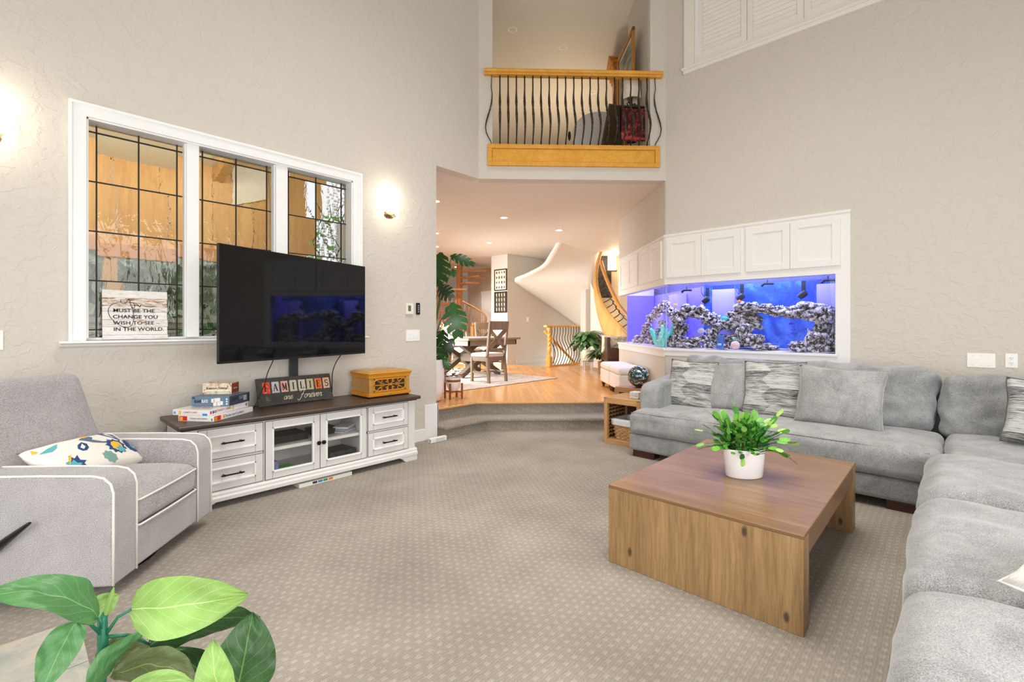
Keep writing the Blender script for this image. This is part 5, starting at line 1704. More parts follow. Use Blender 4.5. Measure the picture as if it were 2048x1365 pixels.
# christmas cactus in a white oval pot
t = thing('potted_cactus', 'leafy green holiday cactus in an oval white pot on the coffee table', 'potted plant', (2.925, 0.880, 0.4245), -0.785)
POTW = mat('glazed_white_pot', (240, 240, 242), 0.18, var=0.005, spec=0.55)
b = B()
b.lathe([(0.0, 0.0), (0.098, 0.0), (0.106, 0.006), (0.120, 0.158), (0.1215, 0.164), (0.118, 0.166), (0.1135, 0.162), (0.110, 0.13), (0.0, 0.128)], 40, sx=1.0, sy=0.66, cap=False)
b.build('pot', POTW, t, smooth=50)
b = B(); b.lathe([(0.0, 0.140), (0.06, 0.139), (0.1105, 0.136)], 24, sx=1.0, sy=0.66, cap=False); b.build('soil', mat('dark_soil', (52, 42, 36), 0.95, var=0.4, vscale=60, bump=0.8, bscale=80), t, smooth=True)
CG = []
for k, cc in enumerate(((76, 144, 58), (122, 192, 78), (50, 108, 48), (170, 214, 112))):
    m = NT('cactus_green_%d' % k)
    m.base(m.ramp(m.noise(m.coord(), 40, 2), [(0.3, tuple(x * 0.88 for x in cc)), (0.7, cc)]))
    m.set(Roughness=0.28, Specular_IOR_Level=0.5, Subsurface_Weight=0.0)
    CG.append(m.m)
def cactus_leaf_mesh(m, k):
    b = B()
    L, W, T = 0.042, 0.0115, 0.003
    prof = [(0.0, 0.35), (0.12, 0.72), (0.30, 0.95), (0.42, 0.86), (0.60, 1.05), (0.72, 0.92), (0.90, 0.80), (1.0, 0.42)]
    top = [[b.b.verts.new((s * W * w, T * 0.5 * sg * (1 - 0 * s) * (1.0 if s == 0 else 0.25), y * L)) for s in (-1, 0, 1)] for y, w in prof for sg in (1,)]
    bot = [[b.b.verts.new((s * W * w, -T * 0.5 * (1.0 if s == 0 else 0.25), y * L)) for s in (-1, 0, 1)] for y, w in prof]
    for i in range(len(prof) - 1):
        for j in range(2):
            b.b.faces.new((top[i][j], top[i][j + 1], top[i + 1][j + 1], top[i + 1][j]))
            b.b.faces.new((bot[i][j], bot[i + 1][j], bot[i + 1][j + 1], bot[i][j + 1]))
    return b
protos = []
rg = random.Random(21)
cnt = 0
NST = 62
for i in range(NST):
    a = rg.uniform(0, 2 * PI)
    base = Vector((0.075 * math.cos(a) * rg.random() ** .5, 0.045 * math.sin(a) * rg.random() ** .5, 0.145))
    out = Vector((math.cos(a), math.sin(a) * 0.9, 0))
    el = rg.uniform(0.10, 1.50) if i % 3 else rg.uniform(0.9, 1.5)
    d = (out * math.cos(el) + Vector((0, 0, math.sin(el)))).normalized()
    nseg = 5 if el > 0.5 else 4
    if i % 9 == 0:
        nseg = 6
    p = base
    for sgm in range(nseg):
        if cnt >= 292:
            break
        s = rg.uniform(0.95, 1.25) * (1.12 if sgm else 0.9)
        zax = d.normalized()
        side = zax.cross(Vector((rg.gauss(0, .5), rg.gauss(0, .5), 1))).normalized()
        nn = zax.cross(side).normalized()
        M = Matrix(((side.x, nn.x, zax.x, p.x), (side.y, nn.y, zax.y, p.y), (side.z, nn.z, zax.z, p.z), (0, 0, 0, 1))) @ Matrix.Scale(s, 4)
        tip = sgm >= nseg - 2
        k = (rg.choice((1, 1, 3)) if sgm == nseg - 1 else rg.choice((0, 1, 0))) if tip else rg.choice((2, 0, 2))
        if len(protos) < 4:
            for q in range(4):
                o = cactus_leaf_mesh(CG[q], q).build('leaf_segment', CG[q], t, smooth=True)
                protos.append(o)
                o.matrix_basis = Matrix.Translation((0.01 * q, 0, 0.14))
        place(protos[k], M, t)
        cnt += 1
        p = p + zax * (0.041 * s)
        droop = -0.22 if el < 0.8 else -0.08
        d = (zax + Vector((rg.gauss(0, .16), rg.gauss(0, .16), droop + rg.gauss(0, .12))) + out * 0.10).normalized()
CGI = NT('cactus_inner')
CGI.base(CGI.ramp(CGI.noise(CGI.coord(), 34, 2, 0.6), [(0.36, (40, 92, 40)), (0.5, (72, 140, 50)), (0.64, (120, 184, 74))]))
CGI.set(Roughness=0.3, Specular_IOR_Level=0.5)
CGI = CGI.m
# the crowded inner segments, too many and too hidden to pick apart
b = B()
rg = random.Random(77)
for i in range(420):
    a = rg.uniform(0, 2 * PI); el = rg.uniform(0.05, 1.5); rr = rg.uniform(0.02, 0.175)
    p = Vector((rr * math.cos(a) * math.cos(el), rr * math.sin(a) * math.cos(el) * 0.85, 0.145 + rr * 1.05 * math.sin(el)))
    zax = (Vector((math.cos(a) * math.cos(el), math.sin(a) * math.cos(el), math.sin(el) * 1.0)) + Vector((rg.gauss(0, .35), rg.gauss(0, .35), rg.gauss(0, .35)))).normalized()
    side = zax.cross(Vector((rg.gauss(0, .6), rg.gauss(0, .6), 1))).normalized(); nn = zax.cross(side)
    L, W = 0.040, 0.0105
    q = [p - side * W * 0.4, p + side * W * 0.4, p + zax * L * .35 + side * W, p + zax * L * .7 + side * W * .95, p + zax * L + side * W * .45, p + zax * L - side * W * .45, p + zax * L * .7 - side * W * .95, p + zax * L * .35 - side * W]
    top = b.b.verts.new(p + zax * L * .5 + nn * 0.0016)
    vs = [b.b.verts.new(v) for v in q]
    for k in range(8):
        b.b.faces.new((top, vs[k], vs[(k + 1) % 8]))
b.build('inner_foliage', CGI, t, smooth=True, kind='stuff')
# thin stalks inside
b = B()
for i in range(26):
    a = i * 2.399
    b.tube([(0.05 * math.cos(a), 0.03 * math.sin(a), 0.13), (0.08 * math.cos(a), 0.06 * math.sin(a), 0.22)], 0.0035, 5)
b.build('stalks', mat('cactus_stalk', (86, 78, 52), 0.8), t, kind='stuff')

# ------------------------------------------------------------------ end tables beside the sofa
MANGO = wood('mango_wood', (176, 128, 78), (214, 170, 116), 2, 6, 0.5, (120, 76, 40))
MANGOH = wood('mango_wood_flat', (172, 124, 76), (210, 166, 114), 1, 6, 0.5, (120, 76, 40))
t = thing('cube_end_table', 'open cube end table of pale wood with carved dark side, beside the sofa', 'side table', (4.76, 2.60, 0))
xa, xb, ya, yb, zt = 4.52, 5.00, 2.385, 2.825, 0.508
w = 0.042
for x in (xa, xb - w):
    for y in (ya, yb - w):
        b = B(); b.box((x, y, 0), (x + w, y + w, zt - 0.001)); b.build('post', MANGO, t, world=True, bevel=0.003)
for z0, z1 in ((0, 0.05), (zt - 0.062, zt - 0.0005)):
    for lo, hi in (((xa + 0.001, ya + w, z0), (xa + w, yb - w, z1)), ((xb - w, ya + w, z0), (xb - 0.001, yb - w, z1)), ((xa + w, ya + 0.001, z0), (xb - w, ya + w, z1)), ((xa + w, yb - w, z0), (xb - w, yb - 0.001, z1))):
        b = B(); b.box(lo, hi); b.build('rail', MANGOH, t, world=True, bevel=0.003)
b = B(); b.box((xa, ya, zt - 0.012), (xb, yb, zt + 0.004)); b.build('top', MANGOH, t, world=True, bevel=0.003)
b = B(); b.box((xa + 0.02, ya + 0.02, 0.03), (xb - 0.02, yb - 0.02, 0.046)); b.build('shelf', MANGOH, t, world=True)
DKM = wood('dark_carved', (70, 46, 30), (104, 70, 46), 2, 8, 0.6)
b = B(); b.box((xb - 0.03, ya + w, 0.05), (xb - 0.02, yb - w, zt - 0.06)); b.build('back_panel', DKM, t, world=True)
# carved fret: chevrons of little blocks on the side panel
b = B()
b.box((xa + w, yb - 0.016, 0.05), (xb - w, yb - 0.010, zt - 0.06))
o = b.build('side_panel', DKM, t, world=True)
b = B()
for i in range(6):
    for j in range(9):
        x = xa + w + 0.03 + i * 0.066
        z = 0.075 + j * 0.042
        for s in (-1, 1):
            b.beam((x, yb - 0.020, z), (x + s * 0.022, yb - 0.020, z + 0.018), 0.010, 0.014)
b.build('carved_chevrons', MANGO, o, world=True, kind='stuff')

t = thing('slab_end_table', 'thick mango wood end table behind the cube table holding a glass orb', 'side table', (5.15, 2.69, 0))
xa, xb, ya, yb, zt = 5.02, 5.275, 2.40, 2.98, 0.565
for k in range(3):
    x0 = xa + k * 0.085
    b = B(); b.box((x0 + 0.0007, ya, zt - 0.06), (x0 + 0.0843, yb, zt + 0.0008 * (k % 2))); b.build('plank', wood('mango_slab', (150, 106, 72), (196, 154, 112), 1, 5, 0.45), t, world=True, bevel=0.003)
for x in (xa + 0.005, xb - 0.05):
    for y in (ya + 0.005, yb - 0.05):
        b = B(); b.box((x, y, 0), (x + 0.045, y + 0.045, zt - 0.06)); b.build('leg', MANGO, t, world=True, bevel=0.003)
b = B(); b.box((xa + 0.02, ya + 0.02, zt - 0.16), (xb - 0.02, yb - 0.02, zt - 0.062)); b.build('apron', DKM, t, world=True)

# glass orb
ORB = NT('speckled_glass')
_vo = ORB.n('ShaderNodeTexVoronoi')
_vo.inputs['Scale'].default_value = 24
_vo.feature = 'F1'
ORB.l(ORB.mix(0.16, ORB.coord((1, 1, 1.5)), ORB.n('ShaderNodeTexNoise').outputs['Color']), _vo.inputs['Vector'])
_sx = ORB.n('ShaderNodeSeparateColor')
ORB.l(_vo.outputs['Color'], _sx.inputs[0])
_sp = ORB.n('ShaderNodeSeparateXYZ')
ORB.l(ORB._c.outputs['Object'], _sp.inputs[0])
_h = ORB.math('MULTIPLY_ADD', _sp.outputs[2], 2.0, ORB.math('MULTIPLY', _sx.outputs[0], 0.55))
ORB.base(ORB.ramp(_h, [(0.0, (40, 28, 22)), (0.18, (232, 120, 40)), (0.26, (70, 44, 30)), (0.36, (206, 196, 184)), (0.42, (30, 40, 40)), (0.52, (40, 104, 110)), (0.60, (20, 30, 34)), (0.70, (190, 206, 204)), (0.76, (36, 66, 74)), (0.86, (24, 44, 50)), (0.93, (170, 184, 186)), (1.0, (60, 90, 100))], 'CONSTANT'))
ORB.set(Roughness=0.06, Specular_IOR_Level=0.7, Coat_Weight=0.6, Coat_Roughness=0.02)
t = thing('glass_orb', 'speckled teal and orange art glass orb on the slab end table', 'ornament', (5.145, 2.735, 0.567))
b = B(); b.ball((0, 0, 0.132), 0.126, 4); o = b.build('sphere', ORB.m, t, smooth=True)
b = B(); b.lathe([(0.0, 0), (0.036, 0), (0.038, 0.004), (0.030, 0.012), (0, 0.014)], 20); b.build('base_ring', mat('orb_base', (54, 44, 36), 0.3), t, smooth=40)

# stack of stone coasters
COAST = mat('pale_coaster', (220, 220, 218), 0.6, var=0.08, vscale=50)
CORK = mat('coaster_edge', (108, 106, 104), 0.7)
names = ['bottom', 'second from the bottom', 'third from the bottom', 'third from the top', 'second from the top', 'top']
for k in range(6):
    t = thing('coaster', 'pale square coaster on the cube table, %s of the pile of six' % names[k], 'coaster', (4.67 + 0.002 * (k % 3), 2.51 - 0.002 * (k % 2), 0.5125 + k * 0.0118), 0.03 * ((k * 7) % 5 - 2), 'pile of coasters')
    b = B(); b.box((-0.052, -0.052, 0.0022), (0.052, 0.052, 0.0115)); b.build('tile', COAST, t, bevel=0.0015)
    b = B(); b.box((-0.050, -0.050, 0.0), (0.050, 0.050, 0.0022)); b.build('cork_backing', CORK, t)

# lined wicker basket in the cube table
t = thing('wicker_basket', 'woven wicker basket with white cloth liner inside the cube table', 'basket', (4.75, 2.575, 0.0465))
WICK = mat('wicker', (190, 152, 106), 0.7, var=0.25, vscale=30)
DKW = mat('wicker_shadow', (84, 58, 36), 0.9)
bw, bd, bh = 0.135, 0.150, 0.20
b = B()
for i in range(11):
    z = 0.010 + i * 0.0195
    k = 1 + 0.16 * i / 10
    X, Y = bw * k, bd * k
    loop = []
    per = [(-X, -Y), (X, -Y), (X, Y), (-X, Y)]
    for e in range(4):
        p, q = per[e], per[(e + 1) % 4]
        for s in range(10):
            f = s / 10
            wv = 0.006 * (1 if (s + i) % 2 else -1)
            nx, ny = (q[1] - p[1]), -(q[0] - p[0])
            l = math.hypot(nx, ny)
            loop.append((p[0] + (q[0] - p[0]) * f + nx / l * wv, p[1] + (q[1] - p[1]) * f + ny / l * wv, z + 0.003 * math.sin(s * 2.1 + i)))
    b.tube(loop, 0.0118, 6, closed=True)
b.build('weave', WICK, t, smooth=True, kind='stuff')
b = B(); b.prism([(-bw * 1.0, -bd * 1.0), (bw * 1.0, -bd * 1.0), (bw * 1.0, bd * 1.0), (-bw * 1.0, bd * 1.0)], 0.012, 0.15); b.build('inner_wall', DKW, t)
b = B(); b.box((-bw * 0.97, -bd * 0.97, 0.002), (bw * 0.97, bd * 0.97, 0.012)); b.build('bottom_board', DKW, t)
b = B()
def liner(u, v):
    a = u * 2 * PI
    k = 1.20 + 0.03 * math.sin(v * PI)
    c, s_ = math.cos(a), math.sin(a)
    m_ = max(abs(c), abs(s_))
    rr = (1 / m_) * 0.93 + 0.07
    z = 0.158 + 0.077 * min(1, v * 1.6) + 0.004 * noise.noise((c * 4, s_ * 4, v * 3)) if v < 0.62 else 0.235 - (v - 0.62) * 0.42
    kk = k + 0.075 if v < 0.62 else 1.0 - (v - 0.62) * 0.1
    return (bw * kk * c * rr, bd * kk * s_ * rr, z)
b.grid(liner, 48, 8)
b.build('cloth_liner', mat('white_cloth', (234, 234, 236), 0.9, var=0.02, bump=0.2, bscale=30), t, smooth=True)

# wall plates over the sofa
ORW = Matrix(((0, 0, -1, 5.75), (-1, 0, 0, 0), (0, 1, 0, 0), (0, 0, 0, 1)))   # local X along -y, Y up, Z out of the right wall
t = thing('blank_wall_plate', 'wide blank white wall plate above the sofa corner, left of the socket', 'wall plate', (5.75, -0.195, 1.003))
b = B(); b.box((-0.006, -0.088, -0.062), (0, 0.088, 0.062)); b.build('plate', PLATE, t, bevel=0.003)
for y in (-0.05, 0, 0.05):
    for z in (-0.042, 0.042):
        b = B(); b.ball((-0.0062, y, z), 0.003, 1, (0.4, 1, 1)); b.build('screw', GRAYB, t)
t = thing('wall_socket', 'white double socket on the wall above the sofa corner', 'socket', (5.75, -0.376, 1.010))
b = B(); b.box((-0.006, -0.037, -0.060), (0, 0.037, 0.060)); b.build('plate', PLATE, t, bevel=0.003)
for z in (-0.021, 0.021):
    b = B(); b.lathe([(0.0165, 0), (0.0165, 0.003), (0, 0.0035)], 16, M=Matrix.Translation((-0.006, 0, z)) @ Matrix.Rotation(-PI / 2, 4, 'Y')); o = b.build('socket_face', WHITE, t)
    b = B()
    for y in (-0.006, 0.006):
        b.box((-0.0098, y - 0.0012, z - 0.001), (-0.0092, y + 0.0012, z + 0.008))
    b.ball((-0.0095, 0, z - 0.007), 0.0026, 1)
    b.build('slots', BLK, o, kind='stuff')
# ------------------------------------------------------------------ shuttered window high on the right wall
win2 = bpy.data.objects.new('window_2', None)
COL.objects.link(win2)
win2['kind'] = 'structure'
win2.location = (5.75, 1.4, 4.5)
RM['window_2'] = Matrix.Translation((5.75, 1.4, 4.5))
SHUT = mat('shutter_white', (232, 228, 220), 0.45, var=0.01)
def w2(name, lo, hi, bv=0.004, m=SHUT, par=None):
    b = B(); b.box(lo, hi); return b.build(name, m, par or win2, world=True, bevel=bv)
w2('casing_side', (5.722, 2.30, 4.50), (5.75, 2.425, 6.10))
w2('casing_side', (5.722, 0.44, 4.50), (5.75, 0.55, 6.10))
w2('casing_head', (5.722, 0.44, 6.05), (5.75, 2.425, 6.17))
w2('sill', (5.690, 0.42, 4.478), (5.80, 2.445, 4.508))
w2('apron', (5.715, 0.44, 4.44), (5.75, 2.43, 4.48))
w2('jamb', (5.75, 2.285, 4.50), (5.86, 2.305, 6.06))
w2('jamb', (5.75, 0.545, 4.50), (5.86, 0.565, 6.06))
w2('sill_board', (5.74, 0.55, 4.50), (5.86, 2.30, 4.569))
pw = (2.265 - 0.57) / 3
for k in range(3):
    y1 = 2.265 - k * pw - 0.003
    y0 = y1 - pw + 0.006
    st = 0.062
    z0, z1 = 4.570, 6.04
    pn = B()
    pn.box((5.755, y0, z0), (5.783, y0 + st, z1)); pn.box((5.755, y1 - st, z0), (5.783, y1, z1))
    pn.box((5.755, y0 + st, z0), (5.783, y1 - st, z0 + 0.085)); pn.box((5.755, y0 + st, z1 - 0.085), (5.783, y1 - st, z1))
    o = pn.build('shutter_panel', SHUT, win2, world=True, bevel=0.003)
    n = 25
    for s in range(n):
        z = z0 + 0.11 + s * (z1 - z0 - 0.22) / (n - 1)
        M = Matrix.Translation((5.769, 0, z)) @ Matrix.Rotation(math.radians(38), 4, 'Y')
        b = B(); b.box((-0.033, y0 + st + 0.002, -0.0055), (0.033, y1 - st - 0.002, 0.0055), M)
        b.build('louver', SHUT, o, world=True)
for y in (1.15, 1.70):
    w2('window_bar', (5.83, y - 0.02, 4.56), (5.86, y + 0.02, 6.05))
b = B(); b.grid(lambda u, v: (5.845, 0.56 + u * 1.74, 4.56 + v * 1.49), 1, 1); b.build('pane', CLEAR, win2, world=True)

# ------------------------------------------------------------------ balcony railing
def bal(u, out, z):       # u along the diagonal wall from its left end, out towards the room
    return (4.05 + u * R2 - out * R2, 4.37 - u * R2 - out * R2, z)
t = thing('balcony_railing', 'loft railing with honey maple handrail, wrought iron balusters and panelled fascia', 'railing', bal(1.19, 0, 3.34))
MBW2 = Matrix(((R2, -R2, 0, 4.05), (-R2, -R2, 0, 4.37), (0, 0, 1, 0), (0, 0, 0, 1)))     # X along, Y out
HR = [(0.008, 4.478), (0.060, 4.478), (0.064, 4.492), (0.050, 4.502), (0.072, 4.512), (0.078, 4.535), (0.068, 4.549), (-0.03, 4.552), (-0.03, 4.478)]
SW_ = Matrix(((0, 0, 1, 0), (1, 0, 0, 0), (0, 1, 0, 0), (0, 0, 0, 1)))
OAKD = wood('honey_maple_diag', (222, 156, 56), (240, 182, 84), 2, 3, 0.32)
b = B(); b.prism(HR, 0.075, 2.345, MBW2 @ SW_); b.build('handrail', OAK, t, world=True, bevel=0.003)
b = B(); b.box((0.115, 0.0, 3.335), (2.315, 0.022, 3.597), MBW2); b.build('fascia_panel', OAK, t, world=True, bevel=0.002)
b = B()
for lo, hi in (((0.115, 0.02, 3.555), (2.315, 0.040, 3.597)), ((0.115, 0.02, 3.335), (2.315, 0.040, 3.388)), ((0.115, 0.02, 3.388), (0.170, 0.040, 3.555)), ((2.255, 0.02, 3.388), (2.315, 0.040, 3.555))):
    b.box(lo, hi, MBW2)
b.build('fascia_frame', OAK, t, world=True, bevel=0.006)
b = B()
for lo, hi in (((0.165, 0.02, 3.383), (2.262, 0.030, 3.392)), ((0.165, 0.02, 3.550), (2.262, 0.030, 3.560)), ((0.165, 0.02, 3.383), (0.176, 0.030, 3.56)), ((2.250, 0.02, 3.383), (2.262, 0.030, 3.56))):
    b.box(lo, hi, MBW2)
b.build('inner_bead', wood('honey_dark_bead', (176, 110, 30), (206, 138, 44), 0, 7, 0.35), t, world=True)
b = B(); b.box((0.12, -0.15, 3.597), (2.31, 0.03, 3.612), MBW2); b.build('shoe_rail', OAK, t, world=True, bevel=0.003)
def baluster_pts(side=0.0):
    # belly profile: (z, out)
    prof = [(4.48, 0.0), (4.42, 0.002), (4.375, 0.008), (4.335, 0.012), (4.30, 0.002), (4.26, -0.012), (4.21, -0.014), (4.14, 0.0), (4.05, 0.04), (3.97, 0.085), (3.89, 0.130), (3.82, 0.150), (3.75, 0.130), (3.69, 0.075), (3.645, 0.02), (3.605, 0.0)]
    rad = [0.009] * 5 + [0.0105, 0.0135, 0.0165, 0.011, 0.0165, 0.015, 0.0125, 0.0105, 0.009, 0.009, 0.009]
    return prof, rad
prof, rad = baluster_pts()
NB = 21
first = None
for k in range(NB):
    u = 0.165 + k * (2.255 - 0.165) / (NB - 1)
    if k == 0:
        u -= 0.0
    if first is None:
        b = B()
        b.tube([(0, -o, z - 4.0) for z, o in prof], rad, 8)
        b.ball((0, -0.035, 0.045), 0.016, 2, (1, 1, 0.55))
        first = b.build('baluster', IRON, t, smooth=True)
    o = first if k == 0 else first.copy()
    if k:
        COL.objects.link(o)
        o.parent = t
    p = Vector(bal(u, 0.02, 4.0)) - Vector(bal(1.19, 0, 3.34))
    # end balusters belly sideways as well
    ang = -PI / 4 if 0 < k < NB - 1 else (-PI * 0.70 if k == 0 else PI * 0.20)
    o.matrix_basis = Matrix.Translation(p) @ Matrix.Rotation(ang, 4, 'Z') @ Matrix.Diagonal((1, 0.52 if k in (0, NB - 1) else 1, 1, 1))

# ------------------------------------------------------------------ things up in the loft
def can(c, label, lit, r=0.075, group='recessed ceiling lights'):
    t = thing('recessed_light', label, 'ceiling light', c, 0, group)
    b = B(); b.lathe([(r * 0.72, 0.004), (r * 0.76, -0.003), (r, -0.005), (r * 1.05, 0.0)], 24, cap=False); b.build('trim_ring', WHITE, t, smooth=True)
    b = B(); b.lathe([(0.0, 0.002), (r * 0.74, 0.002)], 24, cap=False); b.build('lens', emit('downlight_lit', (255, 246, 228), 12.0) if lit else mat('lens_off', (196, 190, 180), 0.5), t, smooth=True)
    return t
def pxp(px, py, d):
    """used once to read off loft positions: metres along the camera's heading"""
    a = (px - 1024) / 936.5
    fx, fy = math.cos(math.radians(43.1)), math.sin(math.radians(43.1))
    return ((fx + a * fy) * d, (fy - a * fx) * d, 1.3 - (py - 653.1) / 936.5 * d)
for c, lab in (((5.42, 5.06, 6.0), 'unlit recessed light in the loft ceiling, upper left over the railing'), ((6.34, 4.76, 6.0), 'unlit recessed light at the top of the loft ceiling in view'), ((6.26, 5.91, 6.0), 'unlit recessed light in the loft ceiling just above the handrail'), ((7.29, 6.50, 6.0), 'unlit recessed light low behind the left balusters of the loft'), ((7.97, 5.24, 6.0), 'unlit recessed light behind the balusters near the loft lamp')):
    can(c, lab, False, group='unlit recessed lights of the loft')
GOLDF = wood('gilt_oak_frame', (150, 96, 28), (186, 126, 44), 2, 8, 0.4)
# framed landscape on the loft's right wall
t = thing('framed_landscape', 'landscape painting in a wooden frame on the right wall of the loft', 'painting', (6.0, 3.22, 4.95))
d45 = Vector((R2, R2, 0))
nl = Vector((-R2, R2, 0))
p0 = Vector((5.72, 2.98, 4.40)) + nl * 0.07
def lf(a, h, o):
    return p0 + d45 * a + Vector((0, 0, h)) + nl * o
def lbox(name, a0, a1, h0, h1, o0, o1, m, bv=0.003):
    M = Matrix(((d45.x, nl.x, 0, p0.x), (d45.y, nl.y, 0, p0.y), (0, 0, 1, p0.z), (0, 0, 0, 1)))
    b = B(); b.box((a0, o0, h0), (a1, o1, h1), M); return b.build(name, m, t, world=True, bevel=bv)
A0, A1, H0, H1 = 0.10, 0.92, 0.05, 0.95
for nm, a0, a1, h0, h1 in (('frame_side', A0, A0 + .06, H0, H1), ('frame_side', A1 - .06, A1, H0, H1), ('frame_rail', A0, A1, H0, H0 + .06), ('frame_rail', A0, A1, H1 - .06, H1)):
    lbox(nm, a0, a1, h0, h1, 0.0, 0.035, GOLDF)
lbox('mat_board', A0 + .05, A1 - .05, H0 + .05, H1 - .05, 0.0, 0.012, mat('cream_mat', (226, 220, 206), 0.7), 0)
PNT = NT('misty_landscape')
PNT.base(PNT.ramp(PNT.noise(PNT.coord((2, 2, 5)), 1.6, 4), [(0.35, (72, 84, 70)), (0.5, (120, 130, 112)), (0.62, (168, 168, 150)), (0.75, (130, 104, 96))]))
PNT.set(Roughness=0.5)
lbox('canvas', A0 + .10, A1 - .10, H0 + .10, H1 - .10, 0.0, 0.014, PNT.m, 0)
# tall wooden cabinet with a cornice behind the end of the wall
t = thing('loft_cabinet', 'honey wood cabinet with a stepped cornice standing in the loft', 'cabinet', (6.95, 4.10, 3.43))
HW = wood('loft_honey', (176, 112, 30), (204, 140, 50), 2, 6, 0.4)
MC = Matrix.Translation((7.15, 4.05, 0)) @ Matrix.Rotation(-PI / 4 - 0.15, 4, 'Z')
b = B(); b.box((-0.18, -0.15, 3.43), (0.75, 0.35, 5.66), MC); b.build('carcass', HW, t, world=True)
for k, (o, z0, z1) in enumerate(((0.02, 5.58, 5.64), (0.05, 5.64, 5.70), (0.09, 5.70, 5.75), (0.12, 5.75, 5.78))):
    b = B(); b.box((-0.18 - o, -0.15 - o, z0), (0.75 + o, 0.35, z1), MC); b.build('cornice_step', HW, t, world=True, bevel=0.004)
b = B(); b.box((-0.10, -0.165, 3.6), (0.65, -0.15, 5.5), MC); b.build('door', HW, t, world=True, bevel=0.004)
# lamp
t = thing('loft_lamp', 'table lamp with a cream drum shade beside the loft painting', 'lamp', pxp(1263, 262, 6.42)[:2] + (3.83,))
lx, ly, _ = pxp(1266, 262, 6.75)
b = B(); b.lathe([(0.135, 0.56), (0.10, 0.92)], 24, cap=False); b.build('lamp_shade', mat('cream_shade', (238, 230, 214), 0.8), t, smooth=True)
b = B(); b.lathe([(0.0, 0.0), (0.07, 0.0), (0.07, 0.02), (0.02, 0.05), (0.03, 0.12), (0.055, 0.22), (0.05, 0.32), (0.015, 0.42), (0.012, 0.60), (0.0, 0.60)], 18, cap=False); b.build('base', mat('lamp_dark', (44, 34, 30), 0.4), t, smooth=True)
b = B(); b.tube([(-0.05, 0, 0.44), (-0.09, 0.02, 0.50), (-0.05, 0.02, 0.54), (0, 0, 0.50), (0.06, -0.02, 0.54), (0.10, 0, 0.48)], 0.008, 6); b.build('scroll_arm', BLACKM, t, smooth=True)
t = thing('loft_side_table', 'small dark side table under the loft lamp, behind the red throw', 'side table', (lx, ly, 3.431))
b = B(); b.box((-0.15, -0.15, 0.365), (0.15, 0.15, 0.398)); b.build('table_top', mat('dark_rack', (40, 28, 22), 0.5), t, bevel=0.004)
for sx in (-0.12, 0.12):
    for sy in (-0.12, 0.12):
        b = B(); b.box((sx - 0.015, sy - 0.015, 0), (sx + 0.015, sy + 0.015, 0.37)); b.build('leg', mat('dark_rack', (40, 28, 22), 0.5), t)
# blanket rack with a red floral throw
t = thing('blanket_rack', 'rack draped with a dark red floral throw behind the loft railing', 'blanket rack', pxp(1268, 300, 6.22)[:2] + (3.43,))
MR_ = Matrix.Rotation(-PI / 4 + 0.05, 4, 'Z')
b = B()
for s in (-0.20, 0.20):
    b.tube([(s, 0, 0), (s, 0, 0.79)], 0.014, 8, M=MR_)
b.tube([(-0.21, 0, 0.79), (0.21, 0, 0.79)], 0.012, 8, M=MR_)
b.tube([(-0.21, 0, 0.25), (0.21, 0, 0.25)], 0.012, 8, M=MR_)
b.build('rack_frame', mat('dark_rack', (40, 28, 22), 0.5), t)
THR = NT('red_floral_throw')
_v = THR.n('ShaderNodeTexVoronoi'); _v.inputs['Scale'].default_value = 9
THR.l(THR.mix(0.25, THR.coord(), THR.n('ShaderNodeTexNoise').outputs['Color']), _v.inputs['Vector'])
THR.base(THR.ramp(THR.math('ADD', _v.outputs['Distance'], THR.math('MULTIPLY', THR.noise(THR.coord(), 16, 3, 0.6, 1), 0.4)), [(0.38, (190, 84, 70)), (0.52, (150, 52, 46)), (0.66, (90, 22, 26)), (0.8, (60, 14, 20))]))
THR.set(Roughness=0.85)
b = B()
def throw(u, v):
    x = (u - 0.5) * 0.36
    s = v
    if s < 0.5:
        z = 0.802 - (0.5 - s) * 2 * 0.48; y = -0.022 - 0.012 * math.sin(u * 9) * (0.5 - s)
    else:
        z = 0.802 - (s - 0.5) * 2 * 0.4; y = 0.022
    return tuple(MR_ @ Vector((x, y, z)))
b.grid(throw, 20, 16); b.build('throw', THR.m, t, smooth=True)
b = B(); b.box((-0.182, -0.042, 0.335), (0.182, -0.034, 0.365), MR_); b.build('throw_border', mat('red_border', (176, 62, 56), 0.8), t)
t = thing('leaning_board', 'dark olive board leaning beside the red throw in the loft', 'board', pxp(1228, 290, 6.9)[:2] + (3.43,))
b = B(); b.beam((-0.10, 0.10, 0.0), (0.05, -0.05, 1.12), 0.30, 0.03, (1, 1, 0)); b.build('panel', mat('olive_board', (96, 78, 40), 0.6, var=0.2), t)
b = B(); b.beam((-0.115, 0.085, 0.02), (0.035, -0.065, 1.10), 0.26, 0.006, (1, 1, 0)); b.build('inset', mat('olive_inset', (70, 58, 34), 0.6), t)
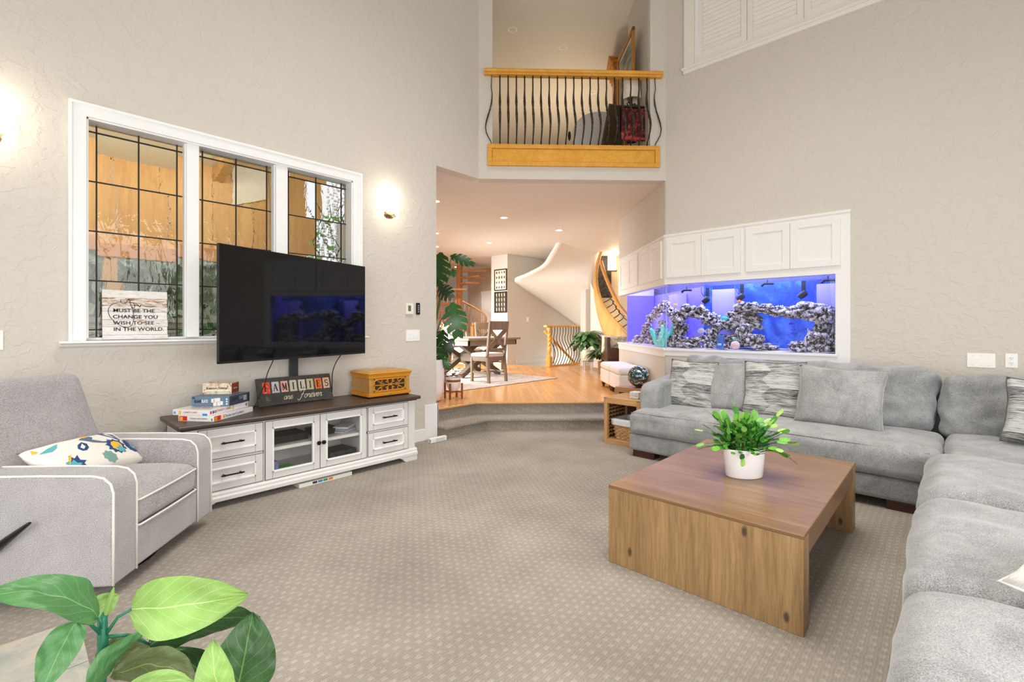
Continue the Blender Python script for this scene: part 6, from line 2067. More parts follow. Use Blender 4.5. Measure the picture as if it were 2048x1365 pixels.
# rounded grey chair back
t = thing('loft_chair', 'grey upholstered chair with a rounded high back seen through the railing', 'chair', pxp(1197, 300, 7.3)[:2] + (3.43,))
MC2 = Matrix.Rotation(-PI / 4 - 0.1, 4, 'Z')
GCH = fabric('grey_chair_cloth', (196, 192, 188), (216, 212, 208), 120)
b = B()
prof = []
for s in range(25):
    a = s / 24 * PI
    prof.append((0.40 * math.cos(a), 0.86 + 0.34 * math.sin(a) ** 0.9))
prof = [(0.40, 0.35)] + prof + [(-0.40, 0.35)]
b.prism([(x, z) for x, z in prof], -0.07, 0.07, MC2 @ Matrix(((1, 0, 0, 0), (0, 0, -1, 0), (0, 1, 0, 0), (0, 0, 0, 1))))
b.build('backrest', GCH, t, bevel=0.03, bseg=3, smooth=50)
b = B(); b.rbox((-0.38, 0.06, 0.32), (0.38, 0.66, 0.50), 0.06, 0.02, M=MC2); b.build('seat', GCH, t, smooth=True)
for sx in (-0.34, 0.34):
    for sy in (0.0, 0.60):
        b = B(); b.tube([tuple(MC2 @ Vector((sx, sy, 0))), tuple(MC2 @ Vector((sx, sy, 0.33)))], 0.02, 8); b.build('leg', BLK, t)
b = B(); b.ball(tuple(MC2 @ Vector((-0.45, 0.02, 0.86))), 0.07, 2, (0.35, 0.35, 1.1)); b.build('dark_handle', BLK, t, smooth=True)
# ------------------------------------------------------------------ hall ceiling lights
HC = [((4.343, 5.635, 3.175), 'lit recessed light half hidden by the left wall end, nearest of the hall'), ((5.811, 5.627, 3.175), 'lit recessed light in the middle of the hall ceiling, nearest row'), ((7.301, 5.576, 3.175), 'lit recessed light right of the middle, above the stair soffit'), ((7.328, 7.549, 3.175), 'lit recessed light in the second row, above the framed prints'), ((9.60, 11.40, 3.175), 'small far recessed light above the spiral stair'), ((5.846, 7.562, 3.175), 'lit recessed light at the wall end above the monstera, second row'), ((6.843, 8.84, 3.175), 'lit recessed light at the wall end above the monstera, third row')]
for c, lab in HC:
    can(c, lab, True, group='lit recessed lights of the hall')
    lamp('downlight', 'SPOT', (c[0], c[1], 3.14), 90, (1.0, 0.93, 0.84), 0.06, target=(c[0], c[1], 0), spot=2.2)

# ------------------------------------------------------------------ curved stair with its soffit
def hp(px, py, d):
    return pxp(px, py, d)
t = thing('curved_staircase', 'curved staircase with plaster soffit, maple stringer and iron balusters in the hall', 'staircase', (10.2, 6.2, ZL))
# the outer edge climbs along the stairwell wall, turns at the print wall and reaches the ceiling; the inner edge is the maple stringer
outer = [(12.6, 8.36, 1.02), (11.6, 8.36, 1.42), (10.8, 8.36, 1.75), (9.9, 8.36, 2.10), (9.0, 8.34, 2.46), (8.94, 7.85, 2.60), (8.90, 7.30, 2.76), (8.62, 6.80, 2.98), (8.30, 6.32, 3.18)]
inner = [hp(1206, 655, 12.7), hp(1194, 628, 12.5), hp(1188, 602, 12.2), hp(1187, 584, 12.0), hp(1189, 562, 11.8), hp(1191, 540, 11.8), hp(1196, 520, 11.85), hp(1206, 500, 11.9), hp(1222, 479, 11.95)]
def cat(P, u):
    n = len(P) - 1
    k = min(n - 1, int(u * n)); f = u * n - k
    p0, p1, p2, p3 = [Vector(P[max(0, min(n, k + j))]) for j in (-1, 0, 1, 2)]
    return 0.5 * ((2 * p1) + (p2 - p0) * f + (2 * p0 - 5 * p1 + 4 * p2 - p3) * f * f + (3 * p1 - p0 - 3 * p2 + p3) * f ** 3)
b = B()
b.grid(lambda u, v: cat(outer, u).lerp(cat(inner, u), v), 40, 12)
o = b.build('soffit', CEIL, t, smooth=True, world=True)
sm = o.modifiers.new('thickness', 'SOLIDIFY'); sm.thickness = 0.06; sm.offset = 1
# stringer: a tall curved board that starts low at the right and sweeps up and over
STR = [hp(1262, 742, 9.6), hp(1232, 712, 9.9), hp(1213, 680, 10.3), hp(1199, 640, 10.8), hp(1190, 600, 11.2), hp(1187, 565, 11.5), hp(1190, 535, 11.7), hp(1199, 505, 11.8), hp(1210, 484, 11.9)]
STR2 = [hp(1268, 678, 9.6), hp(1240, 652, 9.9), hp(1223, 634, 10.3), hp(1208, 612, 10.8), hp(1199, 588, 11.2), hp(1194, 562, 11.5), hp(1196, 533, 11.7), hp(1204, 503, 11.8), hp(1216, 483, 11.9)]
b = B()
b.grid(lambda u, v: cat(STR, u).lerp(cat(STR2, u), v), 40, 3)
o = b.build('stringer', wood('maple_stringer', (206, 152, 86), (230, 180, 112), 2, 4, 0.4), t, smooth=True, world=True)
sm = o.modifiers.new('thickness', 'SOLIDIFY'); sm.thickness = 0.05; sm.offset = 0
b = B(); b.tube([cat(STR2, s / 40) for s in range(41)], 0.024, 8); b.build('stringer_cap', OAKV, t, smooth=True, world=True)
HRL = [hp(1262, 640, 9.75), hp(1240, 615, 9.95), hp(1228, 592, 10.3), hp(1218, 570, 10.7), hp(1208, 545, 11.1), hp(1202, 524, 11.5)]
b = B(); b.tube([cat(HRL, s / 30) for s in range(31)], 0.036, 8, flat=1.3); b.build('handrail', wood('rail_maple', (190, 126, 60), (214, 154, 84), 2, 5, 0.35), t, smooth=True, world=True)
for k in range(11):
    u = 0.04 + k * 0.085
    pt = cat(HRL, u * 0.98)
    pb = cat(STR2, min(0.80, 0.02 + u * 0.70))
    pts = []
    out = Vector((-0.70, -0.71, 0))
    for s in range(11):
        f = s / 10
        wv = (0.02 * math.sin(f * 12) if f < 0.35 else 0.0) + (0.12 * math.sin((f - 0.35) / 0.65 * PI) if f > 0.35 else 0)
        pts.append(pt.lerp(pb, f) + Vector((0.683, -0.730, 0)) * wv)
    b = B(); b.tube(pts, 0.011, 6); b.build('baluster', IRON, t, smooth=True, world=True)
# wall under the stringer and the end pier
b = B()
wp = [hp(1186, 600, 11.6), hp(1186, 760, 11.6), hp(1300, 790, 9.9), hp(1300, 730, 9.9)]
W0, W1 = Vector(hp(1187, 700, 11.55)), Vector(hp(1268, 700, 9.65))
b.grid(lambda u, v: (W0.x + (W1.x - W0.x) * u, W0.y + (W1.y - W0.y) * u, ZL + (cat(STR, 0.62 * (1 - u)).z - ZL + 0.02) * v), 16, 2)
o = struct(b.build('wall_under_stair', WALL))
sm = o.modifiers.new('thickness', 'SOLIDIFY'); sm.thickness = 0.08; sm.offset = -1
PC = Vector(hp(1175, 700, 11.75))
b = B(); b.prism([(PC.x - 0.16, PC.y + 0.10), (PC.x - 0.11, PC.y - 0.02), (PC.x + 0.06, PC.y - 0.14), (PC.x + 0.24, PC.y - 0.02), (PC.x + 0.2, PC.y + 0.25)], ZL, 2.22)
struct(b.build('wall_stair_pier', WALL))

# stairwell guard rail
t = thing('stairwell_railing', 'stairwell railing with turned maple newel and rows of curved iron balusters', 'railing', (9.06, 7.22, ZL))
def nl_(name, prof_, c, m, seg=18):
    b = B(); b.lathe(prof_, seg, c=c); return b.build(name, m, t, world=True, smooth=45)
b = B(); b.box((9.0, 7.16, ZL), (9.12, 7.28, ZL + 0.235)); b.build('newel_base', OAKV, t, world=True, bevel=0.006)
nl_('newel_shaft', [(0.05, 0.235), (0.058, 0.25), (0.045, 0.265), (0.030, 0.285), (0.030, 0.32), (0.042, 0.345), (0.050, 0.38), (0.053, 0.44), (0.046, 0.46)], (9.06, 7.22, ZL), OAKV)
b = B()  # rope-twist shaft
def rope(u, v):
    a = v * 2 * PI
    z = 0.46 + u * 0.44
    r = 0.044 * (1 - 0.12 * u) + 0.006 * math.cos(3 * a - u * 26)
    return (9.06 + r * math.cos(a), 7.22 + r * math.sin(a), ZL + z)
b.grid(rope, 60, 24); b.build('newel_twist', OAKV, t, world=True, smooth=True)
b = B(); b.box((9.015, 7.175, ZL + 0.90), (9.105, 7.265, ZL + 0.975)); b.build('newel_top', OAKV, t, world=True, bevel=0.008)
b = B(); b.prism([(-0.05, 0.975), (0.05, 0.975), (0.058, 1.0), (0.046, 1.022), (-0.046, 1.022), (-0.058, 1.0)], 8.90, 10.62, Matrix(((0, 0, 1, 0), (1, 0, 0, 7.22), (0, 1, 0, ZL), (0, 0, 0, 1)))); b.build('handrail', OAKV, t, world=True, bevel=0.004)
b = B(); b.box((9.12, 7.18, ZL), (10.62, 7.26, ZL + 0.03)); b.build('shoe_rail', OAK, t, world=True, bevel=0.004)
bp = None
NBL = 13
for k in range(NBL):
    x = 9.16 + k * 0.116
    if bp is None:
        b = B()
        pts = []
        for s in range(21):
            z = 0.03 + s / 20 * 0.945
            f = s / 20
            wv = 0.10 * math.sin(min(1, f / 0.58) * PI) * (1 if f < 0.58 else 0) - 0.030 * math.sin((f - 0.58) / 0.25 * PI) * (1 if 0.58 < f < 0.83 else 0)
            pts.append((wv, -0.3 * wv, z))
        b.tube(pts, 0.0095, 6)
        bp = b.build('baluster', IRON, t, smooth=True)
        o = bp
    else:
        o = bp.copy(); COL.objects.link(o); o.parent = t
    o.matrix_basis = Matrix.Translation((x - 9.06, 0, 0))
t = thing('stair_handrail', 'sloping wooden handrail running down into the stairwell behind the iron balusters', 'handrail', (9.1, 7.4, 1.0))
b = B(); b.tube([(9.12, 7.42, 1.18), (9.6, 7.42, 0.86), (10.2, 7.42, 0.46), (10.7, 7.42, 0.1)], 0.032, 8); b.build('rail', OAK, t, world=True, smooth=True)
for x, z in ((9.5, 0.93), (10.2, 0.46)):
    b = B(); b.tube([(x, 7.42, z), (x, 7.42, z - 0.9)], 0.01, 6); b.build('bracket', IRON, t, world=True)

# two framed prints and switch plates
FRB = mat('black_frame', (22, 20, 18), 0.4, var=0.02)
def print_frame(label, z0, z1, paper, ink, kind):
    t = thing('framed_print', label, 'picture', (8.755, 8.58, (z0 + z1) / 2), 0, 'framed prints one above the other')
    y0, y1 = 8.365, 8.815
    b = B()
    w = 0.026
    for lo, hi in (((y0, z0), (y0 + w, z1)), ((y1 - w, z0), (y1, z1)), ((y0, z0), (y1, z0 + w)), ((y0, z1 - w), (y1, z1))):
        b.box((8.728, lo[0], lo[1]), (8.758, hi[0], hi[1]))
    b.build('frame', FRB, t, world=True, bevel=0.002)
    b = B(); b.box((8.740, y0 + w, z0 + w), (8.756, y1 - w, z1 - w)); o = b.build('print', paper, t, world=True)
    rg = random.Random(int(z0 * 100))
    b = B()
    for i in range(4):
        for j in range(4):
            yc = y0 + 0.085 + i * 0.094
            zc = z0 + 0.085 + j * (z1 - z0 - 0.17) / 3
            if kind == 'shell':
                a0 = rg.uniform(0.02, 0.034); a1 = rg.uniform(0.03, 0.05)
                b.prism([(yc + a0 * math.cos(q / 9 * 2 * PI), zc + a1 * math.sin(q / 9 * 2 * PI) * (1.0 if q % 2 else 0.8)) for q in range(9)], 8.7385, 8.7402, Matrix(((0, 0, 1, 0), (1, 0, 0, 0), (0, 1, 0, 0), (0, 0, 0, 1))))
            else:
                b.prism([(yc - 0.006, zc - 0.055), (yc + 0.014, zc - 0.02), (yc + 0.018, zc + 0.03), (yc + 0.004, zc + 0.06), (yc - 0.016, zc + 0.02), (yc - 0.014, zc - 0.02)], 8.7385, 8.7402, Matrix(((0, 0, 1, 0), (1, 0, 0, 0), (0, 1, 0, 0), (0, 0, 0, 1))))
    b.build('printed_shapes', ink, o, world=True, kind='stuff')
print_frame('upper framed print: rows of dark shells on cream paper', 2.235, 2.795, mat('cream_paper', (226, 214, 188), 0.6), mat('shell_ink', (96, 82, 68), 0.7, var=0.3, vscale=40), 'shell')
print_frame('lower framed print: pale feathers on dark brown paper', 1.655, 2.205, mat('brown_paper', (66, 54, 42), 0.35), mat('feather_ink', (198, 188, 168), 0.7, var=0.2, vscale=40), 'feather')
t = thing('hall_switch', 'pale two rocker switch plate under the framed prints', 'switch', (8.76, 8.66, 1.50))
b = B(); b.box((-0.007, -0.075, -0.06), (0, 0.055, 0.06)); b.build('plate', PLATE, t, bevel=0.003)
for y in (-0.035, 0.02):
    b = B(); b.box((-0.010, y - 0.014, -0.03), (-0.006, y + 0.014, 0.03)); b.build('rocker', WHITE, t)
t = thing('stairwell_switch', 'single white switch plate on the stairwell wall right of the prints', 'switch', (9.55, 8.36, 1.49))
b = B(); b.box((-0.04, -0.007, -0.06), (0.04, 0, 0.06)); b.build('plate', PLATE, t, bevel=0.003)
b = B(); b.box((-0.015, -0.010, -0.03), (0.015, -0.006, 0.03)); b.build('rocker', WHITE, t)
# white door in the back hall
dr = bpy.data.objects.new('door_1', None); COL.objects.link(dr); dr['kind'] = 'structure'
D0 = Vector(hp(964, 700, 15.6)); D1 = Vector(hp(992, 700, 15.0))
dd = (D1 - D0); dd.z = 0; dL = dd.length; dd.normalize()
MDO = Matrix(((dd.x, -dd.y, 0, D0.x), (dd.y, dd.x, 0, D0.y), (0, 0, 1, ZL), (0, 0, 0, 1)))
b = B(); b.box((-0.03, 0.0, 0), (0.08, 0.03, 2.06), MDO); b.box((-0.05, -0.01, 2.06), (0.7, 0.03, 2.16), MDO); b.build('door_casing', WHITE, dr, bevel=0.004)
b = B(); b.box((0.08, 0.01, 0), (0.62, 0.04, 2.06), MDO); o = b.build('door_leaf', WHITE, dr, bevel=0.003)
for z0, z1 in ((0.2, 0.9), (1.05, 1.9)):
    b = B(); b.box((0.17, 0.002, z0), (0.52, 0.012, z1), MDO); b.build('door_panel', WHITE, o, bevel=0.006)
b = B(); b.box((-0.9, 0.04, 0), (2.4, 0.10, 2.87), MDO); struct(b.build('wall_back_passage', WALL))
for v in (dr,):
    pass

# ------------------------------------------------------------------ spiral stair of pale wood
SPW = wood('pale_spiral_wood', (200, 138, 84), (224, 168, 112), 2, 6, 0.45)
SPF = wood('pale_spiral_tread', (196, 136, 84), (222, 168, 114), 0, 6, 0.45)
PCX, PCY, _ = hp(919, 650, 14.4)
t = thing('spiral_staircase', 'pale wooden spiral staircase with spindle railing at the back of the dining room', 'staircase', (PCX, PCY, ZL))
b = B(); b.lathe([(0.095, 0), (0.095, 2.87)], 20, c=(0, 0, 0)); b.build('centre_post', SPW, t, smooth=40)
NT_ = 13
Rr = 0.82
tr0 = None
rail = []
for k in range(NT_):
    a = math.radians(-60 + k * 30) + 0.3
    z = 0.20 + k * 0.205
    if tr0 is None:
        b = B(); b.prism([(0.07, -0.06), (Rr, -0.24), (Rr + 0.02, 0.0), (Rr, 0.24), (0.07, 0.06)], 0, 0.05); tr0 = b.build('tread', SPF, t, bevel=0.004); o = tr0
    else:
        o = tr0.copy(); COL.objects.link(o); o.parent = t
    o.matrix_basis = Matrix.Translation((0, 0, z)) @ Matrix.Rotation(a, 4, 'Z')
sp0 = None
for k in range(NT_ * 3):
    a = math.radians(-70 + k * 10) + 0.3
    z = 0.20 + (k / 3.0) * 0.205
    rail.append((Rr * math.cos(a), Rr * math.sin(a), z + 0.95))
    if z + 0.9 > 2.86:
        continue
    if sp0 is None:
        b = B(); b.lathe([(0.014, 0), (0.018, 0.1), (0.013, 0.3), (0.016, 0.6), (0.012, 0.92)], 8); sp0 = b.build('spindle', SPW, t, smooth=True); o = sp0
    else:
        o = sp0.copy(); COL.objects.link(o); o.parent = t
    o.matrix_basis = Matrix.Translation((Rr * math.cos(a), Rr * math.sin(a), z + 0.03))
b = B(); b.tube([p for p in rail if p[2] < 2.87], 0.03, 8); b.build('spiral_handrail', SPF, t, smooth=True)
nx, ny, _ = hp(946, 700, 13.3)
b = B(); b.box((nx - 0.05, ny - 0.05, ZL), (nx + 0.05, ny + 0.05, ZL + 1.0)); b.b.transform(Matrix.Translation((-PCX, -PCY, -ZL))); b.build('newel_post', SPW, t, bevel=0.01)
b = B(); b.lathe([(0.03, 1.0), (0.05, 1.04), (0.045, 1.08), (0.0, 1.12)], 14, c=(nx - PCX, ny - PCY, 0)); b.build('newel_finial', SPW, t, smooth=True)

# ------------------------------------------------------------------ rug, dining table and chairs
RUG = NT('faded_rug')
_n = RUG.noise(RUG.coord((1, 2.6, 1)), 9, 5, 0.7, 0.8)
RUG.base(RUG.ramp(_n, [(0.34, (128, 116, 118)), (0.48, (186, 174, 166)), (0.6, (206, 196, 184)), (0.74, (168, 128, 116))]))
RUG.set(Roughness=0.95); RUG.bump(_n, 0.3, 0.003)
t = thing('dining_rug', 'faded grey and rose patterned rug under the dining table', 'rug', (5.6, 7.0, 0.3052))
b = B(); b.box((4.35, 5.49, 0.3053), (7.14, 9.2, 0.313)); b.build('pile', RUG.m, t, world=True, bevel=0.002)
b = B(); b.box((4.345, 5.484, 0.3052), (7.146, 5.494, 0.311)); b.build('binding', mat('rug_binding', (70, 62, 64), 0.9), t, world=True)

GRW = wood('driftwood', (120, 102, 80), (158, 138, 112), 2, 6, 0.5, (76, 62, 46))
GRX = wood('driftwood_flat', (124, 106, 84), (160, 140, 114), 1, 6, 0.45, (76, 62, 46))
DKG = wood('driftwood_dark', (84, 72, 58), (112, 98, 80), 2, 6, 0.5)
ZR = 0.3135
t = thing('dining_table', 'driftwood dining table on a crossed timber trestle', 'table', (6.34, 7.05, ZR))
xa, xb, ya, yb = 5.62, 7.02, 6.33, 7.75
for k in range(5):
    x0 = xa + k * (xb - xa) / 5
    b = B(); b.box((x0 + 0.001, ya, ZR + 0.725), (x0 + (xb - xa) / 5 - 0.001, yb, ZR + 0.765)); b.build('top_plank', GRX, t, world=True, bevel=0.003)
b = B()
b.box((xa + 0.06, ya + 0.06, ZR + 0.625), (xb - 0.06, ya + 0.09, ZR + 0.725)); b.box((xa + 0.06, yb - 0.09, ZR + 0.625), (xb - 0.06, yb - 0.06, ZR + 0.725))
b.box((xa + 0.06, ya + 0.06, ZR + 0.625), (xa + 0.09, yb - 0.06, ZR + 0.725)); b.box((xb - 0.09, ya + 0.06, ZR + 0.625), (xb - 0.06, yb - 0.06, ZR + 0.725))
b.build('apron', GRX, t, world=True, bevel=0.002)
for y in (6.80, 7.40):
    b = B(); b.beam((5.82, y, ZR + 0.03), (6.86, y, ZR + 0.66), 0.09, 0.13, (0, 1, 0)); b.build('cross_leg', DKG, t, world=True, bevel=0.004)
    b = B(); b.beam((6.86, y + 0.002, ZR + 0.03), (5.82, y + 0.002, ZR + 0.66), 0.088, 0.13, (0, 1, 0)); b.build('cross_leg', DKG, t, world=True, bevel=0.004)
b = B(); b.box((6.28, 6.8, ZR + 0.28), (6.40, 7.4, ZR + 0.44)); b.build('stretcher', DKG, t, world=True, bevel=0.004)
t = thing('table_runner', 'white runner with a crimson edge lying on the dining table', 'table runner', (6.3, 7.0, ZR + 0.766))
b = B(); b.grid(lambda u, v: (5.70 + 1.25 * u, 6.72 + 0.42 * v, ZR + 0.7665 + 0.004 * abs(noise.noise((u * 5, v * 3, 1)))), 20, 6); b.build('cloth', mat('runner_white', (230, 226, 222), 0.9), t, smooth=True, world=True)
b = B(); b.box((5.70, 6.705, ZR + 0.766), (6.95, 6.73, ZR + 0.771)); b.build('crimson_edge', mat('crimson_cloth', (168, 60, 70), 0.9), t, world=True)

def chair(loc, rz, label, src=None):
    """local: backrest at y=0, seat towards +y"""
    if src is not None:
        return dup(src, loc, rz, label, 'driftwood dining chairs')
    t = thing('dining_chair', label, 'chair', (0, 0, 0), 0, 'driftwood dining chairs')
    w = 0.215
    for sx in (-1, 1):
        b = B(); b.beam((sx * w, 0.03, 0.0), (sx * w, 0.075, 0.46), 0.042, 0.05, (0, 1, 0)); b.beam((sx * w, 0.075, 0.44), (sx * w, -0.005, 1.08), 0.042, 0.045, (0, 1, 0)); b.build('back_post', GRW, t, bevel=0.004)
        b = B(); b.beam((sx * (w - 0.005), 0.47, 0.0), (sx * (w - 0.005), 0.47, 0.43), 0.045, 0.045, (0, 1, 0)); b.build('front_leg', GRW, t, bevel=0.004)
        b = B(); b.beam((sx * (w - 0.003), 0.09, 0.17), (sx * (w - 0.003), 0.45, 0.17), 0.022, 0.034); b.build('side_stretcher', GRW, t, bevel=0.003)
        b = B(); b.beam((sx * (w - 0.003), 0.08, 0.405), (sx * (w - 0.003), 0.46, 0.405), 0.024, 0.07); b.build('side_rail', GRW, t, bevel=0.003)
    b = B(); b.beam((-w, 0.47, 0.405), (w, 0.47, 0.405), 0.024, 0.07); b.build('front_rail', GRW, t, bevel=0.003)
    b = B(); b.beam((-w, 0.075, 0.405), (w, 0.075, 0.405), 0.024, 0.07); b.build('back_rail', GRW, t, bevel=0.003)
    b = B(); b.beam((-w, 0.27, 0.17), (w, 0.27, 0.17), 0.022, 0.034); b.build('cross_stretcher', GRW, t, bevel=0.003)
    b = B(); b.beam((-w, 0.012, 1.0), (w, 0.012, 1.0), 0.028, 0.155); b.build('top_rail', GRW, t, bevel=0.006)
    b = B(); b.beam((-w, 0.055, 0.575), (w, 0.055, 0.575), 0.024, 0.045); b.build('lower_rail', GRW, t, bevel=0.004)
    for sx in (-1, 1):
        b = B(); b.beam((-sx * (w - 0.02), 0.053 - 0.002 * sx, 0.595), (sx * (w - 0.02), 0.02 - 0.002 * sx, 0.93), 0.018, 0.075, (0.0, 0.3, 1.0)); b.build('cross_slat', GRW, t, bevel=0.003)
    b = B(); b.rbox((-w - 0.012, 0.07, 0.44), (w + 0.012, 0.50, 0.505), 0.03, 0.014); b.build('seat_pad', fabric('oat_linen', (206, 196, 184), (228, 220, 210), 200), t, smooth=True)
    t.location = loc
    t.rotation_euler = (0, 0, rz)
    return t
c0 = chair((5.86, 5.80, ZR), 0.0, 'driftwood dining chair nearest the step, its crossed back towards the room')
chair((6.98, 8.20, ZR), PI, 'driftwood dining chair on the far side of the table, back visible above it', c0)
chair((7.52, 7.95, ZR), PI * 0.94, 'driftwood dining chair mostly hidden behind the nearest chair', c0)
chair((4.62, 6.55, ZR), -PI / 2, 'driftwood dining chair behind the monstera, only its pale seat in view', c0)
t = thing('flower_vase', 'vase of dark red and pale green dried flowers behind the monstera', 'flowers', (5.95, 7.35, ZR + 0.7655))
b = B(); b.lathe([(0, 0), (0.05, 0), (0.07, 0.06), (0.05, 0.12), (0.04, 0.14)], 16, cap=False); b.build('vase', mat('vase_white', (220, 214, 206), 0.3), t, smooth=True)
leafy('green_sprays', (0, 0, 0.22), 0.13, 160, mat('dry_green', (150, 156, 104), 0.8, var=0.3), t, 0.03, (1.2, 1, .8), 31)
b = B()
rg = random.Random(5)
for k in range(9):
    b.ball((rg.uniform(-.12, .08), rg.uniform(-.08, .08), rg.uniform(.22, .36)), 0.03, 1)
b.build('red_blooms', mat('dry_red', (112, 30, 30), 0.8, var=0.3), t, kind='stuff')
t = thing('table_card', 'white card with a dark drawn emblem standing on the dining table', 'card', (5.85, 7.10, ZR + 0.7655))
b = B(); b.box((-0.16, -0.006, 0), (0.16, 0.006, 0.24)); b.build('card', WCART, t)
b = B(); b.tube([(0.05 * math.cos(a), -0.008, 0.12 + 0.07 * math.sin(a)) for a in [k * 2 * PI / 18 for k in range(18)]], 0.006, 5, closed=True); b.tube([(-0.03, -0.008, 0.08), (0.0, -0.008, 0.16), (0.03, -0.008, 0.08)], 0.005, 5); b.build('emblem', INK, t, kind='stuff')

# ------------------------------------------------------------------ monstera in a tall white planter
t = thing('monstera', 'tall monstera with split leaves in a white planter behind the wall end', 'potted plant', (3.78, 5.08, 0.3052))
b = B(); b.lathe([(0.0, 0.0), (0.15, 0.0), (0.19, 0.03), (0.215, 0.15), (0.225, 0.32), (0.215, 0.50), (0.20, 0.555), (0.188, 0.55), (0.19, 0.50), (0.0, 0.48)], 32, cap=False); b.build('planter', POTW, t, smooth=50)
b = B(); b.lathe([(0.0, 0.505), (0.195, 0.50)], 20, cap=False); b.build('soil', mat('dark_soil', (52, 42, 36), 0.95), t)
MONM = []
for k, cc in enumerate(((34, 84, 34), (46, 106, 40), (26, 64, 32))):
    m = NT('monstera_green_%d' % k)
    m.base(m.ramp(m.noise(m.coord(), 9, 2), [(0.3, tuple(x * 0.8 for x in cc)), (0.7, cc)]))
    m.set(Roughness=0.3, Specular_IOR_Level=0.5)
    MONM.append(m.m)
STEMG = mat('plant_stem', (74, 104, 52), 0.5)
def monstera_leaf(b, p, d, nrm_, L, W, lobes=5):
    """heart-shaped blade cut into lobes: p base, d midrib direction, nrm_ face normal"""
    d = Vector(d).normalized(); n = Vector(nrm_); n = (n - d * n.dot(d)).normalized(); s = d.cross(n).normalized()
    P = Vector(p)
    def pt(a, c):
        return P + d * (a * L) + s * (c * W) + n * (-0.22 * c * c * W - 0.25 * a * a * L + 0.05 * L)
    prof = lambda a: max(0.02, math.sin(PI * min(1, (a + 0.22) / 1.24)) ** 0.75)
    N = 12
    # solid spine
    V = {}
    def v(a, c):
        k = (round(a, 4), round(c, 4))
        if k not in V:
            V[k] = b.b.verts.new(pt(a, c))
        return V[k]
    for sg in (-1, 1):
        for k in range(lobes):
            a0 = -0.10 + k * 1.08 / lobes
            a1 = -0.10 + (k + 1) * 1.08 / lobes
            w_in = 0.30 if k < lobes - 1 else 0.2
            c = [v(a0, 0), v(a1, 0), v(a1, sg * 0.5 * w_in * prof(a1)), v(a0, sg * 0.5 * w_in * prof(a0))]
            try: b.b.faces.new(c)
            except ValueError: pass
            gap = 0.16 * (a1 - a0)
            sh = 0.10
            q0, q1 = a0 + gap, a1 - gap * 0.6
            o0 = [v(a0 + 0.0, sg * 0.5 * w_in * prof(a0)), v(a1, sg * 0.5 * w_in * prof(a1)), v(q1 + sh * 0.5, sg * 0.33 * prof(a1)), v(q0 + sh * 0.4, sg * 0.33 * prof(a0))]
            try: b.b.faces.new(o0)
            except ValueError: pass
            o1 = [o0[3], o0[2], v(q1 + sh, sg * 0.52 * prof((a0 + a1) / 2 + 0.05)), v(q0 + sh * 1.1, sg * 0.5 * prof((a0 + a1) / 2))]
            try: b.b.faces.new(o1)
            except ValueError: pass
    return b
CF = Vector((-0.73, -0.683, 0))
RT = Vector((0.683, -0.730, 0))
UP = Vector((0, 0, 1))
def mp(px, py, d=6.35):
    return Vector(pxp(px, py, d))
LV = [((882, 512), (-0.15, -1.0), 0.42, 0.34, 0), ((905, 514), (1.0, -0.30), 0.30, 0.16, 0), ((880, 576), (0.55, -0.45), 0.22, 0.22, 2), ((905, 612), (0.25, -1.0), 0.42, 0.32, 1), ((886, 665), (-0.3, -0.9), 0.28, 0.26, 0), ((905, 682), (-0.5, -0.85), 0.30, 0.16, 2), ((884, 700), (-0.2, -0.8), 0.24, 0.2, 0), ((893, 718), (0.1, -1.0), 0.14, 0.12, 1), ((905, 540), (0.2, -0.6), 0.10, 0.10, 1), ((862, 560), (-0.6, -0.6), 0.35, 0.3, 0), ((858, 640), (-0.7, -0.5), 0.35, 0.3, 1)]
base = Vector((3.80, 5.06, 0.80))
for k, ((px, py), (dx, dz), L, W, mi) in enumerate(LV):
    p = mp(px, py, 6.30 - 0.03 * (k % 4))
    d = RT * dx + UP * dz + CF * 0.25
    b = B(); monstera_leaf(b, p, d, CF + UP * 0.25 + RT * (0.25 if k % 2 else -0.2), L, W)
    o = b.build('leaf', MONM[mi], t, smooth=True, world=True)
    mid = base.lerp(p, 0.6) + RT * (-0.04)
    b = B(); b.tube([base, base.lerp(p, 0.3) + RT * -0.03 + UP * 0.05, mid + UP * 0.10, p + UP * 0.03, p], [0.011, 0.010, 0.008, 0.006, 0.005], 6); b.build('petiole', STEMG, o, smooth=True, world=True)

# small planter on a wooden stand
t = thing('plant_stand', 'small four-legged wooden plant stand on the hall floor by the step', 'plant stand', (4.17, 5.01, 0.3052))
STW = wood('stand_walnut', (126, 72, 34), (158, 96, 50), 2, 8, 0.4)
for k in range(4):
    a = k * PI / 2 + 0.5
    b = B(); b.box((-0.012, -0.012, 0), (0.012, 0.012, 0.215), Matrix.Translation((0.125 * math.cos(a), 0.125 * math.sin(a), 0)) @ Matrix.Rotation(a, 4, 'Z')); b.build('leg', STW, t, bevel=0.003)
for k in range(2):
    a = k * PI / 2 + 0.5
    b = B(); b.beam((-0.12 * math.cos(a), -0.12 * math.sin(a), 0.095 + 0.001 * k), (0.12 * math.cos(a), 0.12 * math.sin(a), 0.095 + 0.001 * k), 0.022, 0.022); b.build('cross_bar', STW, t)
t = thing('small_planter', 'white and wood banded pot of dark pink-leaved plant on the stand', 'potted plant', (4.17, 5.01, 0.412))
b = B(); b.lathe([(0.0, 0.0), (0.055, 0.0), (0.085, 0.05), (0.100, 0.11), (0.1015, 0.125)], 28, cap=False); b.build('pot_bowl', POTW, t, smooth=50)
b = B(); b.lathe([(0.1005, 0.125), (0.1022, 0.155)], 28, cap=False); b.build('wood_band', STW, t, smooth=True)
b = B(); b.lathe([(0.1022, 0.155), (0.104, 0.185), (0.096, 0.185), (0.094, 0.16), (0, 0.158)], 28, cap=False); b.build('pot_rim', POTW, t, smooth=50)
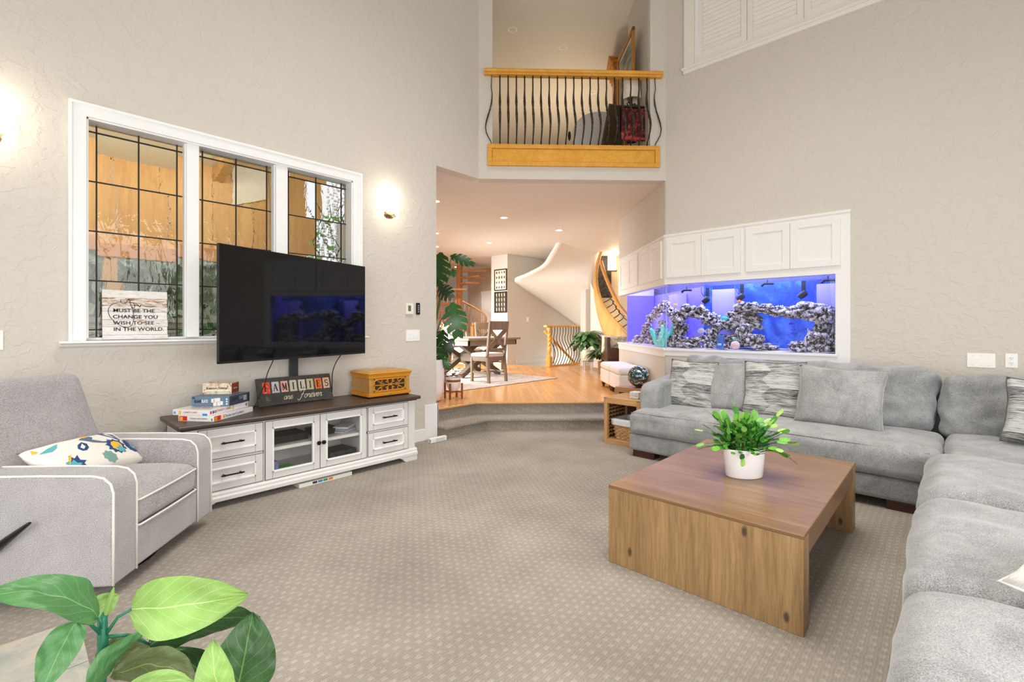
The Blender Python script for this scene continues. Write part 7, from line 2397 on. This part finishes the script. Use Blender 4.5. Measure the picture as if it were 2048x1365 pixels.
rg = random.Random(12)
DKL = mat('dark_pink_leaf', (84, 44, 48), 0.45, var=0.3); PKL = mat('pale_pink_leaf', (206, 150, 150), 0.5, var=0.2); GRL = mat('deep_green_leaf', (44, 84, 42), 0.4, var=0.2)
for k in range(34):
    a = rg.uniform(0, 2 * PI); r = rg.uniform(0.03, 0.13)
    p = Vector((r * math.cos(a), r * math.sin(a), 0.20 + rg.uniform(0, 0.09)))
    ax = Vector((math.cos(a), math.sin(a), rg.uniform(-.3, .4))).normalized(); sd = ax.cross(Vector((0, 0, 1))).normalized(); L = rg.uniform(0.05, 0.09)
    b = B(); b.grid(lambda u, v: p + ax * (v * L) + sd * ((u - .5) * 0.8 * L * math.sin(PI * (0.08 + 0.9 * v))) + Vector((0, 0, -0.25 * L * v * v)), 2, 4); b.build('leaf', (DKL, DKL, PKL, GRL)[k % 4], t, smooth=True)

# ------------------------------------------------------------------ ottomans along the angled wall
OTT = fabric('cream_ottoman', (206, 196, 188), (226, 217, 210), 220)
def ottoman(s0, label, src=None):
    base = Vector(dg_pt(s0, 0.235, ZL))
    if src is not None:
        return dup(src, tuple(base), PI / 4, label, 'cream ottomans')
    t = thing('ottoman', label, 'ottoman', (0, 0, 0), 0, 'cream ottomans')
    b = B(); b.rbox((-0.30, -0.205, 0.09), (0.30, 0.205, 0.30), 0.012); b.build('box', OTT, t, smooth=True)
    b = B(); b.rbox((-0.305, -0.21, 0.298), (0.305, 0.21, 0.405), 0.045, 0.012, mm=6) if False else b.rbox((-0.305, -0.21, 0.298), (0.305, 0.21, 0.405), 0.045, 0.012); b.build('padded_top', OTT, t, smooth=True)
    FT = wood('turned_foot', (70, 34, 20), (104, 54, 32), 2, 8, 0.3)
    for sx in (-0.25, 0.25):
        for sy in (-0.16, 0.16):
            b = B(); b.lathe([(0.012, 0), (0.022, 0.004), (0.017, 0.02), (0.024, 0.036), (0.034, 0.06), (0.030, 0.082), (0.038, 0.09)], 14, c=(sx, sy, 0)); b.build('turned_foot', FT, t, smooth=40)
    t.location = tuple(base); t.rotation_euler = (0, 0, PI / 4)
    return t
ot = ottoman(0.88, 'cream ottoman on turned feet, nearer the glass orb')
ottoman(1.50, 'cream ottoman on turned feet, farther along the angled wall', ot)

# ------------------------------------------------------------------ plants and bench at the end of the hall
PEACE = mat('peace_lily_leaf', (38, 74, 38), 0.35, var=0.3)
PEACE2 = mat('peace_lily_light', (74, 116, 62), 0.4, var=0.25)
def bushy(t, c, r, n, h, seed, L=0.22):
    rg = random.Random(seed)
    for k in range(n):
        a = rg.uniform(0, 2 * PI)
        el = rg.uniform(0.1, 1.3)
        rr = r * rg.uniform(0.35, 0.85)
        p = Vector((c[0] + rr * math.cos(a) * math.cos(el * .8), c[1] + rr * math.sin(a) * math.cos(el * .8), c[2] + h * math.sin(el)))
        ax = Vector((math.cos(a), math.sin(a), rg.uniform(-1.0, 0.1))).normalized()
        sd = ax.cross(UP).normalized()
        nn = sd.cross(ax)
        l = L * rg.uniform(0.7, 1.2)
        b = B(); b.grid(lambda u, v: p + ax * (v * l) + sd * ((u - .5) * 0.55 * l * math.sin(PI * (0.05 + 0.93 * v)) ** 0.8) + UP * (-0.3 * l * v * v) + nn * (-0.1 * l * abs(u - .5)), 2, 5)
        b.build('leaf', PEACE if rg.random() < 0.7 else PEACE2, t, smooth=True, world=True)
x, y, _ = hp(1176, 727, 10.7)
t = thing('peace_lily', 'big dark-leaved plant in a pale green pot on a clear stand by the pier', 'potted plant', (x, y, ZL))
b = B(); b.lathe([(0, 0.20), (0.11, 0.20), (0.13, 0.22), (0.145, 0.46), (0.135, 0.46), (0.13, 0.40), (0, 0.39)], 24, cap=False); b.build('pot', mat('pale_green_pot', (214, 216, 196), 0.3), t, smooth=50)
for k in range(4):
    a = k * PI / 2
    b = B(); b.tube([(0.12 * math.cos(a), 0.12 * math.sin(a), 0), (0.12 * math.cos(a), 0.12 * math.sin(a), 0.2)], 0.012, 6); b.build('stand_leg', mat('chrome', (190, 192, 196), 0.2, 0.9), t)
b = B(); b.lathe([(0.10, 0.19), (0.14, 0.19), (0.14, 0.2), (0.10, 0.2)], 20, cap=False); b.build('stand_ring', mat('chrome', (190, 192, 196), 0.2, 0.9), t)
bushy(t, (x, y, ZL + 0.55), 0.42, 85, 0.36, 3)
x, y, _ = hp(1206, 718, 9.9)
t = thing('leafy_plant', 'lower dark-leaved plant behind the ottomans, right of the pale green pot', 'potted plant', (x, y, ZL))
b = B(); b.lathe([(0, 0), (0.09, 0), (0.11, 0.25), (0.10, 0.25), (0, 0.22)], 20, cap=False); b.build('pot', mat('basket_brown', (150, 112, 72), 0.7), t, smooth=50)
bushy(t, (x, y, ZL + 0.33), 0.30, 50, 0.22, 8, 0.17)
# bench with floral cushions
x, y, _ = hp(1236, 690, 9.3)
t = thing('hall_bench', 'dark wooden bench with floral seat behind the end of the aquarium', 'bench', (x, y, ZL), 0.72)
DB = wood('dark_bench', (64, 40, 26), (92, 60, 40), 0, 7, 0.4)
b = B(); b.box((-0.28, -0.25, 0.30), (0.55, 0.25, 0.36)); b.build('seat_frame', DB, t, bevel=0.006)
b = B(); b.box((-0.28, 0.20, 0.36), (0.55, 0.26, 0.78)); b.build('back', DB, t, bevel=0.006)
for sx in (-0.25, 0.5):
    for sy in (-0.22, 0.22):
        b = B(); b.box((sx - 0.025, sy - 0.025, 0), (sx + 0.025, sy + 0.025, 0.32)); b.build('leg', DB, t)
b = B(); b.box((-0.30, -0.25, 0.36), (-0.24, 0.25, 0.58)); b.build('arm', DB, t, bevel=0.006)
FLO = NT('floral_cloth')
FLO.base(FLO.ramp(FLO.noise(FLO.coord(), 12, 3, 0.6, 1.0), [(0.36, (128, 140, 128)), (0.48, (214, 204, 180)), (0.62, (226, 216, 194)), (0.72, (190, 140, 100))]))
FLO.set(Roughness=0.9)
b = B(); b.rbox((-0.23, -0.24, 0.36), (0.54, 0.20, 0.46), 0.04, 0.02); b.build('seat_pad', FLO.m, t, smooth=True)
for k, (px, lab) in enumerate(((1222, 'floral cushion leaning at the left end of the hall bench'), (1236, 'floral cushion beside the other on the hall bench'))):
    q = hp(px, 690, 9.35 + 0.05 * k)
    pillow(lab, (q[0], q[1], 0.76), PI + 0.72 + 0.1, 0.25, 0.40, 0.36, 0.07, FLO.m, 31 + k, 0.1, None, 'cushions on the hall bench')
# little frames under the stringer
d_ = (W1 - W0).normalized(); n_ = Vector((d_.y, -d_.x, 0))
if n_.dot(CF) < 0: n_ = -n_
for px, py, w_, h_, lab in ((1189, 628, 0.14, 0.30, 'narrow silver photo frame under the stair stringer, the upper left one'), (1196, 642, 0.16, 0.20, 'small square photo frame under the stair stringer, the lower right one')):
    a = (px - 1187) / 81 * 0.9 + 0.02
    q = W0.lerp(W1, a); q = q + n_ * 0.012; q.z = 1.3 - (py - 653.1) / 936.5 * (11.55 - 1.9 * a)
    t = thing('photo_frame', lab, 'photo frame', tuple(q), 0, 'photo frames under the stair')
    M = Matrix(((d_.x, n_.x, 0, q.x), (d_.y, n_.y, 0, q.y), (0, 0, 1, q.z), (0, 0, 0, 1)))
    b = B(); b.box((-w_ / 2, 0, -h_ / 2), (w_ / 2, 0.02, h_ / 2), M); b.build('frame', mat('silver_frame', (196, 186, 160), 0.4, 0.2), t, world=True, bevel=0.004)
    b = B(); b.box((-w_ / 2 + .03, 0.019, -h_ / 2 + .04), (w_ / 2 - .03, 0.022, h_ / 2 - .04), M); b.build('photo', mat('photo_print', (150, 150, 140), 0.4, var=0.5, vscale=30), t, world=True)
# wall light behind the curved stair
q = hp(1224, 520, 12.3)
t = thing('stair_wall_light', 'rectangular lit wall light behind the curved staircase', 'wall lamp', q)
M = Matrix.Translation((0, 0, 0)) @ Matrix.Rotation(math.radians(43.1 - 90), 4, 'Z')
b = B(); b.box((-0.10, -0.05, -0.28), (0.10, 0.05, 0.28), M); b.build('glass_box', emit('warm_glass', (255, 236, 200), 7.0), t, bevel=0.01)
b = B(); b.box((-0.12, -0.06, 0.28), (0.12, 0.06, 0.31), M); b.box((-0.12, -0.06, -0.31), (0.12, 0.06, -0.28), M); b.build('end_caps', BRONZE, t)
lamp('stair_wall_light_glow', 'POINT', (q[0] - 0.25, q[1] - 0.25, q[2]), 14, (1.0, 0.78, 0.50), 0.1)
q2 = hp(1228, 560, 12.7)
b = B(); b.box((-0.42, 0, -3.2), (2.2, 0.1, 1.6), Matrix.Translation(q2) @ M); struct(b.build('wall_stair_back', wall_mat('warm_plaster', (228, 206, 168))))
q = hp(1206, 560, 12.5)
t = thing('wall_relief', 'dark patterned panel hung behind the curved stair balusters', 'wall art', q)
b = B(); b.box((-0.16, -0.02, -0.45), (0.22, 0.02, 0.95), M); b.build('panel', mat('dark_relief', (58, 50, 44), 0.6, var=0.6, vscale=14, bump=0.5, bscale=20), t)
b = B(); b.box((-0.18, -0.025, -0.48), (0.24, 0.0, -0.45), M); b.box((-0.18, -0.025, 0.95), (0.24, 0.0, 0.98), M); b.build('edge', BLK, t)
# ------------------------------------------------------------------ swivel recliner
t = thing('recliner', 'grey tweed swivel recliner with cream piping, angled beside the media console', 'armchair', (0.324, 2.870, 0), math.atan2(0.766, 0.643))
TW = fabric('grey_tweed', (132, 128, 129), (200, 196, 197), 300, 0.95, 0.2, 0.15)
PPC = fabric('cream_piping', (222, 214, 206), (238, 232, 226), 300)
# local axes: X across the front, Y to the back; the front face is y = 0
WD = 0.89
def arm(x0, x1, out):
    prof = [(0.0, 0.075), (0.0, 0.515), (0.012, 0.555), (0.040, 0.583), (0.085, 0.595), (0.30, 0.604), (0.62, 0.610), (0.86, 0.600), (0.88, 0.56), (0.88, 0.10), (0.86, 0.075)]
    b = B()
    b.prism(prof, x0, x1, Matrix(((0, 0, 1, 0), (1, 0, 0, 0), (0, 1, 0, 0), (0, 0, 0, 1))))
    o = b.build('arm', TW, t, bevel=0.012, bseg=3, smooth=40)
    for x in (x0 + 0.002, x1 - 0.002):
        b = B()
        pts = [(x, y, z) for y, z in [(-0.002, 0.08), (-0.002, 0.30), (-0.002, 0.515), (0.010, 0.557), (0.040, 0.586), (0.085, 0.597), (0.30, 0.606), (0.62, 0.612), (0.86, 0.602)]]
        b.tube(pts, 0.0055, 8); b.build('piping', PPC, o, smooth=True)
arm(0.0, 0.165, -1)
arm(WD - 0.165, WD, 1)
b = B(); b.rbox((0.168, -0.005, 0.285), (WD - 0.168, 0.62, 0.445), 0.045, 0.045, 0.004, 2, 4, 10); b.build('seat_cushion', TW, t, smooth=True)
for z, y in ((0.418, -0.003), (0.290, -0.004)):
    b = B(); b.tube([(0.172, y + 0.02, z), (0.19, y, z), (0.3, y - 0.004, z), (WD / 2, y - 0.006, z), (WD - 0.3, y - 0.004, z), (WD - 0.19, y, z), (WD - 0.172, y + 0.02, z)], 0.0055, 8); b.build('cushion_piping', PPC, t, smooth=True)
b = B(); b.rbox((0.168, 0.0, 0.085), (WD - 0.168, 0.07, 0.282), 0.014); b.build('footrest', TW, t, smooth=True)
b = B(); b.box((0.165, 0.07, 0.10), (WD - 0.165, 0.86, 0.28)); b.build('seat_box', TW, t)
M = Matrix.Translation((0, 0.56, 0.46)) @ Matrix.Rotation(math.radians(-16), 4, 'X') @ Matrix.Translation((0, -0.56, -0.46))
b = B(); b.rbox((0.03, 0.56, 0.44), (WD - 0.04, 0.76, 1.06), 0.07, 0.05, 0.012, 5, 4, 12, M, 1); 
for v in b.b.verts:
    f_ = max(0.0, (v.co.z - 0.46) / 0.6)
    v.co.x = 0.43 + (v.co.x - 0.43) * (1.06 - 0.15 * f_)
o = b.build('back_cushion', TW, t, smooth=True)
b = B()
pts = [tuple(M @ Vector(p)) for p in ((0.03, 0.745, 0.50), (0.05, 0.75, 0.80), (0.085, 0.75, 1.0), (0.13, 0.74, 1.055), (WD / 2, 0.735, 1.062), (WD - 0.15, 0.74, 1.055), (WD - 0.10, 0.75, 1.0), (WD - 0.06, 0.75, 0.8), (WD - 0.03, 0.745, 0.50))]
b.tube(pts, 0.0055, 8); b.build('back_piping', fabric('grey_piping', (96, 92, 92), (130, 126, 126), 300), o, smooth=True)
b = B(); b.lathe([(0.30, 0.0), (0.335, 0.005), (0.335, 0.022), (0.32, 0.032), (0.29, 0.032), (0.27, 0.02)], 40, c=(WD / 2 - 0.02, 0.43, 0)); b.build('swivel_ring', BLACKM, t, smooth=40)
b = B(); b.lathe([(0.07, 0.02), (0.07, 0.10)], 16, c=(WD / 2 - 0.02, 0.43, 0)); b.build('swivel_post', BLACKM, t)
b = B(); b.tube([(-0.008, 0.50, 0.27), (-0.03, 0.47, 0.29), (-0.035, 0.40, 0.345), (-0.035, 0.33, 0.40), (-0.034, 0.32, 0.408)], [0.030, 0.026, 0.020, 0.011, 0.008], 8, flat=0.6); b.build('lever', mat('lever_black', (30, 28, 27), 0.35), t, smooth=True)

# lumbar pillow with jacobean flowers
t = thing('lumbar_pillow', 'cream lumbar pillow with blue and yellow flowers on the recliner', 'pillow', (0.33, 3.23, 0.475), math.atan2(0.766, 0.643) + 0.05)
MLP = Matrix.Translation((0.18, 0.08, 0)) @ Matrix.Rotation(-0.90, 4, 'X') @ Matrix.Rotation(0.10, 4, 'Y') @ Matrix.Translation((0, 0, 0.15))
PW_, PH_ = 0.60, 0.28
LIN = fabric('cream_linen', (226, 222, 212), (240, 237, 228), 240)
b = pillow_mesh(PW_, PH_, 0.075, 8); b.b.transform(MLP)
cov = b.build('cover', LIN, t, smooth=True)
def on_pillow(a, c):
    """point just proud of the pillow's front"""
    e = max(0.0, (1 - a ** 2)) ** 0.5 * max(0.0, (1 - c ** 2)) ** 0.5
    th = 0.075 * (e ** 0.75) * (1 + 0.18 * noise.noise((a * 1.5 + 8, c * 1.5, -3.0))) + 0.0016
    return MLP @ Vector((a * PW_ / 2, -th, c * PH_ / 2))
def blob(name, m, poly, nudge=0.0):
    b = B()
    cx_ = sum(p[0] for p in poly) / len(poly); cy_ = sum(p[1] for p in poly) / len(poly)
    def pp(a, c):
        q = on_pillow(max(-.96, min(.96, a)), max(-.95, min(.95, c)))
        return q + (MLP.to_3x3() @ Vector((0, -1, 0))) * nudge
    cv = b.b.verts.new(pp(cx_, cy_))
    mid = [b.b.verts.new(pp(cx_ + (x - cx_) * 0.55, cy_ + (y - cy_) * 0.55)) for x, y in poly]
    out = [b.b.verts.new(pp(x, y)) for x, y in poly]
    n = len(poly)
    for k in range(n):
        b.b.faces.new((cv, mid[k], mid[(k + 1) % n]))
        b.b.faces.new((mid[k], out[k], out[(k + 1) % n], mid[(k + 1) % n]))
    return b.build(name, m, cov, smooth=True)
NAVY = mat('print_navy', (44, 72, 128), 0.9); SKY = mat('print_teal', (92, 176, 186), 0.9); GOLD = mat('print_gold', (232, 184, 60), 0.9); SLT = mat('print_slate', (92, 112, 140), 0.9)
def star(cx_, cy_, r, n, inner=0.75, sx=0.6, rot=0.0):
    return [(cx_ + sx * r * (1 if k % 2 == 0 else inner) * math.cos(rot + k * PI / n), cy_ + r * 1.05 * (1 if k % 2 == 0 else inner) * math.sin(rot + k * PI / n)) for k in range(2 * n)]
blob('printed_flower', NAVY, star(0.42, -0.12, 0.42, 11)); blob('printed_flower', GOLD, star(0.42, -0.14, 0.24, 9, 0.9), 0.0008); blob('printed_flower', SKY, star(0.45, -0.34, 0.2, 5, 0.6), 0.0014)
blob('printed_flower', NAVY, star(0.82, -0.20, 0.38, 10, 0.85, 0.36)); blob('printed_flower', SKY, star(0.86, -0.26, 0.18, 6, 0.5, 0.4), 0.0008)
blob('printed_leaf', SLT, [(-0.12, 0.62), (0.05, 0.72), (0.2, 0.74), (0.22, 0.62), (0.12, 0.5), (0.3, 0.12), (0.22, 0.12), (0.05, 0.3), (-0.05, 0.52)]); blob('printed_leaf', GOLD, [(-0.06, 0.68), (0.06, 0.80), (0.16, 0.80), (0.1, 0.68)], 0.0008)
blob('printed_leaf', SLT, [(0.48, 0.86), (0.62, 0.88), (0.74, 0.6), (0.72, 0.2), (0.66, 0.1), (0.6, 0.4), (0.52, 0.6)]); blob('printed_leaf', LIN, [(0.55, 0.72), (0.62, 0.7), (0.66, 0.35), (0.6, 0.5)], 0.0008)
blob('printed_bud', NAVY, [(-0.32, 0.0), (-0.36, 0.16), (-0.28, 0.34), (-0.14, 0.46), (-0.1, 0.3), (-0.16, 0.08), (-0.24, -0.02)]); blob('printed_bud', LIN, [(-0.28, 0.06), (-0.3, 0.18), (-0.18, 0.36), (-0.2, 0.16)], 0.0008)
blob('printed_flower', NAVY, star(-0.58, -0.42, 0.4, 7, 0.55, 0.42)); blob('printed_flower', SKY, star(-0.66, -0.48, 0.28, 6, 0.6, 0.5), 0.0008); blob('printed_flower', GOLD, [(-0.72, -0.4), (-0.64, -0.1), (-0.56, 0.02), (-0.62, -0.2)], 0.0012)
blob('printed_flower', SKY, [(-0.9, 0.5), (-0.7, 0.62), (-0.5, 0.7), (-0.6, 0.5), (-0.72, 0.4)]); blob('printed_flower', GOLD, [(-0.95, 0.6), (-0.9, 0.8), (-0.86, 0.6)])
blob('printed_leaf', mat('print_sage', (120, 160, 150), 0.9), star(0.08, -0.55, 0.3, 8, 0.8, 0.5))
b = B(); q = MLP @ Vector((-PW_ / 2 * 0.93, -0.012, -PH_ / 2 * 0.55)); b.box((-0.02, -0.004, -0.018), (0.035, 0.002, 0.018), Matrix.Translation(q) @ Matrix.Rotation(0.35, 4, 'Y')); b.build('care_tag', mat('tag_grey', (190, 194, 206), 0.6), t)

# ------------------------------------------------------------------ slate hearth
t = thing('slate_hearth', 'low hearth of pale slate tiles at the near left corner', 'hearth', (-0.5, 1.9, 0))
b = B(); b.box((-1.25, 0.60, 0.0), (0.198, 2.70, 0.046)); b.build('bed', mat('grout_pale', (206, 200, 188), 0.9, var=0.05), t, world=True, bevel=0.003)
SL = NT('slate_tile')
_oi = SL.n('ShaderNodeObjectInfo')
_n = SL.noise(SL.coord(), 5, 5, 0.65, 0.8)
_f = SL.math('ADD', _n, SL.math('MULTIPLY', SL.math('SUBTRACT', _oi.outputs['Random'], 0.5), 0.35))
SL.base(SL.ramp(_f, [(0.30, (128, 138, 132)), (0.46, (158, 160, 152)), (0.60, (180, 174, 160)), (0.76, (186, 160, 132))]))
SL.set(Roughness=0.55); SL.bump(_n, 0.35, 0.01)
ts = None
for i in range(4):
    for j in range(6):
        x1 = 0.196 - i * 0.362; y1 = 2.698 - j * 0.362
        if ts is None:
            b = B(); b.box((-0.355, -0.355, 0), (0, 0, 0.014)); ts = b.build('tile', SL.m, t, bevel=0.002); o = ts
        else:
            o = ts.copy(); COL.objects.link(o); o.parent = t
        o.matrix_basis = Matrix.Translation((x1 + 0.5, y1 - 1.9, 0.0435))

# ------------------------------------------------------------------ artificial fig plant in the foreground
def leaf_mat(name, c, vein):
    m = NT(name)
    co = m.n('ShaderNodeTexCoord'); sp = m.n('ShaderNodeSeparateXYZ'); m.l(co.outputs['UV'], sp.inputs[0])
    au = m.math('ABSOLUTE', m.math('SUBTRACT', sp.outputs[0], 0.5))
    mid = m.math('LESS_THAN', au, 0.012)
    ph = m.math('FRACT', m.math('MULTIPLY', m.math('SUBTRACT', sp.outputs[1], m.math('MULTIPLY', au, 0.75)), 6.5))
    sv = m.math('LESS_THAN', m.math('ABSOLUTE', m.math('SUBTRACT', ph, 0.5)), 0.022)
    vo = m.n('ShaderNodeTexVoronoi'); vo.feature = 'DISTANCE_TO_EDGE'; vo.inputs['Scale'].default_value = 34
    m.l(co.outputs['UV'], vo.inputs['Vector'])
    net = m.math('MULTIPLY', m.math('LESS_THAN', vo.outputs['Distance'], 0.035), 0.28)
    f = m.math('MAXIMUM', m.math('MAXIMUM', mid, m.math('MULTIPLY', sv, 0.75)), net)
    g = m.ramp(m.noise(m.coord(), 11, 3), [(0.3, tuple(x * 0.80 for x in c)), (0.7, c)])
    m.base(m.mix(m.math('MULTIPLY', f, 0.75), g, lin(vein)))
    m.set(Roughness=0.42, Specular_IOR_Level=0.4, Subsurface_Weight=0.0)
    tr = m.n('ShaderNodeBsdfTranslucent'); tr.inputs[0].default_value = lin(tuple(min(255, x * 1.3) for x in c))
    mx = m.n('ShaderNodeMixShader'); mx.inputs[0].default_value = 0.12
    m.l(m.p.outputs[0], mx.inputs[1]); m.l(tr.outputs[0], mx.inputs[2]); m.l(mx.outputs[0], m.out.inputs[0])
    return m.m
LM = {'lime': leaf_mat('fig_leaf_lime', (142, 182, 92), (186, 216, 134)), 'mid': leaf_mat('fig_leaf_mid', (82, 136, 80), (130, 178, 112)), 'dark': leaf_mat('fig_leaf_dark', (54, 92, 48), (112, 150, 84)), 'olive': leaf_mat('fig_leaf_olive', (92, 104, 62), (140, 160, 90))}
t = thing('fig_plant', 'bright green artificial fig plant standing on the hearth, close to the camera', 'potted plant', (0.10, 1.02, 0.0578))
def P3(px, py, d):
    return Vector(pxp(px, py, d))
def fig_leaf(m, base_px, tip_px, db, dt, width, lift=0.03, roll=0.0, cup=0.2, curl=0.0, wav=0.012, seed=0):
    """base and tip positions read in metres; blade widest two thirds along"""
    A, T_ = P3(*base_px, db), P3(*tip_px, dt)
    ax = T_ - A; L = ax.length; ax.normalize()
    view = ((A + T_) / 2 - Vector((0, 0, 1.3))).normalized()
    sd = ax.cross(view).normalized()
    nn = sd.cross(ax).normalized()
    sd = (Matrix.Rotation(roll, 3, ax) @ sd); nn = (Matrix.Rotation(roll, 3, ax) @ nn)
    if nn.z < 0: nn = -nn
    def f(u, v):
        w = width * 1.62 * ((v + 0.004) ** 0.42) * ((1.003 - v) ** 0.78)
        c = (u - 0.5) * 2
        s_ = v
        return A + ax * (s_ * L) + sd * (c * w / 2) + nn * (lift * math.sin(PI * s_) + cup * w * (c * c - 0.3) * 0.5 - curl * s_ * s_ + wav * noise.noise((c * 2 + seed, v * 5, seed)))
    b = B(); b.grid(f, 14, 22, uv=True)
    return b.build('leaf', LM[m], t, smooth=True, world=True)
fig_leaf('lime', (262, 1220), (497, 1190), 0.95, 0.99, 0.155, 0.02, 0.25, 0.10, 0.0, 0.008, 1)
fig_leaf('mid', (196, 1236), (-30, 1170), 0.93, 0.82, 0.115, 0.03, 0.75, 0.15, 0.03, 0.01, 2)
fig_leaf('mid', (150, 1245), (82, 1385), 0.90, 0.84, 0.082, 0.01, 0.2, 0.25, 0.0, 0.006, 3)
fig_leaf('lime', (186, 1224), (238, 1190), 0.95, 0.98, 0.06, 0.01, 0.0, 0.2, 0.0, 0.004, 4)
fig_leaf('lime', (212, 1232), (228, 1174), 0.94, 0.955, 0.016, 0.0, 0.0, 0.3, 0.0, 0.0, 5)
fig_leaf('dark', (300, 1290), (520, 1240), 0.98, 1.05, 0.15, 0.03, 0.9, 0.1, 0.0, 0.012, 6)
fig_leaf('dark', (470, 1400), (505, 1225), 0.98, 1.03, 0.17, 0.02, 0.1, 0.15, 0.0, 0.012, 7)
fig_leaf('lime', (445, 1400), (425, 1280), 0.86, 0.88, 0.085, 0.02, -0.3, 0.3, 0.0, 0.006, 8)
fig_leaf('mid', (180, 1390), (290, 1262), 0.88, 0.95, 0.075, 0.02, 0.9, 0.3, 0.0, 0.008, 9)
fig_leaf('olive', (225, 1345), (400, 1370), 0.92, 0.96, 0.11, 0.03, 0.8, 0.15, 0.0, 0.01, 10)
fig_leaf('lime', (250, 1385), (390, 1365), 0.84, 0.86, 0.055, 0.015, 0.6, 0.2, 0.0, 0.006, 11)
fig_leaf('olive', (190, 1330), (300, 1290), 0.99, 1.02, 0.09, 0.02, 0.5, 0.15, 0.0, 0.008, 12)
fig_leaf('mid', (300, 1330), (345, 1300), 1.02, 1.04, 0.09, 0.01, 0.2, 0.15, 0.0, 0.008, 13)
fig_leaf('dark', (430, 1390), (330, 1300), 1.0, 1.03, 0.10, 0.02, 0.6, 0.15, 0.0, 0.01, 14)
FST = mat('fig_stem', (36, 112, 84), 0.4, var=0.15)
s0 = P3(205, 1240, 0.94)
b = B(); b.tube([P3(212, 1225, 0.945), s0, P3(206, 1300, 0.93), P3(200, 1370, 0.93), (0.115, 1.05, 0.5), (0.11, 1.03, 0.22)], [0.005, 0.008, 0.009, 0.010, 0.011, 0.012], 8); b.build('stem', FST, t, smooth=True, world=True)
for a, c in (((262, 1220), 0.95), ((196, 1236), 0.93), ((300, 1290), 0.98), ((150, 1245), 0.90)):
    q = P3(a[0], a[1], c)
    b = B(); b.tube([P3(208, 1275, 0.935), P3(208, 1275, 0.935).lerp(q, 0.5) + UP * 0.012, q], [0.004, 0.003, 0.0026], 6); b.build('petiole', FST, t, smooth=True, world=True)
b = B(); b.lathe([(0, 0), (0.085, 0), (0.10, 0.02), (0.115, 0.20), (0.105, 0.20), (0.10, 0.17), (0, 0.165)], 28, cap=False); b.build('pot', POTW, t, smooth=50)
